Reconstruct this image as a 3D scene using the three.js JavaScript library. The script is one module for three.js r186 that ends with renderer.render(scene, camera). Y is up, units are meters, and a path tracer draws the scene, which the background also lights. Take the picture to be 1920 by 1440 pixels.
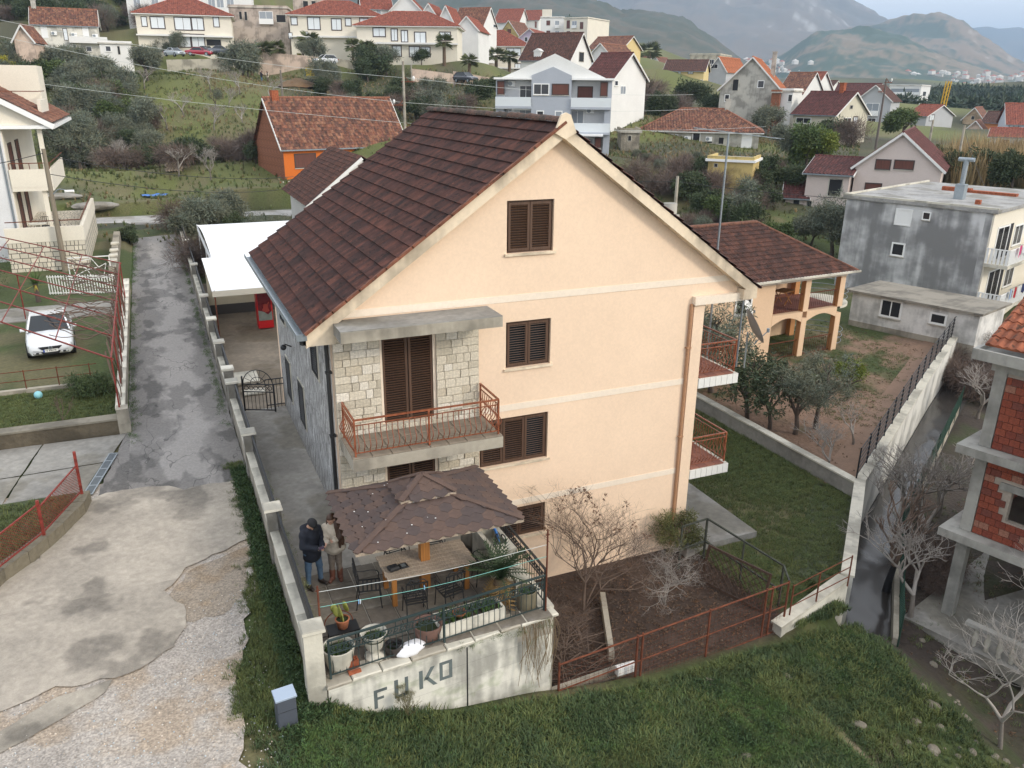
import * as THREE from 'three';
import { mergeGeometries, toCreasedNormals } from 'three/addons/utils/BufferGeometryUtils.js';
import { MarchingCubes } from 'three/addons/objects/MarchingCubes.js';

// ---------- camera, sky, sun, exposure ----------
const scene = new THREE.Scene();
const camera = new THREE.PerspectiveCamera(50.7, 4 / 3, 0.3, 30000);
camera.position.set(-3.3604, 10.4464, 17.9006);
camera.rotation.order = 'YXZ';
camera.rotation.set(-0.349, -0.4147, 0.011);
const renderer = new THREE.WebGLRenderer({ antialias: true });
renderer.toneMapping = THREE.LinearToneMapping;
renderer.toneMappingExposure = 1.68;
renderer.shadowMap.enabled = true;
renderer.setSize(1024, 768);
const SUN = new THREE.Vector3(0.62, 0.5, 0.66).normalize();
{ // hazy winter sky: milky at the horizon, pale blue above, a broad glow round the veiled sun, soft cloud
  const W = 512, H = 256, d = new Float32Array(W * H * 4), v = new THREE.Vector3();
  for (let j = 0; j < H; j++) for (let i = 0; i < W; i++) {
    const th = (j + 0.5) / H * Math.PI - Math.PI / 2, ph = (i + 0.5) / W * 2 * Math.PI;
    v.set(-Math.cos(th) * Math.cos(ph), Math.sin(th), -Math.cos(th) * Math.sin(ph));
    const e = Math.max(0, v.y), k = Math.pow(1 - e, 5);
    const cs = Math.max(0, v.dot(SUN)), g = 0.5 * Math.pow(cs, 6);
    const cl = 0.5 + 0.25 * Math.sin(v.x * 5 + Math.sin(v.z * 7) * 1.3 + v.y * 9) + 0.25 * Math.sin(v.z * 11 + v.x * 3.1 - v.y * 15);
    const c = 0.12 * cl * (1 - k);
    const o = (j * W + i) * 4, S = 1.06;
    d[o] = S * (0.72 + 0.50 * k + g * 1.0 + c); d[o + 1] = S * (0.735 + 0.50 * k + g * 0.9 + c); d[o + 2] = S * (0.775 + 0.49 * k + g * 0.74 + c * 0.95); d[o + 3] = 1;
  }
  const t = new THREE.DataTexture(d, W, H, THREE.RGBAFormat, THREE.FloatType);
  t.mapping = THREE.EquirectangularReflectionMapping; t.magFilter = THREE.LinearFilter; t.minFilter = THREE.LinearFilter; t.needsUpdate = true;
  scene.background = t; scene.environment = t;
}
const sun = new THREE.DirectionalLight(new THREE.Color(1, 0.9, 0.76), 1.3);
sun.position.copy(SUN).multiplyScalar(120); sun.target.position.set(6, 0, -10);
sun.castShadow = true; sun.shadow.radius = 22; sun.shadow.mapSize.set(4096, 4096);
Object.assign(sun.shadow.camera, { left: -90, right: 90, top: 90, bottom: -90, near: 1, far: 400 });
scene.add(sun, sun.target);
scene.fog = new THREE.FogExp2(new THREE.Color(0.54, 0.74, 1.0), 0.00018);

// ---------- helpers ----------
function RNG(s) { return () => { s |= 0; s = s + 0x6D2B79F5 | 0; let t = Math.imul(s ^ s >>> 15, 1 | s); t = t + Math.imul(t ^ t >>> 7, 61 | t) ^ t; return ((t ^ t >>> 14) >>> 0) / 4294967296; }; }
const R = RNG(12345), rr = (a, b, r = R) => a + (b - a) * r();
const V3 = (x, y, z) => new THREE.Vector3(x, y, z);
const lin = (r, g, b) => new THREE.Color().setRGB(r, g, b);
const clamp = (x, a, b) => Math.max(a, Math.min(b, x)), sstep = (a, b, x) => { const t = clamp((x - a) / (b - a), 0, 1); return t * t * (3 - 2 * t); }, mix = (a, b, t) => a + (b - a) * t;
function h2(i, j, s) { let n = Math.imul(i, 374761393) + Math.imul(j, 668265263) + Math.imul(s, 1274126177) | 0; n = Math.imul(n ^ n >>> 13, 1274126177); return ((n ^ n >>> 16) >>> 0) / 4294967296; }
function vn(x, y, s = 1, p = 0) { // value noise, optional period p
  const xi = Math.floor(x), yi = Math.floor(y), fx = x - xi, fy = y - yi, u = fx * fx * (3 - 2 * fx), w = fy * fy * (3 - 2 * fy);
  const m = p ? q => ((q % p) + p) % p : q => q;
  return mix(mix(h2(m(xi), m(yi), s), h2(m(xi + 1), m(yi), s), u), mix(h2(m(xi), m(yi + 1), s), h2(m(xi + 1), m(yi + 1), s), u), w);
}
function fbm(x, y, s = 1, o = 4, p = 0) { let a = 0, t = 0, k = 1; for (let i = 0; i < o; i++) { a += k * vn(x, y, s + i * 17, p); t += k; k *= 0.55; x *= 2; y *= 2; if (p) p *= 2; } return a / t; }
const used = {};
function numbered(n) { const k = used[n] = (used[n] || 0) + 1; return k === 1 ? n : n + '_' + String(k - 1).padStart(3, '0'); }
function tag(o, label, category, group, kind) { if (label) o.userData.label = label; if (category) o.userData.category = category; if (group) o.userData.group = group; if (kind) o.userData.kind = kind; return o; }
function thing(name, label, category, pos = [0, 0, 0], turn = 0, group) { const o = new THREE.Group(); o.name = numbered(name); o.position.set(...pos); o.rotation.y = turn; scene.add(o); return tag(o, label, category, group); }
function sh(m) { m.castShadow = m.receiveShadow = true; return m; }
function clean(g) { // same attributes on every piece so they merge
  if (!g.attributes.uv) g.setAttribute('uv', new THREE.BufferAttribute(new Float32Array(g.attributes.position.count * 2), 2));
  if (!g.attributes.normal) g.computeVertexNormals();
  for (const k of Object.keys(g.attributes)) if (!['position', 'normal', 'uv', 'color'].includes(k)) g.deleteAttribute(k);
  return g;
}
function planarUV(g) { // uv in metres, from the side each face points to
  if (g.index) g = g.toNonIndexed(); const p = g.attributes.position, n = p.count, uv = new Float32Array(n * 2), a = V3(), b = V3(), c = V3(), e = V3();
  for (let i = 0; i < n; i += 3) {
    a.fromBufferAttribute(p, i); b.fromBufferAttribute(p, i + 1); c.fromBufferAttribute(p, i + 2); e.copy(b).sub(a).cross(c.sub(a));
    const ax = Math.abs(e.x), ay = Math.abs(e.y), az = Math.abs(e.z), m = ay >= ax && ay >= az ? 0 : ax > az ? 1 : 2;
    for (let k = i; k < i + 3; k++) { const x = p.getX(k), y = p.getY(k), z = p.getZ(k); uv[2 * k] = m === 1 ? z : x; uv[2 * k + 1] = m === 0 ? -z : y; }
  }
  g.setAttribute('uv', new THREE.BufferAttribute(uv, 2)); return g;
}
function merge(gs) { gs = gs.map(g => { clean(g); return g.index ? g.toNonIndexed() : g; }); const col = gs.some(g => g.attributes.color); if (col) gs.forEach(g => { if (!g.attributes.color) g.setAttribute('color', new THREE.BufferAttribute(new Float32Array(g.attributes.position.count * 3).fill(1), 3)); }); return gs.length === 1 ? gs[0] : mergeGeometries(gs); }
function obj(name, gs, m, parent = scene, uv = true) { // ONE named mesh
  let g = Array.isArray(gs) ? merge(gs) : clean(gs); if (uv) g = planarUV(g);
  const o = sh(new THREE.Mesh(g, m)); o.name = parent === scene ? numbered(name) : name; parent.add(o); return o;
}
function struct(name, gs, m, uv = true) { return tag(obj(name, gs, m, scene, uv), null, null, null, 'structure'); }
const _m = new THREE.Matrix4(), _q = new THREE.Quaternion(), _e = new THREE.Euler();
function bx(w, h, d, x = 0, y = 0, z = 0, ry = 0, rx = 0, rz = 0) { const g = new THREE.BoxGeometry(w, h, d); if (rx || ry || rz) g.applyMatrix4(_m.makeRotationFromEuler(_e.set(rx, ry, rz, 'YXZ'))); return g.translate(x, y, z); }
function bb(x0, x1, y0, y1, z0, z1) { return new THREE.BoxGeometry(x1 - x0, y1 - y0, z1 - z0).translate((x0 + x1) / 2, (y0 + y1) / 2, (z0 + z1) / 2); }
function cbx(w, h, d, c = 0.01) { // box with chamfered edges
  const s = new THREE.Shape(), a = w / 2 - c, b = h / 2 - c; s.moveTo(-a, -b); s.lineTo(a, -b); s.lineTo(a, b); s.lineTo(-a, b);
  return new THREE.ExtrudeGeometry(s, { depth: d - 2 * c, bevelEnabled: true, bevelThickness: c, bevelSize: c, bevelSegments: 1, steps: 1 }).translate(0, 0, -d / 2 + c);
}
function bar(a, b, r, r2 = r, n = 5) { // tapered round bar from a to b
  const A = V3(...a), B = V3(...b), L = A.distanceTo(B); const g = new THREE.CylinderGeometry(r2, r, L, n, 1, n < 4); g.translate(0, L / 2, 0);
  g.applyQuaternion(_q.setFromUnitVectors(V3(0, 1, 0), B.clone().sub(A).normalize())); return g.translate(...a);
}
function sbar(a, b, w, h = w) { // square bar from a to b
  const A = V3(...a), B = V3(...b), L = A.distanceTo(B), g = new THREE.BoxGeometry(w, h, L); g.lookAt(B.clone().sub(A)); return g.translate(...A.add(B).multiplyScalar(0.5).toArray());
}
function tube(pts, r, n = 5, seg = 0) { const c = new THREE.CatmullRomCurve3(pts.map(p => V3(...p))); return new THREE.TubeGeometry(c, seg || pts.length * 4, r, n, false); }
function lathe(pts, n = 16) { return new THREE.LatheGeometry(pts.map(p => new THREE.Vector2(...p)), n); }
function ext(pts, depth, holes = [], bevel = 0) { // outline in x,y pulled along z from 0 to depth
  const s = new THREE.Shape(pts.map(p => new THREE.Vector2(...p))); for (const h of holes) s.holes.push(new THREE.Path(h.map(p => new THREE.Vector2(...p))));
  return new THREE.ExtrudeGeometry(s, { depth, bevelEnabled: bevel > 0, bevelThickness: bevel, bevelSize: bevel, bevelSegments: 1, steps: 1 });
}
const rect = (x0, x1, y0, y1) => [[x0, y0], [x1, y0], [x1, y1], [x0, y1]];
function grid(nx, nz, f) { // sheet from f(i/nx, j/nz) -> [x,y,z]
  const p = [], ix = []; for (let j = 0; j <= nz; j++) for (let i = 0; i <= nx; i++) p.push(...f(i / nx, j / nz));
  for (let j = 0; j < nz; j++) for (let i = 0; i < nx; i++) { const a = j * (nx + 1) + i, b = a + nx + 1; ix.push(a, b, a + 1, a + 1, b, b + 1); }
  const g = new THREE.BufferGeometry(); g.setAttribute('position', new THREE.Float32BufferAttribute(p, 3)); g.setIndex(ix); g.computeVertexNormals(); return g;
}
function tint(g, f) { const p = g.attributes.position, c = new Float32Array(p.count * 3); for (let i = 0; i < p.count; i++) { const k = f(p.getX(i), p.getY(i), p.getZ(i), i); c[3 * i] = k[0]; c[3 * i + 1] = k[1]; c[3 * i + 2] = k[2]; } g.setAttribute('color', new THREE.BufferAttribute(c, 3)); return g; }
function flat(g, c) { return tint(g, () => c); }

// ---------- textures: what surfaces are made of ----------
function tex(n, size, fn, srgb = true, m = n) { // fn(u,v) with u,v in 0..1 -> [r,g,b] 0..1 (display values)
  const d = new Uint8Array(n * m * 4); for (let j = 0; j < m; j++) for (let i = 0; i < n; i++) { const c = fn(i / n, j / m), o = (j * n + i) * 4; for (let k = 0; k < 3; k++) d[o + k] = clamp((c.length ? c[k] : c) * 255, 0, 255); d[o + 3] = 255; }
  const t = new THREE.DataTexture(d, n, m); t.wrapS = t.wrapT = THREE.RepeatWrapping; t.magFilter = THREE.LinearFilter; t.minFilter = THREE.LinearMipmapLinearFilter; t.generateMipmaps = true;
  if (srgb) t.colorSpace = THREE.SRGBColorSpace; const s = Array.isArray(size) ? size : [size, size]; t.repeat.set(1 / s[0], 1 / s[1]); t.needsUpdate = true; return t;
}
const g3 = (v, a = 1, b = 1, c = 1) => [v * a, v * b, v * c];
const T = {};
T.grain = tex(512, 3, (u, v) => g3(0.80 + 0.20 * (fbm(u * 8, v * 8, 3, 4, 8) * 0.6 + fbm(u * 64, v * 64, 5, 3, 64) * 0.6 - 0.1)));
T.plaster = tex(512, 6, (u, v) => g3(0.93 + 0.05 * fbm(u * 5, v * 5, 7, 4, 5) + 0.03 * (vn(u * 128, v * 128, 9, 128) - 0.5)));
T.weather = tex(512, [5, 5], (u, v) => { // rain-streaked render and concrete
  const st = fbm(u * 30, v * 4, 11, 3, 0), bl = fbm(u * 5, v * 5, 13, 5, 5), k = 0.76 + 0.22 * sstep(0.3, 0.62, 0.22 * st + 0.78 * bl) + 0.06 * (fbm(u * 60, v * 60, 15, 2, 60) - 0.5); return g3(k, 1, 0.99, 0.96); });
T.conc = tex(1024, 6, (u, v) => { const a = fbm(u * 5, v * 5, 21, 5, 5), b = fbm(u * 50, v * 50, 23, 3, 50), k = 0.66 + 0.3 * a + 0.16 * (b - 0.5); const s = sstep(0.58, 0.68, fbm(u * 3, v * 3, 29, 4, 3)); return [k * (1 - 0.12 * s), k * (1 - 0.13 * s), k * (1 - 0.16 * s)]; });
T.bumpFine = tex(256, 1.2, (u, v) => g3(fbm(u * 24, v * 24, 31, 3, 24)), false);
T.bumpRough = tex(256, 0.9, (u, v) => g3(fbm(u * 10, v * 10, 33, 4, 10)), false);
T.wood = tex(512, [0.9, 1.6], (u, v) => { const k = 0.72 + 0.28 * fbm(u * 60, v * 4, 41, 3) + 0.1 * (fbm(u * 6, v * 3, 43, 3) - 0.5); return [k, k * 0.97, k * 0.93]; });
T.slate = tex(512, [2.2, 2.2], (u, v) => { // thin upright strips of grey stone
  const c = Math.floor(u * 44), q = Math.floor(v * 9 + h2(c % 44, 1, 5) * 9), k = h2(c % 44, q, 6), e = Math.abs(u * 44 - c - 0.5) > 0.42 ? 0.8 : 1; const b = (0.56 + 0.36 * k + 0.12 * (fbm(u * 60, v * 14, 51, 3) - 0.5)) * e; return [b, b * (1.0 + 0.01 * k), b * (1.0 + 0.02 * k)]; });
T.lime = tex(256, 0.7, (u, v) => { const k = 0.78 + 0.22 * fbm(u * 7, v * 7, 55, 4, 7) + 0.1 * (fbm(u * 40, v * 40, 57, 2, 40) - 0.5); return [k, k * 0.98, k * 0.93]; });
T.tile = tex(512, 2.4, (u, v) => { const a = fbm(u * 9, v * 9, 61, 4, 9), l = sstep(0.66, 0.74, fbm(u * 22, v * 22, 63, 3, 22)), w = sstep(0.80, 0.86, fbm(u * 40, v * 40, 65, 2, 40)); let k = 0.55 + 0.5 * a; return [k * (1 - 0.35 * l) + 0.35 * w, k * (1 - 0.28 * l) + 0.35 * w, k * (1 - 0.25 * l) + 0.33 * w]; });
T.rust = tex(256, 0.8, (u, v) => { const a = fbm(u * 9, v * 9, 71, 4, 9), k = 0.6 + 0.45 * a; return [k, k * (0.9 + 0.1 * a), k * (0.85 + 0.15 * a)]; });
T.leafy = tex(256, 1, (u, v) => g3(0.75 + 0.25 * fbm(u * 12, v * 12, 75, 3, 12)));
function mat(color, o = {}) { const c = Array.isArray(color) ? lin(...color) : color; const { rough = 0.85, map, metal = 0, bump, bs = 0.004, ...r } = o; const p = { color: c, roughness: rough, metalness: metal, ...r }; if (map) p.map = map; if (bump) { p.bumpMap = bump; p.bumpScale = bs; } return new (r.clearcoat || r.transmission || r.sheen ? THREE.MeshPhysicalMaterial : THREE.MeshStandardMaterial)(p); }
const M = {
  apricot: mat([0.88, 0.67, 0.49], { map: T.plaster, bump: T.bumpFine, bs: 0.001 }),
  cream: mat([0.88, 0.76, 0.62], { map: T.plaster }),
  creamOld: mat([0.80, 0.68, 0.54], { map: T.weather }),
  slate: mat([0.66, 0.645, 0.62], { map: T.slate, bump: T.bumpRough, bs: 0.02 }),
  limes: [mat([0.80, 0.755, 0.68], { map: T.lime, bump: T.bumpRough, bs: 0.012 }), mat([0.70, 0.645, 0.56], { map: T.lime, bump: T.bumpRough, bs: 0.012 }), mat([0.90, 0.87, 0.83], { map: T.lime, bump: T.bumpRough, bs: 0.012 }), mat([0.66, 0.62, 0.55], { map: T.lime, bump: T.bumpRough, bs: 0.012 })],
  mortar: mat([0.55, 0.50, 0.42], { map: T.grain }),
  brownWood: mat([0.125, 0.07, 0.045], { map: T.wood, rough: 0.6 }),
  darkWood: mat([0.085, 0.05, 0.034], { map: T.wood, rough: 0.65 }),
  greyWood: mat([0.50, 0.43, 0.36], { map: T.wood }),
  honeyWood: mat([0.45, 0.20, 0.05], { map: T.wood, rough: 0.6 }),
  concrete: mat([0.42, 0.40, 0.36], { map: T.conc, bump: T.bumpFine, bs: 0.006 }),
  concOld: mat([0.40, 0.37, 0.32], { map: T.weather, bump: T.bumpRough, bs: 0.006 }),
  concPale: mat([0.62, 0.60, 0.54], { map: T.weather, bump: T.bumpFine, bs: 0.004 }),
  whitewash: mat([0.74, 0.72, 0.66], { map: T.weather, bump: T.bumpFine, bs: 0.004 }),
  copperPaint: mat([0.36, 0.12, 0.055], { rough: 0.45, map: T.rust }),
  rust: mat([0.20, 0.065, 0.03], { map: T.rust, rough: 0.9 }),
  redPaint: mat([0.30, 0.045, 0.03], { map: T.rust, rough: 0.6 }),
  iron: mat([0.025, 0.026, 0.028], { rough: 0.5, metal: 0.3 }),
  greenIron: mat([0.035, 0.055, 0.055], { rough: 0.5, metal: 0.2 }),
  galv: mat([0.42, 0.47, 0.50], { rough: 0.45, metal: 0.6, map: T.grain }),
  zinc: mat([0.30, 0.34, 0.37], { rough: 0.5, metal: 0.4, map: T.grain }),
  white: mat([0.80, 0.80, 0.78], { rough: 0.5 }),
  whiteWall: mat([0.80, 0.79, 0.75], { map: T.plaster }),
  glass: mat([0.02, 0.025, 0.03], { rough: 0.08 }),
  darkGlass: mat([0.03, 0.03, 0.035], { rough: 0.12 }),
  black: mat([0.015, 0.015, 0.017], { rough: 0.6 }),
  terracotta: mat([0.42, 0.15, 0.07], { map: T.grain }),
  clay: mat([0.46, 0.14, 0.06], { map: T.rust }),
  bark: mat([0.13, 0.10, 0.08], { map: T.grain }),
  barkGrey: mat([0.23, 0.20, 0.17], { map: T.grain }),
  twig: mat([0.15, 0.105, 0.08]), twigGrey: mat([0.32, 0.29, 0.26]), twigPale: mat([0.36, 0.33, 0.30]),
  rope: mat([0.20, 0.48, 0.42]), cable: mat([0.03, 0.03, 0.033]), cablePale: mat([0.55, 0.58, 0.56], { rough: 0.5 }),
};
const leafMat = c => mat(c, { rough: 0.75, side: THREE.DoubleSide });
// ---------- terrain ----------
const CTL = [[-18.5,15,-147.5],[-21.6,13.8,-133.3],[5.4,16.2,-150.3],[7.3,13.2,-136.6],[-3.4,12.4,-131.7],[-10.3,0,-95],[-5.9,0,-90.7],[-3.1,-0.2,-70.8],[4.2,3.6,-88.8],[6.4,7.3,-111.4],[15.8,10.2,-124.7],[23.2,9.7,-119],[27.7,15.1,-140],[42.9,14.8,-137.9],[53.2,15.6,-137.1],[48.1,11.4,-113.3],[35.2,8.4,-94.5],[7.2,1.4,-66.8],[22.7,5.3,-70.9],[31.6,4.1,-66.5],[41.7,4.2,-59.8],[157.2,27.4,-297.2],[137.3,26,-305.4],[144.3,21.2,-236.4],[120.4,16,-180.9],[113.8,8.1,-155.1],[62.1,6.9,-87.9],[50.9,3.5,-62.4],[67.6,3.2,-66.1],[40.9,2.5,-43.1],[36.9,1.8,-30.7],[46.2,-0.1,-35.1],[91.3,2.9,-81.1],[120.8,2.7,-98.8],[178.7,-0,-136.2],[129.9,1.8,-81.6],[69.1,2.3,-37.7],[68.9,2.5,-33.1],[212,0.1,-134.3],[288.9,1.5,-241.7],[499.1,1.3,-366.5],[388.2,-2.8,-260.3],[221.3,7.8,-261.2],[192.1,12.5,-250.3],[-14.2,7.5,-115.9],[-15.9,4.1,-101.4],[-7.5,4.8,-103.8],[186.9,41.8,-392.2],[50.5,21.2,-189.4],[32.3,22.2,-186.2],[3.3,22.7,-193.3],[-21.6,22.8,-192.7],[239.1,37,-418.4],[-29.2,34.1,-223.8],[-12.5,35.6,-228.7],[6.3,37.7,-238.7],[27.8,38.6,-249.3],[46.4,37.9,-261.8],[52.3,-0.8,-40.3],[53,-0.7,-36.5],[60.5,0.2,-38.3],[64.3,0.8,-36.9],[52.3,-0.3,-44],[-21.2,12.6,-140.6],[-20.8,9.8,-132.8],[-20.4,7.3,-125.2],[-19.9,4.7,-116.5],[-19.2,2.2,-106.9],[-18.5,0.3,-98.4],[-13.5,12.7,-137.2],[-13.4,9.9,-129.6],[-13.3,7.4,-122.1],[-13.1,4.8,-113.6],[-12.9,2.2,-104.2],[-12.6,0.3,-95.9],[-5.7,12.8,-133.8],[-6,10,-126.4],[-6.2,7.5,-119],[-6.4,4.9,-110.7],[-6.6,2.3,-101.4],[-6.7,0.4,-93.3],[2.1,12.8,-130.4],[1.5,10.1,-123.1],[0.9,7.5,-115.9],[0.3,4.9,-107.7],[-0.3,2.4,-98.7],[-0.8,0.5,-90.7],[10.6,12.9,-126.7],[9.7,10.2,-119.6],[8.7,7.6,-112.5],[7.7,5,-104.5],[6.6,2.5,-95.7],[5.7,0.5,-87.9],[19.2,13,-123],[17.8,10.2,-116],[16.5,7.7,-109.1],[15.1,5.1,-101.3],[24.5,9.2,-109.8],[21.3,7,-95.7],[18.2,5.3,-81.8],[31.8,9.3,-106.6],[27.8,7.1,-92.8],[23.9,5.4,-79.2],[39.8,9.4,-103.1],[35,7.2,-89.7],[30.3,5.5,-76.5],[45.7,9.4,-100.6],[40.2,7.2,-87.4],[34.9,5.5,-74.5],[47.9,3.2,-61.1],[42.6,1.9,-52.7],[37.4,1.1,-44.4],[52.2,3.3,-59.2],[46.5,2,-51],[40.9,1.1,-42.9],[56.6,3.3,-57.3],[50.4,2,-49.2],[44.3,1.1,-41.4],[60.4,3.4,-55.6],[53.8,2,-47.8],[47.4,1.2,-40],[-10,-0.4,-30],[-3,-0.3,-56],[-12,-0.3,-56],[4,-0.2,-45],[20,-2.6,-30],[30,-2.6,-16],[40,-3.4,-14],[30,-4,0],[62,-4,-24],[50,-3,-34],[12,-1,-50],[30,-1.5,-48],[-30,0,-50],[-40,6,-70],[45,-4.5,12],[0,-1,25],[-25,-0.5,5],[0,34,-400],[-150,40,-250],[120,20,-520],[400,8,-420],[460,4,-260],[300,-4,-100],[150,-3,0],[600,20,-400],[400,20,-700],[0,40,-700],[900,30,-900],[300,-5,100],[-100,10,0],[-150,20,-100],[800,10,-200],[-100,0,100],[1600,30,-1500],[2500,30,-1000],[0,60,-1800]];
function far(x, z) { let s = 0, t = 0; for (const c of CTL) { const d2 = (x - c[0]) ** 2 + (z - c[2]) ** 2 + 9, w = 1 / (d2 * Math.sqrt(d2)); s += w * c[1]; t += w; } return s / t; }
function pw(x, a) { if (x <= a[0][0]) return a[0][1]; for (let i = 1; i < a.length; i++) if (x <= a[i][0]) return mix(a[i - 1][1], a[i][1], (x - a[i - 1][0]) / (a[i][0] - a[i - 1][0])); return a[a.length - 1][1]; }
const WALLZ = x => pw(x, [[12.9, 4.0], [17.7, -0.2], [37, -12], [52, -21]]);
function near(x, z) {
  if (x < -1.75 && z < -10.1 && x < -5.3) return 0.0;
  if (x < -2.9) return -0.42;
  if (z > 4.75) { const a = pw(x, [[-3, -0.42], [-2.0, -0.4], [-1.4, -0.55], [-0.8, -0.95], [1, -1.6], [3.3, -2.0], [6, -2.5], [10, -2.85], [12.6, -3.15], [13.4, -3.5], [14.2, -4.1], [18, -4.6], [30, -5]]); return a - (x > -1.5 ? 0.05 * (z - 5) + (x > 9 ? 0.10 * Math.max(0, z - 6) : 0) : 0) + 0.10 * (fbm(x * 0.9, z * 0.9, 77, 3) - 0.5) * sstep(-1, 1, x); }
  if (x < -1.75) return -0.42;
  if (x < -0.9) return -0.6;
  const zw = WALLZ(x);
  if (x > 12.4 && z > zw - 0.7) return -4.12 + 0.5 * sstep(3, 9, z - zw) * sstep(14, 20, x) * 0.6;
  if (x < 10.25 && z > -10) return -2.76;
  if (z < -11 && x < 12) return -0.4 - 2.2 * sstep(6, 12, x);
  return -2.62 + 0.05 * (fbm(x, z, 78, 3) - 0.5);
}
function ground(x, z) { if (z < -55.5 && z > -62.5 && x > -41 && x < 15) return -0.42; const d = Math.hypot(x - 6, z + 2), w = sstep(44, 64, d); return w <= 0 ? near(x, z) : w >= 1 ? far(x, z) : mix(near(x, z), far(x, z), w); }
{
  const ax = (a, b, near0, near1, st, g) => { const r = [near0]; while (r[r.length - 1] < near1) r.push(r[r.length - 1] + st); let s = st; while (r[r.length - 1] < b) r.push(r[r.length - 1] + (s *= g)); s = st; while (r[0] > a) r.unshift(r[0] - (s *= g)); return r; };
  const X = ax(-4000, 9000, -20, 45, 0.5, 1.09), Z = ax(-9000, 400, -60, 14, 0.5, 1.09), nx = X.length - 1, nz = Z.length - 1;
  const g = grid(nx, nz, (u, v) => { const x = X[Math.round(u * nx)], z = Z[Math.round(v * nz)]; return [x, ground(x, z), z]; });
  tint(g, (x, y, z) => {
    const a = fbm(x * 0.25, z * 0.25, 81, 4), b = fbm(x * 0.05 + 9, z * 0.05, 83, 3), c = fbm(x * 1.5, z * 1.5, 85, 2);
    const fr = sstep(50, 75, Math.hypot(x - 6, z + 2)), gr = [0.055 + 0.03 * c + 0.085 * fr, 0.08 + 0.035 * c + 0.075 * fr, 0.024 + 0.02 * fr], dry = [0.19, 0.16, 0.08], soil = [0.12, 0.075, 0.05], scrub = [0.055, 0.055, 0.035];
    let k = sstep(0.5, 0.62, a), col = [0, 1, 2].map(i => mix(gr[i], dry[i], k * 0.75));
    const d = Math.hypot(x - 6, z + 2);
    if (x > 17.6 && d < 60 && z < WALLZ(x)) { const s = sstep(0.36, 0.5, 0.6 * a + 0.4 * c + 0.12 * sstep(-9, -5, z - 0.0) - 0.35 * sstep(-13, -17, z)); col = col.map((q, i) => mix(q, [0.27, 0.17, 0.115][i] * (0.75 + 0.5 * c), s)); }
    else if (x > 12.4 && d < 45 && z > WALLZ(x) && x > 12.9) { const s = sstep(0.3, 0.55, 0.5 * a + 0.5 * c); col = col.map((q, i) => mix(q * 0.8, [0.06, 0.045, 0.035][i] * (0.7 + 0.7 * c), s)); }
    else if (x > 3.3 && x < 10.6 && z > -0.2 && z < 4.6) col = [0.075, 0.048, 0.035].map(q => q * (0.6 + 0.8 * c));
    else if (x > 6 && d < 45 && z > 6 + 0.3 * (13 - x) && x > 9) { const s = sstep(0.45, 0.6, 0.5 * c + 0.5 * a); col = col.map((q, i) => mix(q, [0.22, 0.17, 0.12][i], s)); }
    else if (d > 52) { const s = sstep(0.42, 0.58, b); col = col.map((q, i) => mix(q, scrub[i], s * 0.8)); }
    return col;
  });
  const t = struct('terrain', g, mat([1, 1, 1], { vertexColors: true, map: T.leafy, rough: 0.95, bump: T.bumpRough, bs: 0.03 }));
}
// ---------- road, apron, gravel, yard ----------
function sheet(name, pts, y, m, fine = 0) { // flat polygon on the ground with a slightly ragged edge
  const P = []; if (fine) { for (let i = 0; i < pts.length; i++) { const a = pts[i], b = pts[(i + 1) % pts.length], n = Math.max(1, Math.round(Math.hypot(b[0] - a[0], b[1] - a[1]) / 0.25)); for (let k = 0; k < n; k++) { const t = k / n; P.push([mix(a[0], b[0], t) + fine * (fbm(i * 7 + t * n * 0.7, 3, 91, 3) - 0.5), mix(a[1], b[1], t) + fine * (fbm(i * 5 + t * n * 0.7, 8, 92, 3) - 0.5)]); } } } else P.push(...pts);
  const g = new THREE.ShapeGeometry(new THREE.Shape(P.map(p => new THREE.Vector2(p[0], -p[1])))).rotateX(-Math.PI / 2).translate(0, y, 0); return struct(name, g, m);
}
const asphTex = tex(1024, [4, 26], (u, v) => { // worn tar with pale scuffed tracks, patches and cracks: x -5..-1, z -57..-5
  const x = u * 4, z = v * 52; const tr = Math.exp(-(((x - 1.75 + 0.35 * (fbm(z * 0.4, 1, 101, 3) - 0.5) * 2) / 0.75) ** 2)); const p = fbm(x * 1.6, z * 0.8, 103, 5), f = fbm(x * 22, z * 22, 105, 2);
  const w = sstep(0.40, 0.58, p * 0.6 + tr * 0.36), k = mix(0.50, 0.62, w) + 0.10 * (f - 0.5) - 0.12 * sstep(0.56, 0.66, fbm(x * 1.3 + 5, z * 0.6, 107, 4));
  const cr = Math.abs(fbm(x * 1.1, z * 0.5, 109, 4) - 0.5) < 0.006 ? 0.75 : 1; return [k * cr, k * cr * 0.97, k * cr * 0.94]; }, true, 2048);
asphTex.repeat.set(1 / 4, 1 / 52); asphTex.offset.set(5 / 4, 0);
const apronTex = tex(1024, 9, (u, v) => { const x = u * 9, z = v * 9, a = fbm(x * 0.7, z * 0.7, 111, 5), b = fbm(x * 9, z * 9, 113, 4), s = sstep(0.55, 0.7, fbm(x * 0.9 + 4, z * 0.9, 115, 4)), br = fbm(x * 0.5 + z * 0.9, z * 0.3, 117, 3); let k = 0.72 + 0.20 * (a - 0.45) + 0.15 * (b - 0.5) - 0.14 * s + 0.09 * (br - 0.5); k += 0.06 * (vn(x * 60, z * 60, 119) - 0.5); return [k, k * 0.965, k * 0.91]; });
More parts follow.
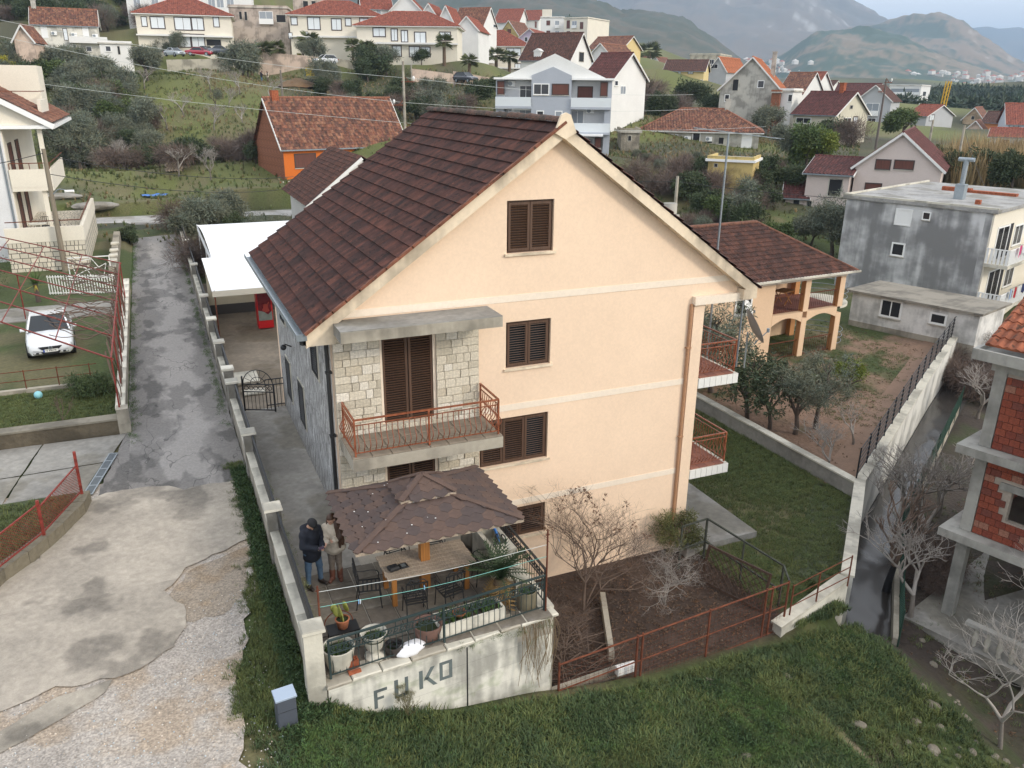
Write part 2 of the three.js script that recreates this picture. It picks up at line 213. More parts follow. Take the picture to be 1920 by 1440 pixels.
const gravTex = tex(1024, 5, (u, v) => { const a = fbm(u * 5, v * 5, 121, 4, 5), f = vn(u * 210, v * 210, 123, 210), f2 = vn(u * 110, v * 110, 125, 110), d = sstep(0.5, 0.66, fbm(u * 4, v * 4, 127, 4, 4)); let k = 0.74 + 0.12 * (a - 0.5) + 0.20 * (f - 0.5) + 0.12 * (f2 - 0.5); return [k * mix(1, 0.96, d), k * mix(0.97, 0.89, d), k * mix(0.94, 0.81, d)]; });
const gravBump = tex(512, 2.5, (u, v) => g3(vn(u * 100, v * 100, 123, 100) * 0.6 + vn(u * 50, v * 50, 125, 50) * 0.4), false);
const mApron = mat([0.74, 0.71, 0.67], { map: apronTex, bump: T.bumpFine, bs: 0.004 }), mGrav = mat([0.74, 0.71, 0.67], { map: gravTex, bump: gravBump, bs: 0.02 }), mAsph = mat([0.9, 0.9, 0.9], { map: asphTex, bump: T.bumpFine, bs: 0.006, rough: 0.8 });
sheet('gravel_ground', [[-30, -6], [-1.9, -6], [-2.15, -1.4], [-2.25, 0.5], [-2.75, 2.9], [-3.05, 4.4], [-3.15, 6.4], [-3.4, 14], [-30, 14]], -0.37, mGrav, 0.3);
sheet('lane', [[-4.95, -57], [-1.75, -57], [-1.8, -4.3], [-5.9, -4.6], [-5.35, -8.2], [-5.05, -10]], -0.352, mAsph, 0.1);
sheet('cross_road', [[-40, -61.5], [14, -60.5], [14, -56.2], [-40, -57]], -0.335, mat([0.62, 0.6, 0.57], { map: T.conc }));
sheet('concrete_apron', [[-14, 4.4], [-7.1, 3.25], [-6.17, 3.05], [-4.96, 3.13], [-4.17, 2.6], [-3.85, 1.9], [-3.9, 1.1], [-4.2, 0.45], [-3.7, -0.4], [-2.2, -1.2], [-2.0, -2.6], [-1.85, -4.75], [-3.6, -4.75], [-4.2, -5.2], [-5.64, -5.35], [-6.2, -4.6], [-7, -2.2], [-14, 3]], -0.342, mApron, 0.22);
sheet('concrete_apron', [[-7.4, 4.1], [-6.2, 3.25], [-5.2, 3.2], [-5.35, 3.5], [-5.75, 3.75], [-6.6, 4.25], [-9, 5.4], [-9, 4.4]], -0.35, mat([0.62, 0.6, 0.56], { map: apronTex }), 0.12);
sheet('dirt_patch', [[-3.7, -0.35], [-2.3, -1.0], [-2.35, 0.8], [-2.9, 1.7], [-3.8, 1.9], [-4.15, 0.5]], -0.362, mat([0.55, 0.49, 0.41], { map: gravTex, bump: gravBump, bs: 0.01 }), 0.35);
{ const yd = mat([0.50, 0.47, 0.42], { map: T.conc, bump: T.bumpFine, bs: 0.005 });
  struct('yard_slab', bb(-1.56, 0.02, -0.6, 0, -9.3, 1.6), yd); struct('yard_slab', bb(-1.56, 9, -0.6, -0.012, -30, -9.3), mat([0.33, 0.27, 0.20], { map: T.conc, bump: T.bumpFine, bs: 0.005 }));
  // terrace paved with stone flags, each its own piece
  const t = struct('terrace', [bb(-1.5, 3.3, -0.5, -0.03, 1.6, 5.0), bb(0.02, 3.3, -0.5, -0.03, 0.02, 1.6)], M.mortar), r = RNG(5);
  const fm = [0, 1, 2, 3].map(i => mat([0.40 - 0.03 * i, 0.36 - 0.03 * i, 0.31 - 0.025 * i], { map: T.conc, bump: T.bumpFine, bs: 0.004 }));
  const fg = planarUV(cbx(1, 1, 0.05, 0.012).rotateX(-Math.PI / 2));
  for (let i = 0; i < 8; i++) for (let j = 0; j < 6; j++) { const w = 0.6, d = 0.58, x = -1.5 + w * (i + 0.5), z = 1.62 + d * (j + 0.5) - 0.02; if (z > 5.0) continue; const o = sh(new THREE.Mesh(fg, fm[Math.floor(r() * 4)])); o.name = 'paving_flag'; o.scale.set(w - 0.025, 1, d - 0.025); o.position.set(x, -0.022 + rr(-0.004, 0.004, r), z); t.add(o); }
}
// ---------- mountains ----------
function mountain(name, sil, dist, foot, footY, seed, col, rock, nz = 26, nx = 150) { // sil: [bearing deg (0 = -z, + to the right), ridge height], ridge dist metres, foot dist
  const b0 = sil[0][0], b1 = sil[sil.length - 1][0];
  const g = grid(nx, nz, (u, v) => {
    const b = (mix(b0, b1, u)) * Math.PI / 180, hr = pw(mix(b0, b1, u), sil), d = v < 0.26 ? mix(dist * 1.35, dist, v / 0.26) : mix(dist, foot, (v - 0.26) / 0.74); // v=1 foot, v=0 behind the ridge
    const t = 1 - v; const up = t < 0.74 ? Math.pow(t / 0.74, 1.25) : 1 - 0.5 * ((t - 0.74) / 0.26) ** 2;
    const x = camera.position.x + Math.sin(b) * d, z = camera.position.z - Math.cos(b) * d; const sc = dist * 0.07;
    const n = 1 - 2 * Math.abs(fbm(x / sc, z / sc, seed, 5) - 0.5), n2 = fbm(x / (sc * 0.22), z / (sc * 0.22), seed + 3, 4) - 0.5; const am = (hr - footY) * up;
    return [x, footY - 5 * v + am * (0.80 + 0.22 * n) + am * 0.10 * n2, z];
  });
  tint(g, (x, y, z, i) => { const sc = dist * 0.05, a = fbm(x / sc, z / sc, seed + 7, 5), b = fbm(x / (sc * 0.12), z / (sc * 0.12), seed + 9, 3), e = clamp((y - footY) / 600, 0, 1); const ny = g.attributes.normal.getY(i); const rk = sstep(rock[0], rock[0] + 0.12, 0.55 * a + 0.35 * b + rock[1] * (1 - ny)); const f = col[0].map((q, k) => mix(q, col[1][k], sstep(0.42, 0.6, a * 0.6 + b * 0.4))); return f.map((q, k) => mix(q, rock[2][k], rk)); });
  return struct(name, g, mat([1, 1, 1], { vertexColors: true, rough: 1 }));
}

mountain('mountain', [[47.6, 548], [49.8, 587], [51.7, 607], [53.6, 565], [55.6, 608], [58.1, 514], [62, 480]], 9000, 6000, 20, 301, [[0.10, 0.12, 0.12], [0.16, 0.15, 0.13]], [0.72, 0.1, [0.3, 0.3, 0.3]], 20, 60);
mountain('mountain', [[19, 300], [21.4, 382], [24.9, 575], [27.6, 690], [31.4, 840], [36.2, 900], [41.1, 760], [43.1, 600], [44.4, 500], [45.7, 450], [47.3, 372], [48.9, 267], [50.8, 160], [53, 60]], 5200, 2700, 15, 311, [[0.13, 0.12, 0.10], [0.17, 0.14, 0.11]], [0.62, 0.40, [0.36, 0.35, 0.33]], 70, 190);
mountain('mountain', [[41, 120], [43.5, 217], [45.2, 238], [46.4, 252], [47.2, 262], [48.1, 275], [48.8, 279], [49.8, 270], [51, 232], [52.2, 180], [53.4, 131], [55.1, 76], [57.3, 35], [60, 20]], 3400, 2300, 12, 321, [[0.055, 0.085, 0.06], [0.22, 0.17, 0.12]], [0.66, 0.4, [0.42, 0.38, 0.33]], 40, 120);
mountain('mountain', [[35.5, 15], [36.7, 42], [38.6, 74], [40.2, 90], [41.1, 115], [42.3, 156], [43.4, 174], [45.3, 168], [47.1, 154], [48.3, 134], [49.8, 108], [51.3, 85], [53, 57], [55.2, 34], [58, 22]], 2400, 1500, 10, 331, [[0.05, 0.085, 0.055], [0.20, 0.16, 0.11]], [0.64, 0.3, [0.36, 0.31, 0.25]], 46, 140);
mountain('mountain', [[2, 90], [4.9, 112], [8.7, 140], [13, 168], [20.1, 172], [23.5, 184], [27.7, 165], [31, 145], [34.4, 126], [36.1, 102], [38.2, 66], [40.3, 39], [42.6, 20], [45, 12]], 1500, 520, 14, 341, [[0.055, 0.07, 0.05], [0.10, 0.09, 0.065]], [0.66, 0.25, [0.38, 0.37, 0.35]], 60, 170);
// ---------- roof tiles, shutters, railings: builders ----------
function tileRow(len, depth, pitch, amp, lift, tw, cols, r) { // one course of ribbed tiles; x along, y up, z down the slope
  const n = Math.max(2, Math.round(len / pitch) * 4), p = [], c = [], ix = [];
  let ti = -1, col = cols[0], jit = 0;
  for (let i = 0; i <= n; i++) { const x = len * i / n, y = amp * (0.5 - 0.5 * Math.cos(i * Math.PI / 2)), t = Math.floor(x / tw); if (t !== ti) { ti = t; col = cols[Math.floor(r() * cols.length)]; const k = 0.9 + 0.2 * r(); col = col.map(q => q * k); jit = (r() - 0.5) * 0.012; }
    p.push(x, y, 0, x, y + lift + jit, depth + 0.03, x, -0.01, depth + 0.03); c.push(...col, ...col, ...col); }
  for (let i = 0; i < n; i++) { const a = i * 3, b = a + 3; ix.push(a, a + 1, b, b, a + 1, b + 1, a + 1, a + 2, b + 1, b + 1, a + 2, b + 2); }
  const g = new THREE.BufferGeometry(); g.setAttribute('position', new THREE.Float32BufferAttribute(p, 3)); g.setAttribute('color', new THREE.Float32BufferAttribute(c, 3)); g.setIndex(ix);
  const h = g.toNonIndexed(); h.computeVertexNormals(); return h;
}
function place(g, m) { if (m.determinant() < 0) { const p = g.attributes.position, c = g.attributes.color, sw = (a, i, j) => { for (let k = 0; k < 3; k++) { const t = a.array[i * 3 + k]; a.array[i * 3 + k] = a.array[j * 3 + k]; a.array[j * 3 + k] = t; } }; for (let i = 0; i < p.count; i += 3) { sw(p, i + 1, i + 2); if (c) sw(c, i + 1, i + 2); } } g.applyMatrix4(m); g.computeVertexNormals(); return g; }
function slopeM(o, u, v) { const U = V3(...u).normalize(), Vv = V3(...v).normalize(), N = Vv.clone().cross(U); if (N.y < 0) N.negate(); return new THREE.Matrix4().makeBasis(U, N, Vv).setPosition(...o); } // x->u, z->v, y->normal (v x u)
const TILE = { dark: [[0.085, 0.032, 0.024], [0.105, 0.040, 0.030], [0.07, 0.03, 0.025], [0.13, 0.047, 0.032]], brown: [[0.13, 0.055, 0.038], [0.10, 0.045, 0.033], [0.16, 0.065, 0.042]], red: [[0.36, 0.10, 0.06], [0.40, 0.12, 0.07], [0.33, 0.09, 0.055]], old: [[0.30, 0.12, 0.07], [0.22, 0.09, 0.06], [0.36, 0.17, 0.10], [0.18, 0.085, 0.06]], orange: [[0.52, 0.16, 0.06], [0.56, 0.18, 0.07]], maroon: [[0.13, 0.04, 0.035], [0.16, 0.05, 0.042]] };
const mTile = mat([1, 1, 1], { vertexColors: true, map: T.tile, rough: 0.85, bump: T.bumpFine, bs: 0.004 });
function tiledSlope(parent, name, o, u, v, len, slope, opt, seed = 1) { // merged courses -> one mesh
  const { rows = Math.max(3, Math.round(slope / 0.36)), pitch = 0.24, amp = 0.04, cols = TILE.old, trap = [0, 0] } = opt, r = RNG(seed * 31 + 7), gs = [], m = slopeM(o, u, v), d = slope / rows;
  for (let k = 0; k < rows; k++) { const t = 1 - (k + 0.5) / rows, a = trap[0] * t, b = trap[1] * t; const L = len - a - b; if (L < 0.15) continue; const g = tileRow(L, d, pitch, amp, 0.035, 0.24, cols, r); gs.push(place(g.translate(a, 0, k * d), m)); }
  return obj(name, gs, mTile, parent);
}
const shGeo = {};
function shutterG(w, h, open = false) { // louvred leaf, origin bottom left, faces +z
  const k = w.toFixed(2) + '_' + h.toFixed(2) + open; if (shGeo[k]) return shGeo[k]; const f = 0.06, gs = [bb(0, f, 0, h, 0, 0.045), bb(w - f, w, 0, h, 0, 0.045), bb(f, w - f, 0, f, 0, 0.044), bb(f, w - f, h - f, h, 0, 0.044)], n = Math.round((h - 2 * f) / 0.062);
  for (let i = 0; i < n; i++) gs.push(bx(w - 2 * f, 0.05, 0.012, w / 2, f + (h - 2 * f) * (i + 0.5) / n, 0.022, 0, open ? 1.15 : 0.6, 0));
  return shGeo[k] = planarUV(merge(gs));
}
function mesh(name, g, m, parent, pos, rot) { const o = sh(new THREE.Mesh(g, m)); o.name = name; if (pos) o.position.set(...pos); if (rot) o.rotation.set(...rot); parent.add(o); return o; }
function shutters(parent, x0, x1, y0, y1, leaves, m, z = -0.09, open = []) { // a window closed by louvred leaves, in an opening of the wall z=0
  const w = obj('window', [bb(x0, x1, y0, y0 + 0.05, z - 0.05, z + 0.01), bb(x0, x1, y1 - 0.05, y1, z - 0.05, z + 0.01), bb(x0, x0 + 0.05, y0 + 0.05, y1 - 0.05, z - 0.05, z + 0.01), bb(x1 - 0.05, x1, y0 + 0.05, y1 - 0.05, z - 0.05, z + 0.01)], m, parent);
  const W = (x1 - x0 - 0.1) / leaves; for (let i = 0; i < leaves; i++) mesh('shutter_leaf', shutterG(W - 0.012, y1 - y0 - 0.1, !!open[i]), m, w, [x0 + 0.05 + i * W + 0.006, y0 + 0.05, z + 0.004]);
  const pane = obj('pane', bb(x0 + 0.02, x1 - 0.02, y0 + 0.02, y1 - 0.02, z - 0.12, z - 0.1), M.glass, w);
  obj('sill', bb(x0 - 0.06, x1 + 0.06, y0 - 0.06, y0 - 0.002, z - 0.03, 0.06), M.creamOld, w);
  return w;
}
const belly = {};
function bellyG(h) { return belly[h] || (belly[h] = tube([[0, 0, 0], [0, 0.1 * h, 0.02], [0, 0.3 * h, 0.11], [0, 0.55 * h, 0.03], [0, 0.75 * h, -0.015], [0, 0.9 * h, 0.0], [0, h, 0]], 0.011, 5, 12)); }
function bellyRail(parent, a, b, h, m, posts = [0, 1], n) { // from a to b, bulging to the left-hand side of travel... outward = n side
  const A = V3(...a), B = V3(...b), d = B.clone().sub(A), L = d.length(), ang = Math.atan2(-d.z, d.x); const at = t => A.clone().lerp(B, t);
  const q = (t, y) => { const p = at(t); return [p.x, p.y + y, p.z]; };
  obj('top_rail', sbar(q(0, h), q(1, h), 0.045, 0.035), m, parent); obj('second_rail', sbar(q(0, h - 0.13), q(1, h - 0.13), 0.025, 0.02), m, parent); obj('bottom_rail', sbar(q(0, 0.1), q(1, 0.1), 0.03, 0.02), m, parent);
  for (const t of posts) obj('post', sbar(q(t, 0), q(t, h), 0.04, 0.04), m, parent);
  const k = n || Math.round(L / 0.13); for (let i = 0; i < k; i++) { const o = mesh('baluster', bellyG(+(h - 0.23).toFixed(2)), m, parent, q((i + 0.5) / k, 0.1)); o.rotation.y = ang; }
}
// ---------- the apricot house ----------
const RG = { x: 5.65, y: 9.72, s: 0.705 }, roofY = x => RG.y - RG.s * Math.abs(x - RG.x);
{
  const H = thing('gabled_house', 'tall apricot gabled house with dark brown tiled roof and white floor bands', 'house');
  const wy = x => roofY(x) - 0.3;
  obj('gable_wall', ext([[0, -2.95], [10.24, -2.95], [10.24, 5.03], [11.55, 5.03], [11.55, wy(11.55)], [RG.x, wy(RG.x)], [0, wy(0)]], 0.3, [rect(4.34, 5.59, 6.70, 7.96), rect(4.34, 5.59, 3.76, 4.98), rect(3.62, 5.58, 1.08, 2.41), rect(4.0, 5.57, -1.2, -0.28), rect(1.1, 2.48, 2.75, 5.0), rect(1.1, 2.48, 0.0, 2.15)]).translate(0, 0, -0.3), M.apricot, H);
  obj('side_wall', bb(0, 0.3, -0.6, wy(0) - 0.02, -9.4, -0.31), M.slate, H);
  obj('side_wall', bb(9.94, 10.24, -2.9, 5.4, -9.4, -0.31), M.apricot, H);
  obj('rear_wall', ext([[0, -2.9], [10.24, -2.9], [10.24, 5.2], [RG.x, wy(RG.x)], [0, wy(0)]], 0.3).translate(0, 0, -9.7), M.apricot, H);
  obj('corner_pilaster', [bb(9.95, 10.3, -2.95, 5.03, 0.002, 0.06), bb(10.242, 10.3, -2.95, 5.03, -0.3, 0.001)], M.apricot, H);
  obj('beam', bb(9.9, 11.78, 4.93, 5.16, 0.003, 0.16), M.cream, H);
  for (const y of [5.5, 2.61, -0.2]) obj('floor_band', bb(y > 5 ? 0.1 : 3.7, y > 5 ? 11.4 : 9.94, y, y + 0.17, 0.002, 0.014), M.cream, H);
  // verge: weathered fascia round the gable
  const vb = (x0, x1) => [[x0, roofY(x0) - 0.34], [x0, roofY(x0) - 0.03], [x1, roofY(x1) - 0.03], [x1, roofY(x1) - 0.34]];
  const fa = obj('verge', [ext(vb(-0.62, RG.x), 0.3), ext(vb(RG.x, 11.85), 0.3)].map(g => g.translate(0, 0, 0.004)), M.creamOld, H);
  obj('verge_cap', [ext([[RG.x - 0.28, 9.5], [RG.x - 0.12, 9.9], [RG.x, 9.95], [RG.x + 0.12, 9.9], [RG.x + 0.28, 9.5], [RG.x, 9.36]], 0.08).translate(0, 0, 0.3)], M.creamOld, H);
  obj('eave_block', bb(11.4, 11.85, 5.0, 5.28, 0.006, 0.31), M.creamOld, H); obj('eave_block', ext([[-0.62, 5.0], [0.05, 5.0], [0.05, 5.4], [-0.62, 5.2]], 0.29).translate(0, 0, 0.006), M.creamOld, H);
  obj('soffit', [ext([[-0.62, roofY(-0.62) - 0.22], [RG.x, RG.y - 0.22], [11.85, roofY(11.85) - 0.22], [11.85, roofY(11.85) - 0.06], [RG.x, RG.y - 0.06], [-0.62, roofY(-0.62) - 0.06]], 9.7).translate(0, 0, -9.7)], M.darkWood, H);
  // courses of tiles
  const mVerge = mat([0.27, 0.10, 0.055], { map: T.tile }); const th = Math.atan(RG.s), S = 6.27 / Math.cos(th), rows = 20, d = S / rows, r = RNG(99);
  for (const sgn of [-1, 1]) { const v = [sgn * Math.cos(th), -Math.sin(th), 0], m2 = slopeM([RG.x, RG.y, 0.36], [0, 0, -1], v);
    for (let k = 0; k < rows; k++) { const g = tileRow(10.1, d, 0.1, 0.022, 0.045, 0.2, TILE.dark, r); place(g.translate(0, 0, k * d), m2); obj('tile_course', g, mTile, H); 
      if (sgn < 0) obj('verge_tile', place(bx(0.10, 0.06, d + 0.03, 0, 0.02, 0).toNonIndexed().translate(0, 0, k * d + d / 2), m2), mVerge, H); } }
  const rc = planarUV(new THREE.CylinderGeometry(0.13, 0.15, 0.42, 10, 1, true, 0, Math.PI).rotateX(Math.PI / 2).rotateZ(Math.PI / 2).scale(1, 0.85, 1)); const rm = [mat([0.13, 0.085, 0.06], { map: T.tile }), mat([0.10, 0.07, 0.05], { map: T.tile }), mat([0.18, 0.09, 0.06], { map: T.tile })];
  for (let i = 0; i < 26; i++) mesh('ridge_tile', rc, rm[Math.floor(R() * 3)], H, [RG.x, RG.y + 0.02 + rr(-0.01, 0.02), 0.12 - i * 0.385], [0, 0, rr(-0.08, 0.08)]);
  // gutter and downpipes
  obj('gutter', ext([[-0.82, 5.18], [-0.62, 5.18], [-0.62, 5.28], [-0.635, 5.28], [-0.635, 5.195], [-0.805, 5.195], [-0.805, 5.30], [-0.82, 5.30]], 10.05).translate(0, 0, -9.72), M.galv, H);
  const gutterEnd = obj('gutter_end', bb(-0.83, -0.6, 5.16, 5.31, 0.331, 0.35), M.zinc, H);
  obj('downpipe', [bar([-0.7, 5.17, 0.2], [-0.7, 5.04, 0.2], 0.05, 0.05, 8), bar([-0.7, 5.06, 0.2], [-0.11, 4.96, -0.12], 0.05, 0.05, 8), bar([-0.11, 4.98, -0.12], [-0.11, 0, -0.12], 0.05, 0.05, 8), ...[4.2, 2.6, 1.1].map(y => bx(0.15, 0.05, 0.13, -0.1, y, -0.12))], M.iron, H);
  const pipeM = mat([0.52, 0.28, 0.15], { rough: 0.6, map: T.grain });
  obj('downpipe', [bar([9.86, 4.95, 0.06], [9.86, -2.6, 0.06], 0.045, 0.045, 8), ...[3.7, 1.0, -1.7].map(y => bx(0.14, 0.03, 0.12, 9.86, y, 0.06))], pipeM, H);
  // shuttered windows of the gable
  shutters(H, 4.34, 5.59, 6.70, 7.96, 2, M.brownWood); shutters(H, 4.34, 5.59, 3.76, 4.98, 2, M.brownWood, -0.09, [1, 1]); shutters(H, 3.62, 5.58, 1.08, 2.41, 3, M.brownWood, -0.09, [0, 0, 1]); shutters(H, 4.0, 5.57, -1.2, -0.28, 2, M.brownWood);
  for (const [y0, y1] of [[2.75, 5.0], [0.02, 2.15]]) { const dr = obj('balcony_door', [bb(1.1, 1.16, y0, y1, -0.16, -0.02), bb(2.42, 2.48, y0, y1, -0.16, -0.02), bb(1.16, 2.42, y1 - 0.06, y1, -0.16, -0.02)], M.cream, H); for (const i of [0, 1]) mesh('shutter_leaf', shutterG(0.62, y1 - y0 - 0.08), M.brownWood, dr, [1.165 + i * 0.635, y0 + 0.01, i ? -0.06 : -0.09], [0, i ? 0.06 : 0, 0]); obj('pane', bb(1.12, 2.46, y0, y1, -0.24, -0.22), M.glass, dr); }
  // stone cladding round the balcony doors: every block is a piece
  const cl = obj('stone_cladding', ext([[0, 0], [1.1, 0], [1.1, 2.15], [2.48, 2.15], [2.48, 0], [3.6, 0], [3.6, 5.18], [2.48, 5.18], [2.48, 5.0], [2.48, 2.75], [1.1, 2.75], [1.1, 5.0], [2.48, 5.0], [2.48, 5.18], [0, 5.18]].slice(0, 7).concat([[0, 5.18]]), 0.012, [rect(1.1, 2.48, 2.75, 5.0)]).translate(0, 0, 0.003), M.mortar, H);
  const bg = [0, 1, 2].map(i => planarUV(cbx(1, 1, 1, 0.06).translate(0, 0, 0.5))), rs = RNG(44); let y = 0.01;
  while (y < 5.12) { const h = Math.min(rr(0.15, 0.24, rs), 5.17 - y); let x = 0.005; while (x < 3.58) { let w = Math.min(rr(0.17, 0.42, rs), 3.595 - x); if (3.595 - x - w < 0.1) w = 3.595 - x; let x1 = x + w; const inD = (y + h > 0 && y < 2.15) || (y + h > 2.72 && y < 5.0);
      if (inD && x < 1.1 && x1 > 1.1) x1 = 1.095; if (inD && x >= 1.09 && x < 2.48) { x = 2.485; continue; } if (x1 - x > 0.04) { const o = mesh('stone_block', bg[0], M.limes[[0, 0, 0, 1, 2, 2, 3][Math.floor(rs() * 7)]], cl, [(x + x1) / 2, y + h / 2, 0.012]); o.scale.set(x1 - x - 0.014, h - 0.014, rr(0.025, 0.06, rs)); } x = x1; } y += h; }
  // concrete canopy
  obj('canopy', ext([[0.0, 0], [3.8, 0], [3.8, 0.98], [0.0, 0.98]], 0.26).rotateX(Math.PI / 2).translate(0, 5.48, 0.07), mat([0.42, 0.41, 0.38], { map: T.conc, bump: T.bumpRough, bs: 0.008 }), H);
  obj('canopy_edge', [bb(0, 3.8, 5.215, 5.46, 1.051, 1.062)], M.concOld, H);
  // street-side balcony
  const ba = obj('balcony', [bb(0.03, 3.68, 2.3, 2.58, 0.07, 1.42)], M.concOld, H);
  const bt = mat([0.52, 0.44, 0.36], { map: T.conc }); const tg = planarUV(cbx(0.44, 0.4, 0.03, 0.005).rotateX(-Math.PI / 2));
  for (let i = 0; i < 8; i++) for (let j = 0; j < 3; j++) mesh('floor_tile', tg, bt, ba, [0.03 + 0.456 * (i + 0.5), 2.597, 0.07 + 0.45 * (j + 0.5)]);
  bellyRail(ba, [0.12, 2.6, 0.1], [0.12, 2.6, 1.3], 0.9, M.copperPaint, [0.02]); bellyRail(ba, [0.12, 2.6, 1.3], [3.6, 2.6, 1.3], 0.9, M.copperPaint, [0, 0.5, 1], 26); bellyRail(ba, [3.6, 2.6, 1.3], [3.6, 2.6, 0.1], 0.9, M.copperPaint, [0.98]);
  // garden-side balconies
  for (const y of [2.75, -0.15]) { const b = obj('balcony', bb(10.3, 11.72, y - 0.33, y - 0.04, -9, 0.05), M.whitewash, H); const tm = [mat([0.36, 0.15, 0.10], { map: T.grain }), mat([0.30, 0.12, 0.085], { map: T.grain })], qg = planarUV(cbx(0.29, 0.29, 0.04, 0.006).rotateX(-Math.PI / 2)); for (let i = 0; i < 4; i++) for (let j = 0; j < 8; j++) mesh('floor_tile', qg, tm[(i * 3 + j * 5) % 2], b, [10.52 + 0.3 * i, y - 0.02, -0.12 - 0.3 * j]);
    const em = M.whiteWall, eg = planarUV(cbx(0.19, 0.29, 0.02, 0.004)); for (let i = 0; i < 7; i++) mesh('edge_tile', eg, em, b, [10.42 + 0.2 * i, y - 0.185, 0.062]);
    bellyRail(b, [10.36, y, -0.05], [11.62, y, -0.05], 0.95, M.copperPaint, [0, 1]); bellyRail(b, [11.62, y, -0.05], [11.62, y, -8.9], 0.95, M.copperPaint, [0.5, 1]); }
  obj('balcony_column', [bb(11.4, 11.7, 2.75, 5.03, -9, -8.7)], M.apricot, H);
  // slate side: narrow shuttered windows
  for (const [z, y0, y1] of [[-5.2, 0.9, 2.2], [-7.6, 0.9, 2.2], [-2.4, 3.4, 4.7], [-7.9, 3.4, 4.7]]) { const w = obj('window', [bb(-0.03, 0.02, y0 - 0.06, y0, z - 0.5, z + 0.5), bb(-0.03, 0.02, y1, y1 + 0.06, z - 0.5, z + 0.5), bb(-0.03, 0.02, y0, y1, z - 0.5, z - 0.42), bb(-0.03, 0.02, y0, y1, z + 0.42, z + 0.5)], M.concPale, H); mesh('shutter_leaf', shutterG(0.84, y1 - y0), M.iron, w, [-0.004, y0, z - 0.42], [0, -Math.PI / 2, 0]); }
  obj('wall_lamp', [bar([-0.02, 3.0, -6.4], [-0.22, 3.1, -6.4], 0.02), new THREE.SphereGeometry(0.09, 10, 8).translate(-0.26, 3.0, -6.4)], M.iron, H);
  obj('garden_step', bb(10.0, 12.6, -2.9, -2.42, -9, 0.7), M.concrete, H);
}
// ---------- terrace, boundary walls and everything on the terrace ----------
function onLine(o, a, b) { o.position.set(a[0], a[1], a[2]); o.rotation.y = Math.atan2(-(b[2] - a[2]), b[0] - a[0]); return Math.hypot(b[0] - a[0], b[2] - a[2]); }
{ // street-side boundary wall with pillars and dark sheet panels
  const B = thing('boundary_wall', 'long grey street wall with capped pillars and dark fence panels beside the lane', 'wall');
  const zs = [5.15, 0.13, -4.68, -9.3, -10.75, -14.2, -17.8, -22.2, -30, -38, -46, -54];
  for (let i = 0; i < zs.length; i++) { const z = zs[i], e = i === 0; const p = obj('pillar', e ? bb(-1.87, -1.53, -0.8, 1.15, z - 0.17, z + 0.17) : bb(-1.82, -1.5, -0.6, 1.08, z - 0.16, z + 0.16), e ? M.concPale : M.concrete, B); obj('cap', cbx(0.42, 0.42, 0.1, 0.02).rotateX(Math.PI / 2).translate(-1.68, e ? 1.2 : 1.13, z), e ? M.concPale : M.whitewash, p);
    if (i && i !== 4) { const z0 = z + 0.16, z1 = zs[i - 1] - 0.17, L = z1 - z0; obj('wall_base', bb(-1.76, -1.58, -0.6, 0.52, z0, z1), M.concOld, B); const n = Math.max(1, Math.round(L / 1.1)); const cg = planarUV(cbx(0.24, L / n - 0.015, 0.06, 0.012).rotateX(-Math.PI / 2)); for (let k = 0; k < n; k++) mesh('coping', cg, M.concPale, B, [-1.68, 0.552, z0 + L * (k + 0.5) / n]); obj('fence_panel', [bb(-1.6, -1.585, 0.05, 1.06, z0, z1), bb(-1.62, -1.57, 1.06, 1.1, z0, z1)], M.iron, B); } }
}
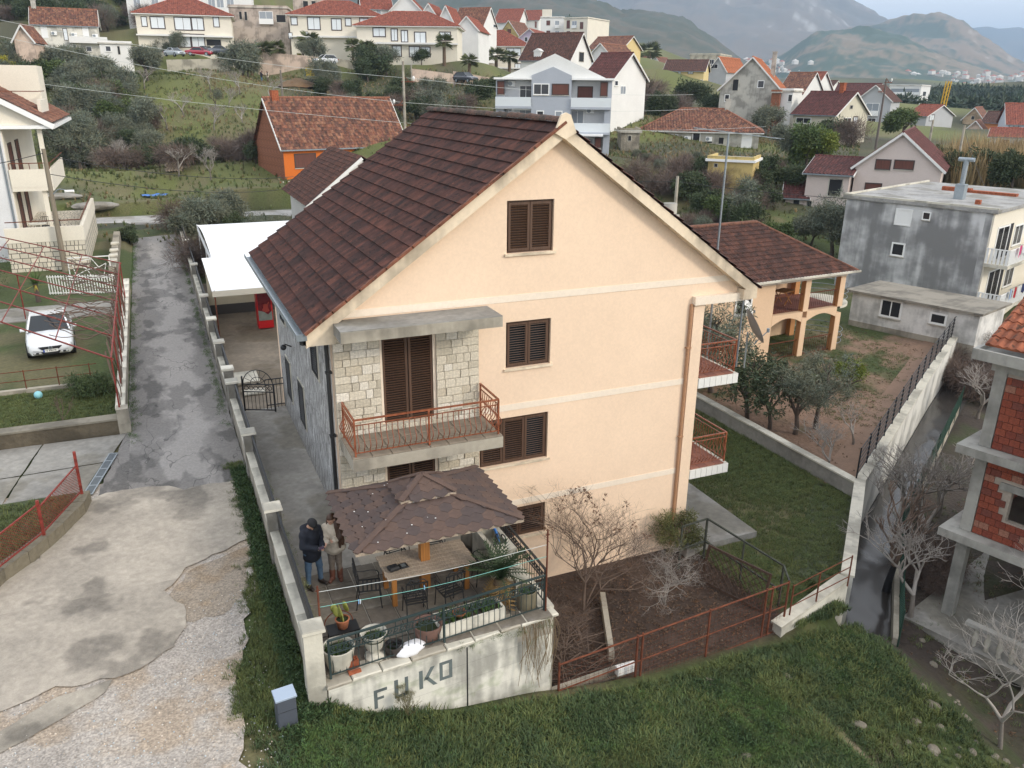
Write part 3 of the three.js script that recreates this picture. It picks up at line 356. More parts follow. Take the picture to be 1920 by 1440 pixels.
// front retaining wall
const FA = [-1.5, 0, 5.33], FB = [3.36, 0, 4.93];
{
  const W = thing('retaining_wall', 'whitewashed retaining wall under the terrace railing with grey painted letters', 'wall'); const L = onLine(W, FA, FB);
  obj('wall_face', ext([[0, -2.6], [L, -2.6], [L, -0.1], [0, -0.1]], 0.3).translate(0, 0, -0.3), mat([0.70, 0.68, 0.63], { map: tex(512, [4.9, 2.6], (u, v) => { const s = fbm(u * 30, v * 3, 131, 3), b = fbm(u * 7, v * 4, 133, 5), k = 0.72 + 0.28 * sstep(0.3, 0.6, b * 0.65 + s * 0.35), g = sstep(0.56, 0.7, fbm(u * 9 + 3, v * 6, 135, 4)), ln = Math.abs(((v * 6.5) % 1) - 0.5) > 0.485 ? 0.93 : 1; return [k * ln * (1 - 0.10 * g), k * ln * (1 - 0.08 * g), k * ln * (0.98 - 0.12 * g)]; }), bump: T.bumpFine, bs: 0.004 }), W);
  obj('expansion_joint', bb(2.84, 2.87, -1.75, -0.2, 0.001, 0.004), M.black, W);
  let x = -0.05; const r = RNG(8); let i = 0; while (x < L + 0.05) { const w = Math.min(rr(0.45, 0.75, r), L + 0.1 - x); if (w < 0.1) break; const g = cbx(w - 0.02, 0.46, 0.08, 0.02).rotateX(-Math.PI / 2); mesh('coping_stone', planarUV(g), i++ % 3 ? M.concPale : M.concOld, W, [x + w / 2, -0.045 + rr(-0.01, 0.01, r), -0.13 + rr(-0.015, 0.015, r)], [rr(-0.02, 0.02, r), rr(-0.015, 0.015, r), 0]); x += w; }
  const pm = mat([0.13, 0.16, 0.17], { map: T.weather }); const P = (gs) => obj('painted_letter', gs.map(b => bb(b[0], b[1], b[2], b[3], 0.0005, 0.0035)), pm, W);
  P([[0.86, 0.93, -0.94, -0.5], [0.93, 1.13, -0.57, -0.5], [0.93, 1.06, -0.74, -0.68]]);                                    // F
  P([[1.28, 1.36, -0.86, -0.42], [1.36, 1.5, -0.86, -0.79], [1.5, 1.57, -0.86, -0.42]]);                                     // U
  const k = (x0, y0, x1, y1) => ext([[x0, y0], [x0 + 0.09, y0], [x1 + 0.09, y1], [x1, y1]], 0.0025).translate(0, 0, 0.001); obj('painted_letter', [bb(1.80, 1.88, -0.84, -0.4, 0.0005, 0.0034), k(1.89, -0.66, 2.05, -0.38), k(2.1, -0.84, 1.91, -0.6)], pm, W); // K
  P([[2.24, 2.31, -0.8, -0.36], [2.31, 2.45, -0.8, -0.73], [2.31, 2.45, -0.43, -0.36], [2.45, 2.52, -0.8, -0.36]]);           // O
  const S = thing('retaining_wall', 'mossy concrete side wall dropping from the terrace to the pen', 'wall'); obj('wall_face', bb(3.2, 3.42, -2.9, -0.06, 0.02, 4.88), M.concOld, S); obj('coping', bb(3.12, 3.46, -0.06, 0.02, 0.02, 4.78), M.concPale, S);
}
function ironRail(name, label, a, b, h, m, step, cat = 'railing') { // ornamental panel railing from a to b
  const G = thing(name, label, cat), L = onLine(G, a, b), dy = b[1] - a[1], s = dy / L, y = (x, k) => k + s * x; const bar2 = (k, w, t) => sbar([0, y(0, k), 0], [L, y(L, k), 0], w, t);
  obj('top_rail', bar2(h, 0.05, 0.03), m, G); obj('band_rail', bar2(h - 0.14, 0.02, 0.018), m, G); obj('band_rail', bar2(h - 0.30, 0.02, 0.018), m, G); obj('bottom_rail', bar2(0.1, 0.025, 0.018), m, G);
  for (const t of [0, 0.5, 1]) obj('post', sbar([L * t, y(L * t, 0), 0], [L * t, y(L * t, h), 0], 0.04, 0.04), m, G);
  const n = Math.round(L / step), g1 = planarUV(bar([0, 0.1, 0], [0, h - 0.3, 0], 0.008, 0.008, 4)), g2 = planarUV(merge([tube([[-0.045, h - 0.28, 0], [-0.02, h - 0.2, 0], [0.03, h - 0.17, 0], [0.045, h - 0.21, 0], [0.01, h - 0.24, 0]], 0.011, 4, 8), tube([[0.05, h - 0.28, 0], [0.0, h - 0.26, 0], [-0.03, h - 0.19, 0], [-0.01, h - 0.16, 0]], 0.009, 4, 6)])), g3b = planarUV(bar([0, h - 0.14, 0], [0, h, 0], 0.008, 0.008, 4));
  for (let i = 0; i < n; i++) { const x = L * (i + 0.5) / n; mesh('baluster', g1, m, G, [x, s * x, 0]); mesh('scroll', g2, m, G, [x, s * x, 0]); if (i % 2 === 0) mesh('short_bar', g3b, m, G, [x, s * x, 0]); }
  return G;
}
ironRail('iron_railing', 'dark green wrought iron railing along the front edge of the terrace', [-1.42, -0.02, 5.2], [3.2, 0.0, 4.83], 0.87, M.greenIron, 0.125);
ironRail('iron_railing', 'black wrought iron railing down the right side of the terrace', [3.27, 0.02, 4.72], [3.27, 0.02, 0.35], 0.9, M.iron, 0.125);
// ---------- gazebo ----------
{
  const G = thing('gazebo', 'gazebo with hexagonal brown shingle roof on a single wooden post', 'gazebo', [1.12, 0, 3.05]);
  obj('post', cbx(0.2, 0.2, 2.5, 0.02).rotateX(Math.PI / 2).translate(0, 1.25, 0), M.honeyWood, G);
  obj('brace', [sbar([0, 1.5, 0], [0.9, 2.12, 0], 0.08), sbar([0, 1.5, 0], [-0.9, 2.12, 0], 0.08), sbar([0, 1.5, 0], [0, 2.16, 0.75], 0.08), sbar([0, 1.5, 0], [0, 2.16, -0.75], 0.08)], M.honeyWood, G);
  const hm = [mat([0.115, 0.075, 0.062], { map: T.grain, bump: T.bumpFine, bs: 0.003 }), mat([0.10, 0.068, 0.06], { map: T.grain }), mat([0.13, 0.082, 0.064], { map: T.grain }), mat([0.09, 0.065, 0.06], { map: T.grain })];
  const hex = (w, h) => { const s = new THREE.Shape(); for (let i = 0; i < 6; i++) { const a = Math.PI / 6 + i * Math.PI / 3; s[i ? 'lineTo' : 'moveTo'](Math.cos(a) * w / 1.732, Math.sin(a) * h / 2); } return new THREE.ExtrudeGeometry(s, { depth: 0.012, bevelEnabled: true, bevelThickness: 0.004, bevelSize: 0.004, bevelSegments: 1 }).rotateX(-Math.PI / 2); };
  const r = RNG(17), hg = planarUV(hex(0.27, 0.31));
  function pyr(ax, az, y0, y1, top, nm, shingles) { // hipped roof, half sizes ax az, apex size top
    const rise = y1 - y0; const bdg = new THREE.BufferGeometry(), P = [[-ax, y0, -az], [ax, y0, -az], [ax, y0, az], [-ax, y0, az], [-top, y1, -top], [top, y1, -top], [top, y1, top], [-top, y1, top]], F = [[0, 4, 5, 1], [1, 5, 6, 2], [2, 6, 7, 3], [3, 7, 4, 0], [4, 7, 6, 5]], v = []; for (const f of F) for (const i of [f[0], f[1], f[2], f[0], f[2], f[3]]) v.push(...P[i]); bdg.setAttribute('position', new THREE.Float32BufferAttribute(v, 3)); bdg.computeVertexNormals();
    const low = bdg.clone().translate(0, -0.05, 0); const rf = obj(nm, [bdg, low], hm[1], G);
    obj('fascia', [bb(-ax, ax, y0 - 0.07, y0 - 0.002, az - 0.03, az), bb(-ax, ax, y0 - 0.07, y0 - 0.002, -az, -az + 0.03), bb(ax - 0.03, ax, y0 - 0.071, y0 - 0.002, -az + 0.03, az - 0.03), bb(-ax, -ax + 0.03, y0 - 0.071, y0 - 0.002, -az + 0.03, az - 0.03)], M.greyWood, rf);
    if (shingles) for (let s = 0; s < 4; s++) { const hw = s % 2 ? az : ax, dp = (s % 2 ? ax : az) - top, sl = Math.hypot(dp, rise), th = Math.atan2(rise, dp), n = Math.round(sl / 0.215), rot = [0, Math.PI / 2, Math.PI, -Math.PI / 2][s];
      for (let k = 0; k < n; k++) { const t = (k + 0.35) / n, L = mix(hw, top, t), c = Math.floor(L * 2 / 0.27) + (k % 2); for (let i = 0; i < c; i++) { const x = (i - (c - 1) / 2) * 0.27; if (Math.abs(x) > L - 0.02) continue; const o = mesh('shingle', hg, hm[Math.floor(r() * 4)], rf); const dist = (s % 2 ? ax : az) - dp * t, yy = y0 + rise * t + 0.004; o.position.set(x, yy, dist).applyAxisAngle(V3(0, 1, 0), rot); o.rotation.set(th - 0.045 + rr(-0.01, 0.01, r), rot, rr(-0.01, 0.01, r), 'YXZ'); } } }
    // hip caps
    for (const [sx, sz] of [[1, 1], [1, -1], [-1, 1], [-1, -1]]) obj('hip_cap', sbar([sx * ax, y0 + 0.02, sz * az], [sx * top, y1 + 0.02, sz * top], 0.13, 0.025), hm[2], rf);
  }
  pyr(1.77, 1.35, 2.05, 2.52, 0.2, 'roof', true); pyr(0.6, 0.47, 2.5, 2.80, 0.02, 'cupola_roof', true);
  for (let i = 0; i < 22; i++) { const x = rr(-1.5, 0.3, r), z = rr(-0.9, 1.25, r), t = Math.max(Math.abs(x) / 1.77, Math.abs(z) / 1.35); obj('bird_dropping', new THREE.SphereGeometry(rr(0.008, 0.02, r), 6, 4).scale(1, 0.3, 1).translate(x, mix(2.52, 2.05, clamp((t - 0.15) / 0.85, 0, 1)) + 0.035, z), M.white, G); }
}
// ---------- table and iron chairs ----------
{
  const t = thing('wooden_table', 'long weathered plank table under the gazebo', 'table', [1.14, 0, 3.07]);
  const pg = planarUV(cbx(1.98, 0.135, 0.035, 0.006).rotateX(-Math.PI / 2)); for (let i = 0; i < 7; i++) mesh('plank', pg, M.greyWood, t, [rr(-0.01, 0.01), 0.735, -0.43 + i * 0.143 + (i > 2 ? 0.01 : 0)]);
  obj('apron', [bb(-0.9, 0.9, 0.62, 0.715, -0.4, -0.37), bb(-0.9, 0.9, 0.62, 0.715, 0.37, 0.4)], M.greyWood, t);
  for (const x of [-0.82, 0.82]) for (const z of [-0.36, 0.36]) obj('leg', bb(x - 0.05, x + 0.05, 0.0, 0.714, z - 0.05, z + 0.05), M.honeyWood, t);
  const c0 = thing('iron_chair', '', 'chair'); const I = M.iron, sc = (p) => tube(p, 0.011, 5, 20);
  obj('seat', [sbar([-0.22, 0.45, -0.22], [0.22, 0.45, -0.22], 0.022), sbar([-0.22, 0.45, 0.22], [0.22, 0.45, 0.22], 0.022), sbar([-0.22, 0.45, -0.22], [-0.22, 0.45, 0.22], 0.022), sbar([0.22, 0.45, -0.22], [0.22, 0.45, 0.22], 0.022), ...[-0.13, -0.04, 0.05, 0.14].map(z => bx(0.44, 0.006, 0.035, 0, 0.452, z))], I, c0);
  for (const x of [-0.21, 0.21]) { obj('leg', bar([x, 0.45, 0.21], [x * 1.08, 0, 0.25], 0.013), I, c0); obj('leg', bar([x, 0.45, -0.21], [x * 1.08, 0, -0.29], 0.013), I, c0); obj('armrest', sc([[x * 1.05, 0.46, 0.2], [x * 1.12, 0.62, 0.2], [x * 1.12, 0.67, 0.08], [x * 1.05, 0.66, -0.15], [x, 0.68, -0.24]]), I, c0); }
  obj('backrest', [bar([-0.21, 0.45, -0.21], [-0.22, 1.0, -0.31], 0.013), bar([0.21, 0.45, -0.21], [0.22, 1.0, -0.31], 0.013), sbar([-0.22, 0.98, -0.305], [0.22, 0.98, -0.305], 0.022), sbar([-0.215, 0.56, -0.225], [0.215, 0.56, -0.225], 0.018), sbar([-0.215, 0.80, -0.27], [0.215, 0.80, -0.27], 0.018), ...[-0.1, 0.1].flatMap(x => [sc([[x - 0.07, 0.58, -0.23], [x - 0.08, 0.7, -0.25], [x, 0.78, -0.265], [x + 0.08, 0.7, -0.25], [x + 0.02, 0.64, -0.24], [x - 0.02, 0.69, -0.25]])]), ...[-0.14, -0.05, 0.05, 0.14].map(x => bar([x, 0.8, -0.27], [x, 0.98, -0.305], 0.008)), sc([[-0.2, 1.0, -0.31], [-0.12, 1.08, -0.32], [0, 1.04, -0.315], [0.12, 1.08, -0.32], [0.2, 1.0, -0.31]])], I, c0);
  const spots = [[-0.15, 3.15, 1.35, 'black iron chair at the left end of the plank table'], [0.62, 3.95, Math.PI - 0.1, 'black iron chair nearest the railing, tucked under the left of the table'], [1.38, 3.95, Math.PI + 0.15, 'black iron chair nearest the railing, right of the gazebo post'], [2.45, 3.3, -1.7, 'black iron chair at the right end of the table beside the palm'], [0.75, 2.1, 0.1, 'black iron chair behind the table, left of the post'], [1.65, 2.05, -0.1, 'black iron chair behind the table, right of the post']];
  spots.forEach(([x, z, a, l], i) => { const o = i ? c0.clone() : c0; if (i) { o.name = numbered('iron_chair'); scene.add(o); } o.position.set(x, 0.004, z); o.rotation.y = a; o.userData = { label: l, category: 'chair', group: 'iron chairs round the plank table' }; });
  const bag = thing('camera_bag', 'open black camera bag lying on the plank table', 'bag', [0.5, 0.753, 3.22], 0.15); obj('body', cbx(0.22, 0.2, 0.1, 0.03).rotateX(-Math.PI / 2).translate(-0.13, 0.05, 0), M.black, bag); obj('lid', cbx(0.2, 0.2, 0.03, 0.012).rotateX(-Math.PI / 2).translate(0.1, 0.025, 0), M.black, bag); obj('lining', bb(0.05, 0.15, 0.041, 0.045, -0.06, 0.05), M.galv, bag);
}
// ---------- pots, planters, trough ----------
function pot(name, label, cat, pos, prof, m, soil = true, plant) { const g = thing(name, label, cat, pos); obj('pot', lathe(prof, 18), m, g); const top = prof[prof.length - 1], rim = Math.max(...prof.map(p => p[0])); if (soil) obj('soil', new THREE.CylinderGeometry(rim * 0.86, rim * 0.8, 0.02, 16).translate(0, top[1] - 0.05, 0), mat([0.035, 0.05, 0.015], { map: T.grain }), g); if (plant) plant(g, top[1] - 0.05, rim); return g; }
function leafG(l, w, curl = 0.2) { const g = grid(1, 3, (u, v) => [(u - 0.5) * w * Math.sin(Math.PI * Math.min(0.98, 0.12 + v * 0.88)), curl * l * v * v * -1 + v * l * 0.5, v * l]); return g; }
function tuft(n, h, w, r, lean = 0.5) { const gs = []; for (let i = 0; i < n; i++) { const a = r() * 6.283, hh = h * rr(0.6, 1.1, r), t = rr(0.1, lean, r), o = [Math.cos(a), Math.sin(a)], s = [-o[1] * w / 2, o[0] * w / 2], x = rr(-0.06, 0.06, r), z = rr(-0.06, 0.06, r); const p = [x - s[0], 0, z - s[1], x + s[0], 0, z + s[1], x + o[0] * t * hh * 0.45 + s[0] * 0.7, hh * 0.6, z + o[1] * t * hh * 0.45 + s[1] * 0.7, x + o[0] * t * hh * 0.45 - s[0] * 0.7, hh * 0.6, z + o[1] * t * hh * 0.45 - s[1] * 0.7, x + o[0] * t * hh * 1.1, hh * (1 - t * 0.3), z + o[1] * t * hh * 1.1]; const g = new THREE.BufferGeometry(); g.setAttribute('position', new THREE.Float32BufferAttribute([0, 1, 2, 0, 2, 3, 3, 2, 4].flatMap(k => p.slice(k * 3, k * 3 + 3)), 3)); g.computeVertexNormals(); gs.push(g); } return merge(gs); }
const greens = { herb: leafMat([0.06, 0.12, 0.025]), grass: leafMat([0.07, 0.115, 0.025]), dark: leafMat([0.028, 0.05, 0.018]), olive: leafMat([0.10, 0.115, 0.075]), cactus: mat([0.20, 0.21, 0.04], { rough: 0.6 }), palm: leafMat([0.035, 0.06, 0.022]), dry: leafMat([0.30, 0.19, 0.07]) };
const herb = (n, h) => (g, y, rim) => { const r = RNG(n * 7 + 3), gs = []; for (let i = 0; i < n; i++) { const a = r() * 6.28, q = Math.sqrt(r()) * rim * 0.75; gs.push(tuft(5, h, 0.03, r).translate(Math.cos(a) * q, y, Math.sin(a) * q)); } obj('plant', gs, greens.herb, g); };
pot('flower_pot', 'large round grey stone pot of herbs beside the corner pillar', 'pot', [-1.2, 0, 4.95], [[0, 0], [0.2, 0], [0.24, 0.12], [0.29, 0.34], [0.32, 0.5], [0.28, 0.5], [0.27, 0.42]], M.concPale, true, herb(14, 0.2));
pot('cactus_pot', 'terracotta pot with a prickly pear cactus on a dark stand', 'pot', [-0.98, 0.45, 4.35], [[0, 0], [0.1, 0], [0.14, 0.18], [0.15, 0.2], [0.12, 0.2]], M.terracotta, true, (g, y) => { const r = RNG(3); for (let i = 0; i < 11; i++) { const a = r() * 6.28, k = i < 4 ? 0 : 1; mesh('cactus_pad', planarUV(new THREE.SphereGeometry(0.09, 8, 6).scale(0.75, 1.25, 0.22)), greens.cactus, g, [Math.cos(a) * (0.04 + 0.1 * k), y + 0.08 + k * rr(0.1, 0.24, r), Math.sin(a) * (0.04 + 0.08 * k)], [rr(-0.4, 0.4, r), a, rr(-0.5, 0.5, r)]); } });
{ const s = thing('plant_stand', 'small black iron plant stand with hoop top behind the corner pot', 'stand', [-0.98, 0, 4.35]); obj('shelf', [bb(-0.3, 0.3, 0.42, 0.445, -0.18, 0.18)], M.iron, s); for (const x of [-0.27, 0.27]) for (const z of [-0.15, 0.15]) obj('leg', bar([x, 0, z], [x, 0.42, z], 0.012), M.iron, s); obj('hoop', new THREE.TorusGeometry(0.28, 0.012, 5, 20, Math.PI).translate(-0.05, 0.45, -0.16), M.rust, s); }
{ const b = thing('hollow_brick', 'pair of orange hollow clay bricks on the terrace edge', 'brick', [-0.98, 0.0, 5.06], 0.08); obj('brick', ext(rect(-0.12, 0.12, 0, 0.14), 0.19, [0, 1, 2, 3].flatMap(i => [rect(-0.105 + i * 0.055, -0.065 + i * 0.055, 0.02, 0.06), rect(-0.105 + i * 0.055, -0.065 + i * 0.055, 0.08, 0.12)])).rotateX(-Math.PI / 2).translate(0, 0, 0.05), M.clay, b); obj('brick', bb(-0.12, 0.12, 0.0, 0.05, 0.12, 0.19), M.clay, b); }
pot('stone_urn', 'white carved stone urn with small plant on the terrace edge', 'urn', [-0.5, 0, 4.9], [[0, 0], [0.2, 0], [0.2, 0.05], [0.1, 0.09], [0.09, 0.16], [0.16, 0.24], [0.2, 0.4], [0.21, 0.5], [0.27, 0.58], [0.24, 0.58], [0.2, 0.5]], M.whitewash, true, herb(6, 0.14));
pot('flower_pot', 'dark plastic pot holding a coiled wire rack beside the urn', 'pot', [-0.12, 0, 4.95], [[0, 0], [0.15, 0], [0.19, 0.22], [0.17, 0.22], [0.16, 0.15]], mat([0.06, 0.05, 0.045], { map: T.grain }), true, (g, y) => obj('wire_rack', [0, 1, 2, 3].map(i => new THREE.TorusGeometry(0.11, 0.012, 5, 14).rotateX(1.2).rotateY(i * 1.5).translate(0.05 * Math.cos(i * 1.5), y + 0.1, 0.05 * Math.sin(i * 1.5))), M.black, g));
{ const g = new THREE.SphereGeometry(1, 22, 14); const p = g.attributes.position; for (let i = 0; i < p.count; i++) { const x = p.getX(i), y = p.getY(i), z = p.getZ(i), k = 0.85 + 0.35 * fbm(x * 2.2 + 5, z * 2.2 + y, 141, 3); p.setXYZ(i, x * 0.32 * k, Math.max(-0.02, y * 0.13 * k + 0.06), z * 0.17 * k); } g.computeVertexNormals(); const o = obj('plastic_sack', g, mat([0.78, 0.79, 0.82], { rough: 0.45 })); o.position.set(0.2, 0.0, 5.0); o.rotation.y = 0.25; tag(o, 'crumpled white plastic sack on the terrace coping', 'sack'); }
pot('flower_pot', 'wide brown clay bowl of earth left of the stone planter', 'pot', [0.62, 0, 4.78], [[0, 0], [0.2, 0], [0.27, 0.2], [0.31, 0.38], [0.27, 0.38], [0.25, 0.3]], mat([0.20, 0.11, 0.085], { map: T.grain }));
{ const b = thing('planter_box', 'long whitish concrete planter full of weeds along the railing', 'planter', [1.55, 0, 4.62], 0.08); obj('trough', [bb(-0.75, 0.75, 0, 0.3, 0.2, 0.25), bb(-0.75, 0.75, 0, 0.3, -0.25, -0.2), bb(-0.75, -0.7, 0, 0.3, -0.2, 0.2), bb(0.7, 0.75, 0, 0.3, -0.2, 0.2)], M.whitewash, b); obj('soil', bb(-0.7, 0.7, 0.0, 0.24, -0.2, 0.2), mat([0.05, 0.04, 0.03]), b); const r = RNG(9), gs = []; for (let i = 0; i < 60; i++) gs.push(tuft(6, 0.16, 0.03, r, 0.8).translate(rr(-0.68, 0.68, r), 0.24, rr(-0.18, 0.18, r))); obj('plant', gs, greens.herb, b); }
pot('flower_pot', 'small terracotta bowl with dry stems in the long planter', 'pot', [1.35, 0.25, 4.65], [[0, 0], [0.08, 0], [0.15, 0.12], [0.13, 0.12], [0.12, 0.09]], M.terracotta, true, (g, y) => { const r = RNG(6); obj('stem', [0, 1, 2, 3, 4].map(() => tube([[0, y, 0], [rr(-0.1, 0.1, r), y + 0.2, rr(-0.1, 0.1, r)], [rr(-0.2, 0.2, r), y + 0.4, rr(-0.1, 0.1, r)]], 0.006)), M.twig, g); });
{ // potted cycad palm
  const p = thing('cycad_palm', 'dark green cycad palm with brown dead fronds by the railing', 'palm', [2.42, 0, 4.25]); obj('trunk', lathe([[0, 0], [0.16, 0], [0.19, 0.2], [0.17, 0.5], [0.12, 0.62], [0, 0.65]], 12), mat([0.14, 0.09, 0.05], { map: T.grain, bump: T.bumpRough, bs: 0.03 }), p);
  const r = RNG(23), frond = (L, drop) => { const gs = [], pt = t => V3(0, 0.9 * L * t * (1 - t * drop), L * t * (0.35 + 0.65 * t)); const seg = 14; for (let i = 0; i < seg; i++) { const a = pt(i / seg), b = pt((i + 1) / seg); gs.push(sbar(a.toArray(), b.toArray(), 0.012)); const w = 0.17 * Math.sin(Math.PI * (0.15 + 0.8 * i / seg)); for (const s of [-1, 1]) { const g = new THREE.BufferGeometry(), d = b.clone().sub(a); g.setAttribute('position', new THREE.Float32BufferAttribute([a.x, a.y, a.z, a.x + s * w, a.y + 0.05, a.z + d.z * 1.2 + 0.05, a.x + d.x * 0.6, a.y + d.y * 0.6, a.z + d.z * 0.6], 3)); g.computeVertexNormals(); gs.push(g); } } return planarUV(merge(gs)); };
  const f1 = frond(0.75, 0.35), f2 = frond(0.7, 1.6); for (let i = 0; i < 30; i++) mesh('frond', f1, greens.palm, p, [0, 0.62, 0], [rr(-0.6, 0.35, r), i * 2.4, 0]).rotation.order = 'YXZ'; for (let i = 0; i < 16; i++) mesh('dead_frond', f2, greens.dry, p, [0, 0.55, 0], [rr(0.5, 1.0, r), i * 2.4, 0]).rotation.order = 'YXZ';
}
pot('flower_pot', 'tall cylindrical concrete pot in the corner of the two railings', 'pot', [2.92, 0, 4.55], [[0, 0], [0.2, 0], [0.22, 0.42], [0.19, 0.42], [0.18, 0.36]], mat([0.27, 0.24, 0.17], { map: T.weather }), true, herb(8, 0.22));
{ const s = thing('stone_sink', 'rough stone wash trough with a blue hose in it by the side railing', 'trough', [2.9, 0, 2.75], 0.02); obj('basin', [bb(-0.28, 0.28, 0, 0.4, -0.65, 0.65), bb(-0.28, -0.18, 0.4, 0.72, -0.65, 0.65), bb(0.18, 0.28, 0.4, 0.72, -0.65, 0.65), bb(-0.18, 0.18, 0.4, 0.72, -0.65, -0.5), bb(-0.18, 0.18, 0.4, 0.72, 0.35, 0.65)], M.concPale, s); obj('tap', tube([[0.05, 0.7, 0.5], [0.05, 0.98, 0.5], [0.02, 1.0, 0.4], [0.02, 0.92, 0.36]], 0.014), M.iron, s);
  const h = obj('garden_hose', tube([[0.05, 0.95, -0.35], [0.0, 1.0, -0.15], [0.02, 0.86, 0.1], [0.05, 0.6, 0.2], [0.0, 0.46, 0.0]], 0.035, 6, 24), mat([0.02, 0.12, 0.35], { rough: 0.4 })); h.position.set(2.9, 0, 2.75); tag(h, 'thick blue hose hanging into the stone trough', 'hose'); }
pot('stone_jar', 'grey round stone jar behind the wash trough', 'jar', [2.75, 0, 1.75], [[0, 0], [0.2, 0], [0.3, 0.15], [0.3, 0.35], [0.2, 0.5], [0.24, 0.58], [0.2, 0.58], [0.17, 0.5]], M.concOld);
{ const b = thing('stone_bench', 'pale stone slab bench between trough and corner pot', 'bench', [3.0, 0, 3.75]); obj('slab', cbx(0.3, 0.75, 0.1, 0.015).rotateX(-Math.PI / 2).translate(0, 0.35, 0), M.concPale, b); for (const z of [-0.25, 0.25]) obj('support', bb(-0.12, 0.12, 0, 0.3, z - 0.06, z + 0.06), M.concPale, b); }
for (const [x, z, y0, y1, l] of [[-1.49, 4.92, -0.05, 1.88, 'thin rusty clothesline pole beside the corner pillar'], [3.22, 4.86, -0.05, 1.95, 'thin rusty clothesline pole at the railing corner']]) { const p = obj('clothesline_pole', [bar([0, y0, 0], [0, y1, 0], 0.02, 0.02, 6), sbar([-0.04, y1 - 0.1, 0], [0.04, y1 - 0.1, 0], 0.02)], M.rust); p.position.set(x, 0, z); tag(p, l, 'pole', 'clothesline poles'); }
for (const [a, b, l, m] of [[[-1.49, 1.42, 4.92], [3.22, 1.34, 4.86], 'lower green clothesline strung along the terrace railing', M.rope], [[-1.49, 1.75, 4.92], [3.22, 1.62, 4.86], 'upper pale clothesline strung above the terrace railing', M.cablePale]]) { const c = obj('clothesline', tube([a, [mix(a[0], b[0], 0.5), mix(a[1], b[1], 0.5) - 0.1, mix(a[2], b[2], 0.5)], b], 0.006, 4, 20), m); tag(c, l, 'clothesline'); }
[[-0.75, 1.335, 4.91, [0.25, 0.45, 0.75]], [-0.72, 1.33, 4.91, [0.7, 0.75, 0.8]], [0.55, 1.30, 4.89, [0.3, 0.5, 0.7]]].forEach(([x, y, z, c], i) => { const o = obj('clothes_peg', [bx(0.014, 0.08, 0.02, 0, 0, 0.008, 0, 0.1), bx(0.014, 0.08, 0.02, 0, 0, -0.008, 0, -0.1)], mat(c, { rough: 0.4 })); o.position.set(x, y, z); tag(o, ['blue clothes peg on the lower line near the left pole', 'white clothes peg next to the blue one', 'pale blue clothes peg on the lower line before the gazebo post'][i], 'clothes peg'); });
{ const o = obj('meter_box', [cbx(0.34, 0.62, 0.26, 0.01).translate(0, 0.45, 0)], mat([0.075, 0.085, 0.105], { rough: 0.5 })), g = thing('utility_box', 'blue grey metal utility box standing in the grass by the corner pillar', 'utility box', [-2.32, -0.5, 5.62], 0.1); scene.remove(o); g.add(o); o.name = 'cabinet'; obj('lid', cbx(0.38, 0.3, 0.05, 0.008).rotateX(-Math.PI / 2 + 0.12).translate(0, 0.79, 0), mat([0.33, 0.40, 0.50], { rough: 0.4 }), g); obj('door_seam', bb(-0.165, 0.165, 0.5, 0.506, 0.131, 0.134), M.black, g); obj('foot', bb(-0.1, 0.1, -0.2, 0.14, -0.08, 0.08), M.concrete, g); }
// ---------- yard gate ----------
{ const g = thing('iron_gate', 'black iron gate with a fan top standing open on the side yard', 'gate', [-1.35, 0, -9.2], -0.45); const I = M.iron, w = 1.05, gs = []; obj('frame', [sbar([0, 0.05, 0], [0, 1.3, 0], 0.045), sbar([w, 0.05, 0], [w, 1.05, 0], 0.045), sbar([0, 0.1, 0], [w, 0.1, 0], 0.035), sbar([0, 0.75, 0], [w, 0.75, 0], 0.03), sbar([0, 1.02, 0], [w, 1.02, 0], 0.03)], I, g); for (let i = 1; i < 8; i++) obj('bar', bar([w * i / 8, 0.1, 0], [w * i / 8, 0.75, 0], 0.009, 0.009, 4), I, g); obj('fan', [new THREE.TorusGeometry(0.5, 0.015, 5, 20, Math.PI).translate(w / 2, 1.03, 0), new THREE.TorusGeometry(0.25, 0.012, 5, 16, Math.PI).translate(w / 2, 1.03, 0), ...[1, 2, 3, 4, 5, 6].map(i => bar([w / 2, 1.03, 0], [w / 2 + 0.5 * Math.cos(i * Math.PI / 7), 1.03 + 0.5 * Math.sin(i * Math.PI / 7), 0], 0.008, 0.008, 4))], I, g); obj('scroll_band', [0, 1, 2, 3, 4, 5].map(i => new THREE.TorusGeometry(0.07, 0.012, 5, 10).translate(0.12 + i * 0.16, 0.885, 0)), I, g);
  const f = thing('iron_fence', 'short black iron fence between the gate and the slate wall', 'fence', [-0.62, 0, -9.25]); obj('rail', sbar([0, 0.12, 0], [0.62, 0.12, 0], 0.03), I, f); obj('rail', sbar([0, 0.85, 0], [0.62, 0.85, 0], 0.03), I, f); obj('rail', sbar([0, 1.05, 0], [0.62, 1.05, 0], 0.03), I, f); for (let i = 0; i <= 5; i++) obj('bar', bar([0.62 * i / 5, 0, 0], [0.62 * i / 5, 1.05, 0], 0.01, 0.01, 4), I, f);
  const st = thing('stepping_slab', 'pale concrete slabs lying in the side yard behind the gate', 'slab', [-0.95, 0, -12.6]); obj('slab', cbx(0.9, 1.3, 0.12, 0.02).rotateX(-Math.PI / 2).translate(0, 0.06, 0), M.concPale, st); obj('slab', cbx(0.8, 0.5, 0.08, 0.02).rotateX(-Math.PI / 2).translate(0.1, 0.04, 1.6), M.concPale, st); }
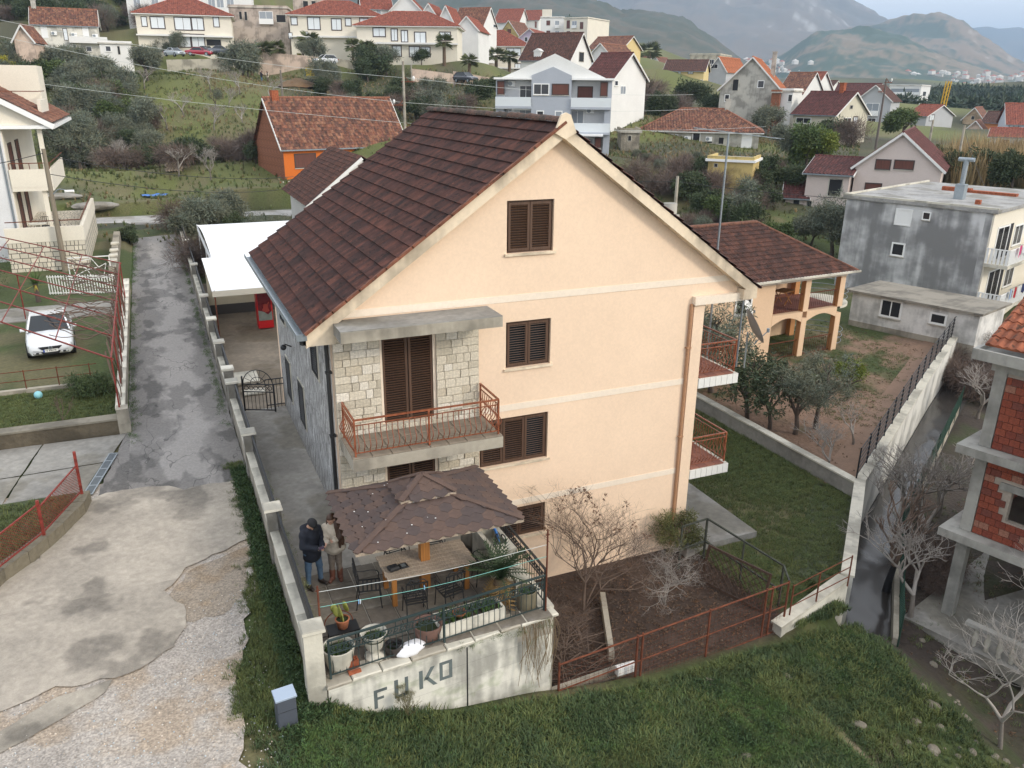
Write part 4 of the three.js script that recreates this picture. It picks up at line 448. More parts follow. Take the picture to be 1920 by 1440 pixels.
const HOUSES = [
{l:"long old white house with patched red roof and three wall units on the hillside",p:[-17.74,14.46,-147.11],a:-0.011,w:9.61,h:5.4,d:7,r:"gable",rh:2.6,m:"whiteOld",t:"old",f:[[1.29,2.04,3.27,4.87,"p"],[4.47,4.99,2.95,4.66,"d"],[7.45,8.18,2.8,4.93,"p"],[5.59,5.98,1.07,2.22,"w"],[7.57,8.28,1.3,1.95,"w"]],chim:[0.4,1],ac:[[12.666666666666666,3.9],[6,3.8],[9.2,3.7]],balc:[5.2,11,2.7,1.2]},
{l:"small pink gabled shed left of the old white hillside house",p:[-19.26,12.7,-133.15],a:-0.218,w:2.66,h:4,d:5,r:"gableF",rh:2,m:"pink",t:"old"},
{l:"white flat garage wall with murals right of the old hillside house",p:[-7.91,13.44,-138.97],a:0.014,w:4.73,h:3.2,d:5,r:"flat",rh:0,m:"white",t:"old",f:[[0.88,1.56,2.13,2.84,"w"],[2.62,2.92,1.68,2.89,"o"]]},
{l:"cream two-storey villa with red hipped roof and wide white window walls, furthest left villa",p:[-1.88,15.75,-152.3],a:-0.125,w:16.04,h:6.6,d:12,r:"hip",rh:3,m:"cream",t:"red",f:[[0.99,1.76,4.54,5.99,"d"],[2.48,4.64,4.27,6.03,"d"],[6.46,9.18,4.14,6.07,"d"],[9.23,11.19,4.19,6.07,"d"],[13.06,13.9,4.8,6.28,"d"],[6.57,8.67,1.28,3.36,"d"],[9.0,11.05,1.33,3.33,"d"],[11.46,13.93,1.58,2.6,"o"]],band:3.1},
{l:"white terraced apartment row with grey windows behind the furthest left villa",p:[-2.9,24.06,-193.61],a:-0.168,w:26.23,h:7,d:10,r:"flat",rh:0,m:"white",t:"red",f:[[1.5,2.78,2.32,3.97,"g"],[5.19,6.5,2.43,4.09,"g"],[8.48,9.81,2.53,4.2,"g"],[11.91,13.26,2.64,4.31,"g"],[16.93,18.32,2.8,4.48,"g"],[18.74,20.14,2.85,4.54,"g"],[20.89,22.3,2.92,4.61,"g"]]},
{l:"unfinished pinkish concrete house with open terraces between the villas",p:[15.3,17.97,-164.82],a:-0.271,w:11.19,h:7,d:12,r:"flat",rh:0,m:"pinkgrey",t:"old",f:[[1.93,2.41,4.91,6.25,"o"],[2.95,3.41,4.74,6.27,"o"],[5.81,8.29,4.26,6.33,"b"],[9.04,10.79,4.5,5.82,"o"]]},
{l:"cream villa with red hipped roof and glass balcony, second villa from the left",p:[24.94,15.04,-152.89],a:-0.317,w:16.96,h:8.2,d:12,r:"hip",rh:3,m:"cream",t:"red",f:[[0.35,1.35,6.5,7.69,"d"],[3.43,5.58,5.73,7.74,"d"],[7.9,9.58,5.71,7.54,"d"],[10.5,11.44,6.48,7.68,"d"],[13.22,14.66,6.54,7.73,"d"],[-0.37,0.26,4.06,4.99,"d"],[2.74,3.22,3.54,5.22,"d"]],band:4.4},
{l:"grey concrete block with open roof frame behind the villas",p:[31.93,21.22,-188.6],a:-0.187,w:7.57,h:9,d:9,r:"flat",rh:0,m:"pinkgrey",t:"old",f:[[2.24,3.33,6.33,7.63,"o"],[4.14,5.02,6.6,7.69,"o"]]},
{l:"cream villa with red hipped roof and curved white balcony, largest of the villas",p:[35.53,14.99,-143.82],a:-0.431,w:18.68,h:6.2,d:12,r:"hip",rh:2.9,m:"cream",t:"red",f:[[3.14,5.26,4.44,5.78,"d"],[6.5,7.52,3.73,5.63,"d"],[8.37,9.4,3.56,5.38,"d"],[10.84,12.78,3.32,5.12,"d"],[15.5,17.36,3.91,5.17,"d"],[6.58,8.12,1.06,2.71,"d"],[9.77,11.52,1.0,2.65,"d"],[11.96,13.52,1.11,2.57,"d"]],band:3.2},
{l:"white house with three small gables and red roof above the largest villa",p:[47.5,20.86,-186.59],a:-0.155,w:6.86,h:7,d:12,r:"gable",rh:4,m:"white",t:"red",f:[[3.22,4.17,5.88,6.76,"g"]]},
{l:"white house front with twin gabled porches above the largest villa",p:[53.1,20.4,-182.78],a:-0.466,w:7.23,h:7,d:8,r:"gableF",rh:3.5,m:"white",t:"red",f:[[0.99,1.94,5.52,6.87,"g"],[2.49,3.44,5.53,6.88,"g"],[4.23,4.94,5.54,6.67,"g"]]},
{l:"white gabled house with red roof behind the roof of the largest villa",p:[58.03,19.47,-176.5],a:-0.561,w:4.5,h:6,d:10,r:"gableF",rh:3,m:"white",t:"red"},
{l:"white gabled house with dark red roof left of the palms terrace",p:[61.6,18.74,-173.44],a:-0.58,w:3.48,h:6,d:10,r:"gableF",rh:3.2,m:"white",t:"red"},
{l:"brown roofed white gable house on the crest left of the cream block",p:[70.15,19.03,-187.29],a:-0.779,w:7.84,h:6,d:9,r:"gable",rh:4.2,m:"white",t:"old",s:[[-9.29,-6.8,5.95,6.52,"w"]]},
{l:"plain white gable-end house below the crest beside the largest villa",p:[59.66,16.02,-157.04],a:-0.568,w:5.02,h:6,d:12,r:"gableF",rh:2.6,m:"white",t:"red"},
{l:"cream villa with red hipped roof above the small palms, rightmost villa",p:[75.87,12.78,-192.96],a:-0.499,w:15.9,h:7.95,d:14.2,r:"hip",rh:4.12,m:"cream",t:"red",f:[[0.68,2.75,5.83,7.46,"d"],[4.54,7.02,4.97,7.49,"d"],[10.17,13.75,5.78,7.4,"d"],[3.15,4.4,2.0,3.92,"d"],[12.4,13.8,2.47,3.73,"d"]],band:2.7,k:1.42},
{l:"white house with bright red roof on the crest beside the long red roof",p:[143.99,27.91,-339.64],a:-0.718,w:10.73,h:9.97,d:15.0,r:"gable",rh:5.65,m:"white",t:"red",k:1.66},
{l:"white house under a long dark red roof left of the cream apartment block",p:[158.19,29.53,-344.63],a:-0.849,w:9.1,h:10.03,d:15.1,r:"gable",rh:4.35,m:"white",t:"red",s:[[2.19,4.08,6.54,9.0,"s"]],k:1.67},
{l:"mustard gable-fronted house with brown roof on the crest",p:[122.78,21.36,-283.96],a:-0.791,w:7.64,h:7.97,d:15.9,r:"gableF",rh:4.78,m:"mustard",t:"old",f:[[3.4,4.69,8.51,9.79,"s"]],k:1.59},
{l:"lilac gable-fronted house with red roof on the crest",p:[117.41,19.57,-254.24],a:-0.71,w:7.85,h:6.99,d:18.6,r:"gableF",rh:2.95,m:"lilac",t:"red",f:[[2.25,3.21,6.0,7.33,"w"],[4.5,5.46,5.82,7.32,"w"]],k:1.55},
{l:"cream four-storey apartment block with white balconies on the crest",p:[157.2,22.35,-298.95],a:-0.971,w:10.55,h:14.62,d:19.5,r:"flat",rh:0.0,m:"cream",t:"red",f:[[1.26,2.57,11.19,13.96,"s"],[3.68,5.7,11.31,13.7,"b"],[7.28,8.58,10.84,13.2,"s"],[1.41,2.72,7.45,10.04,"s"],[4.08,5.15,7.21,9.78,"s"],[7.22,8.5,7.34,9.32,"s"]],k:1.62},
{l:"white wing with square stair tower of the cream apartment block",p:[151.73,23.17,-309.29],a:-0.491,w:9.56,h:14.72,d:16.4,r:"flat",rh:0.0,m:"white",t:"red",f:[[2.42,3.77,12.02,13.62,"s"],[2.51,3.87,8.21,9.81,"s"],[5.9,7.5,11.04,13.63,"b"],[6.01,7.59,8.23,9.83,"b"]],tower:[0.5,3.8,3.2],k:1.64},
{l:"white house with steep dark brown roof and small dormer behind the blue grey block",p:[61.68,8.29,-127.36],a:-0.903,w:9.69,h:7.4,d:9.9,r:"gable",rh:4.44,m:"white",t:"brown",s:[[-6.2,-4.11,6.99,8.54,"o"]],dorm:[1.5],k:1.23},
{l:"small dark roofed white house at the right end of the crest",p:[195.6,23.89,-350.71],a:-0.954,w:4.49,h:10.17,d:13.6,r:"gable",rh:4.41,m:"white",t:"brown",k:1.7},
{l:"yellow house with brown ridge roof below the crest on the right",p:[112.27,9.54,-194.83],a:-1.005,w:10.14,h:11.6,d:11.6,r:"gable",rh:3.19,m:"yellow",t:"old",s:[[-3.32,-2.23,10.52,11.41,"d"],[-5.28,-4.2,10.46,11.22,"d"]],k:1.45},
{l:"white gable house with faded orange roof in front of the yellow one",p:[95.65,8.43,-163.58],a:-0.965,w:5.52,h:9.62,d:13.7,r:"gableF",rh:2.61,m:"white",t:"old",k:1.37},
{l:"white house with maroon roof and wall units right of the blue grey block",p:[51.16,5.05,-83.28],a:-1.034,w:4.2,h:6.89,d:9.5,r:"gable",rh:3.18,m:"white",t:"maroon",s:[[-1.5,-0.72,6.0,6.51,"w"],[-3.68,-2.39,4.95,5.87,"g"]],k:1.06},
{l:"yellow farmhouse with brown roof and arched window on the slope",p:[127.33,5.52,-179.62],a:-0.746,w:10.42,h:10.08,d:11.5,r:"gable",rh:2.74,m:"yellow",t:"brown",f:[[0.87,2.07,9.14,9.93,"d"],[3.71,4.34,9.15,9.94,"d"],[6.38,7.56,9.29,9.95,"d"],[0.77,2.22,5.38,7.39,"w"],[8.82,10.29,5.32,7.71,"w"]],k:1.44},
{l:"grey gable house with new orange roof right of the yellow farmhouse",p:[149.61,5.77,-190.16],a:-0.992,w:5.15,h:10.35,d:17.7,r:"gableF",rh:3.55,m:"grey",t:"orange",f:[[0.36,2.37,10.92,11.94,"w"]],k:1.48},
{l:"beige flat-roofed concrete block behind the yellow farmhouse",p:[184.64,10.16,-250.17],a:-0.872,w:10.95,h:12.7,d:19.0,r:"flat",rh:0.0,m:"beige",t:"red",f:[[1.33,2.65,9.63,11.1,"w"],[4.29,5.6,9.63,11.08,"w"],[7.23,8.92,9.62,11.07,"w"]],s:[[-21.29,-14.55,9.08,11.53,"o"]],k:1.59},
{l:"large pale grey gable house with orange roof edge and balcony",p:[85.2,4.44,-99.14],a:-0.785,w:9.5,h:6.5,d:14.2,r:"gableF",rh:4.73,m:"greyOld",t:"orange",f:[[1.98,2.84,6.15,7.86,"o"],[5.98,6.84,6.68,7.64,"w"],[0.93,1.55,4.47,5.46,"w"]],chim:[7.5,1],balc:[0,3,1.2,1.0],k:1.18},
{l:"unplastered brick extension of the large grey gable house",p:[88.8,4.46,-90.64],a:-0.918,w:1.31,h:5.82,d:5.8,r:"flat",rh:0.0,m:"brick",t:"red",k:1.16},
{l:"narrow white stair tower beside the brick extension",p:[90.25,3.52,-90.38],a:-1.034,w:2.03,h:6.98,d:4.7,r:"flat",rh:0.0,m:"white",t:"red",f:[[1.41,1.96,5.56,6.51,"w"]],k:1.16},
{l:"brown roofed white house behind the grey gable house",p:[142.07,1.92,-150.91],a:-1.143,w:6.05,h:8.38,d:12.6,r:"gable",rh:4.75,m:"white",t:"old",k:1.4},
{l:"red roofed house tucked behind the brown roofed white house",p:[163.52,2.1,-166.05],a:-1.161,w:2.72,h:8.7,d:13.0,r:"gable",rh:4.93,m:"white",t:"red",k:1.45},
{l:"small white house with dark roof above the village roofs",p:[198.45,2.47,-197.18],a:-1.108,w:3.25,h:9.18,d:10.7,r:"gable",rh:2.45,m:"white",t:"brown",k:1.53},
{l:"long low grey house with old clay hipped roof in the middle distance",p:[58.83,1.85,-80.64],a:-0.665,w:15.4,h:3.54,d:9.6,r:"hip",rh:2.79,m:"greyOld",t:"old",f:[[1.12,2.05,1.99,2.94,"w"],[3.62,4.84,1.86,3.0,"w"],[6.91,7.77,2.21,3.28,"w"],[8.84,9.45,2.11,2.78,"o"],[10.29,10.92,2.01,2.81,"o"],[13.33,14.45,1.69,3.29,"p"]],chim:[11,1.2],ac:[[6.2,2.6],[9,2.6]],yard:1,k:1.07},
{l:"small stone ruin shed left of the long grey house",p:[49.34,3.04,-70.05],a:-0.446,w:2.21,h:2.63,d:5.1,r:"flat",rh:0.0,m:"stone",t:"old",f:[[0.84,1.19,1.71,2.26,"o"]],k:1.01},
{l:"small yellow flat-roofed hut in the scrub below the long grey house",p:[45.48,1.44,-47.44],a:-0.842,w:4.12,h:2.8,d:4,r:"flat",rh:0,m:"mustard",t:"old",f:[[0.61,0.89,2.29,2.57,"o"]],white:1},
{l:"cream house with maroon roof and bright gable in the right village",p:[90.09,0.16,-86.6],a:-1.31,w:7.14,h:7.32,d:9.2,r:"gable",rh:3.09,m:"creamGrey",t:"maroon",f:[[0.67,3.1,5.83,6.53,"w"],[1.59,2.9,3.54,4.11,"o"]],s:[[-4.47,-2.42,5.75,6.63,"w"],[-6.3,-5.25,5.8,6.75,"d"],[-4.44,-3.7,8.0,8.46,"o"]],chim:[5,1.2],k:1.14},
{l:"grey house with white porch columns right of the maroon roofed house",p:[152.43,-0.07,-135.61],a:-0.985,w:7.63,h:8.93,d:12.4,r:"gableF",rh:3.3,m:"grey",t:"brown",f:[[2.32,5.06,5.64,8.2,"b"],[3.18,4.84,3.25,4.88,"w"]],k:1.37},
{l:"red roofed house behind the porch house",p:[168.72,2.18,-160.07],a:-0.964,w:10.38,h:7.2,d:13.0,r:"gable",rh:3.46,m:"white",t:"maroon",k:1.44},
{l:"long white modern block with strip balconies",p:[286.84,-0.58,-251.15],a:-1.013,w:12.23,h:13.97,d:23.0,r:"flat",rh:0.0,m:"white",t:"red",f:[[0.76,11.61,10.69,12.89,"b"],[4.07,11.39,7.15,9.13,"b"]],s:[[-13.51,-6.44,10.07,11.76,"w"],[-17.28,-10.05,6.6,8.37,"w"]],k:1.64},
{l:"low white wing of the modern block",p:[284.04,0.48,-269.06],a:-0.868,w:10.05,h:13.3,d:19.9,r:"flat",rh:0.0,m:"white",t:"red",f:[[0.62,9.45,10.51,11.74,"g"]],k:1.66},
{l:"grey house with white balconies and red roof in the right village",p:[182.07,-4.16,-146.88],a:-1.378,w:5.52,h:9.29,d:12.9,r:"gable",rh:2.57,m:"grey",t:"red",s:[[-3.51,-1.52,8.02,9.36,"d"],[-4.18,-2.52,5.34,6.44,"d"]],k:1.43},
{l:"white house with bright red metal roof below the pines",p:[250.0,-2.81,-192.48],a:-0.958,w:6.83,h:6.24,d:12.5,r:"gable",rh:2.18,m:"white",t:"red",f:[[1.4,3.28,4.32,5.67,"g"],[4.02,5.56,4.39,5.73,"g"]],k:1.56},
{l:"tan gable house in front of the red metal roof",p:[219.54,-5.18,-159.71],a:-1.047,w:5.15,h:8.93,d:13.4,r:"gableF",rh:2.98,m:"tan",t:"old",f:[[2.13,2.85,8.64,9.51,"o"]],k:1.49},
{l:"small pink gable house beside the orange house",p:[182.77,-1.53,-128.71],a:-1.015,w:3.11,h:4.19,d:8.4,r:"gableF",rh:1.68,m:"pink",t:"old",k:1.4},
{l:"bright orange house in the right village",p:[203.73,-3.71,-141.04],a:-1.135,w:4.76,h:7.2,d:11.5,r:"gable",rh:2.59,m:"orangeW",t:"brown",k:1.44},
{l:"pale blue house with red roof at the right edge of the village",p:[183.87,-3.49,-119.08],a:-0.781,w:7.59,h:7.56,d:13.7,r:"gable",rh:4.4,m:"paleBlue",t:"red",f:[[0.49,1.24,6.78,7.24,"d"],[1.36,2.22,6.81,7.26,"d"],[0.5,1.29,5.34,6.04,"d"],[1.37,2.28,5.37,6.07,"d"]],k:1.37},
{l:"low white garage with red roof edge at the right edge below the village",p:[125.78,0.39,-79.24],a:-0.955,w:9.2,h:3.55,d:9.5,r:"gable",rh:1.18,m:"white",t:"red",f:[[1.87,2.76,2.3,2.94,"s"]],k:1.18},
{l:"small red roofed house under the pine wood, second from the crane side",p:[398.1,-3.9,-311.62],a:-1.064,w:6.77,h:6.98,d:12.2,r:"gable",rh:3.49,m:"white",t:"red",k:1.74},
{l:"small red roofed house under the pine wood, third from the crane side",p:[431.51,-3.47,-327.98],a:-1.08,w:7.12,h:7.06,d:12.4,r:"gable",rh:3.53,m:"tan",t:"old",k:1.76},
{l:"small red roofed house under the pine wood, fourth from the crane side",p:[424.41,-4.76,-312.61],a:-1.094,w:6.84,h:7.01,d:12.3,r:"gable",rh:3.51,m:"pink",t:"red",k:1.75},
{l:"small red roofed house under the pine wood, fifth from the crane side",p:[399.59,-6.02,-284.47],a:-1.108,w:6.28,h:6.9,d:12.1,r:"gable",rh:3.45,m:"tan",t:"red",k:1.73},
{l:"small red roofed house under the pine wood, first from the crane side",p:[378.6,-4.31,-307.15],a:-1.047,w:6.66,h:6.94,d:12.1,r:"gable",rh:3.47,m:"white",t:"red",k:1.73},
{l:"red roofed white cottage behind the slope at the foot of the mountain",p:[221.39,15.67,-344.78],a:-0.908,w:4.07,h:6.82,d:11.9,r:"gable",rh:3.75,m:"white",t:"red",k:1.7},
{l:"white gable cottage right of the slope palm",p:[206.61,12.48,-313.18],a:-0.993,w:7.69,h:7.51,d:11.7,r:"gableF",rh:4.34,m:"white",t:"old",k:1.67},
{l:"orange house with mottled clay roof behind the main house on the left",p:[9.23,-1.31,-67.69],a:0.239,w:13.8,h:6.3,d:7,r:"gable",rh:4.4,m:"orange2",t:"old",f:[[1.19,3.33,4.12,5.35,"s"]],rail:1},
{l:"pale pink house with maroon roof and shuttered gable windows",p:[57.32,-3.1,-40.84],a:-0.915,w:7.23,h:7.2,d:13,r:"gableF",rh:3.0,m:"pinkW",t:"maroon",f:[[1.74,2.9,7.0,7.75,"s"],[3.32,4.84,7.1,7.77,"s"],[1.14,2.43,5.05,5.6,"s"]]},
{l:"lower pink wing with maroon lean-to roof left of the pale pink house",p:[54.05,-1.84,-43.46],a:-0.949,w:3.83,h:5.2,d:9,r:"gable",rh:1.2,m:"pinkW",t:"maroon",f:[[2.12,3.23,3.14,4.64,"o"],[0.36,0.76,1.36,2.49,"o"]]},
{l:"tiny pink shed with tiled roof left of the pale pink house",p:[52.88,-1.32,-44.64],a:-0.744,w:1.86,h:2.4,d:4,r:"gable",rh:1.2,m:"pinkW",t:"maroon",f:[[0.74,1.28,1.56,1.99,"o"]]}];
const BLUE = {p:[32.88, 3.43, -69.69],a:-0.529,w:12.65};
const CARS = [[[-1.62,14.83,-143.53],1.3,[0.75, 0.76, 0.77],"white estate car left of the white garage on the hill road",1],
[[3.49,15.13,-143.72],0.5,[0.45, 0.5, 0.55],"silver blue hatchback in front of the furthest left villa",0],
[[7.55,15.29,-143.16],1.2,[0.35, 0.02, 0.04],"red car in front of the furthest left villa",0],
[[8.85,15.55,-145.02],0.6,[0.06, 0.07, 0.08],"dark car behind the red one on the hill road",0],
[[11.19,15.66,-144.03],1.4,[0.08, 0.09, 0.12],"dark blue saloon right of the red car",0],
[[27.56,14.06,-135.03],-1.2,[0.75, 0.77, 0.8],"white off-roader below the second villa",1],
[[45.95,11.27,-114.2],0.4,[0.05, 0.055, 0.07],"dark covered car below the rightmost villa",1]];
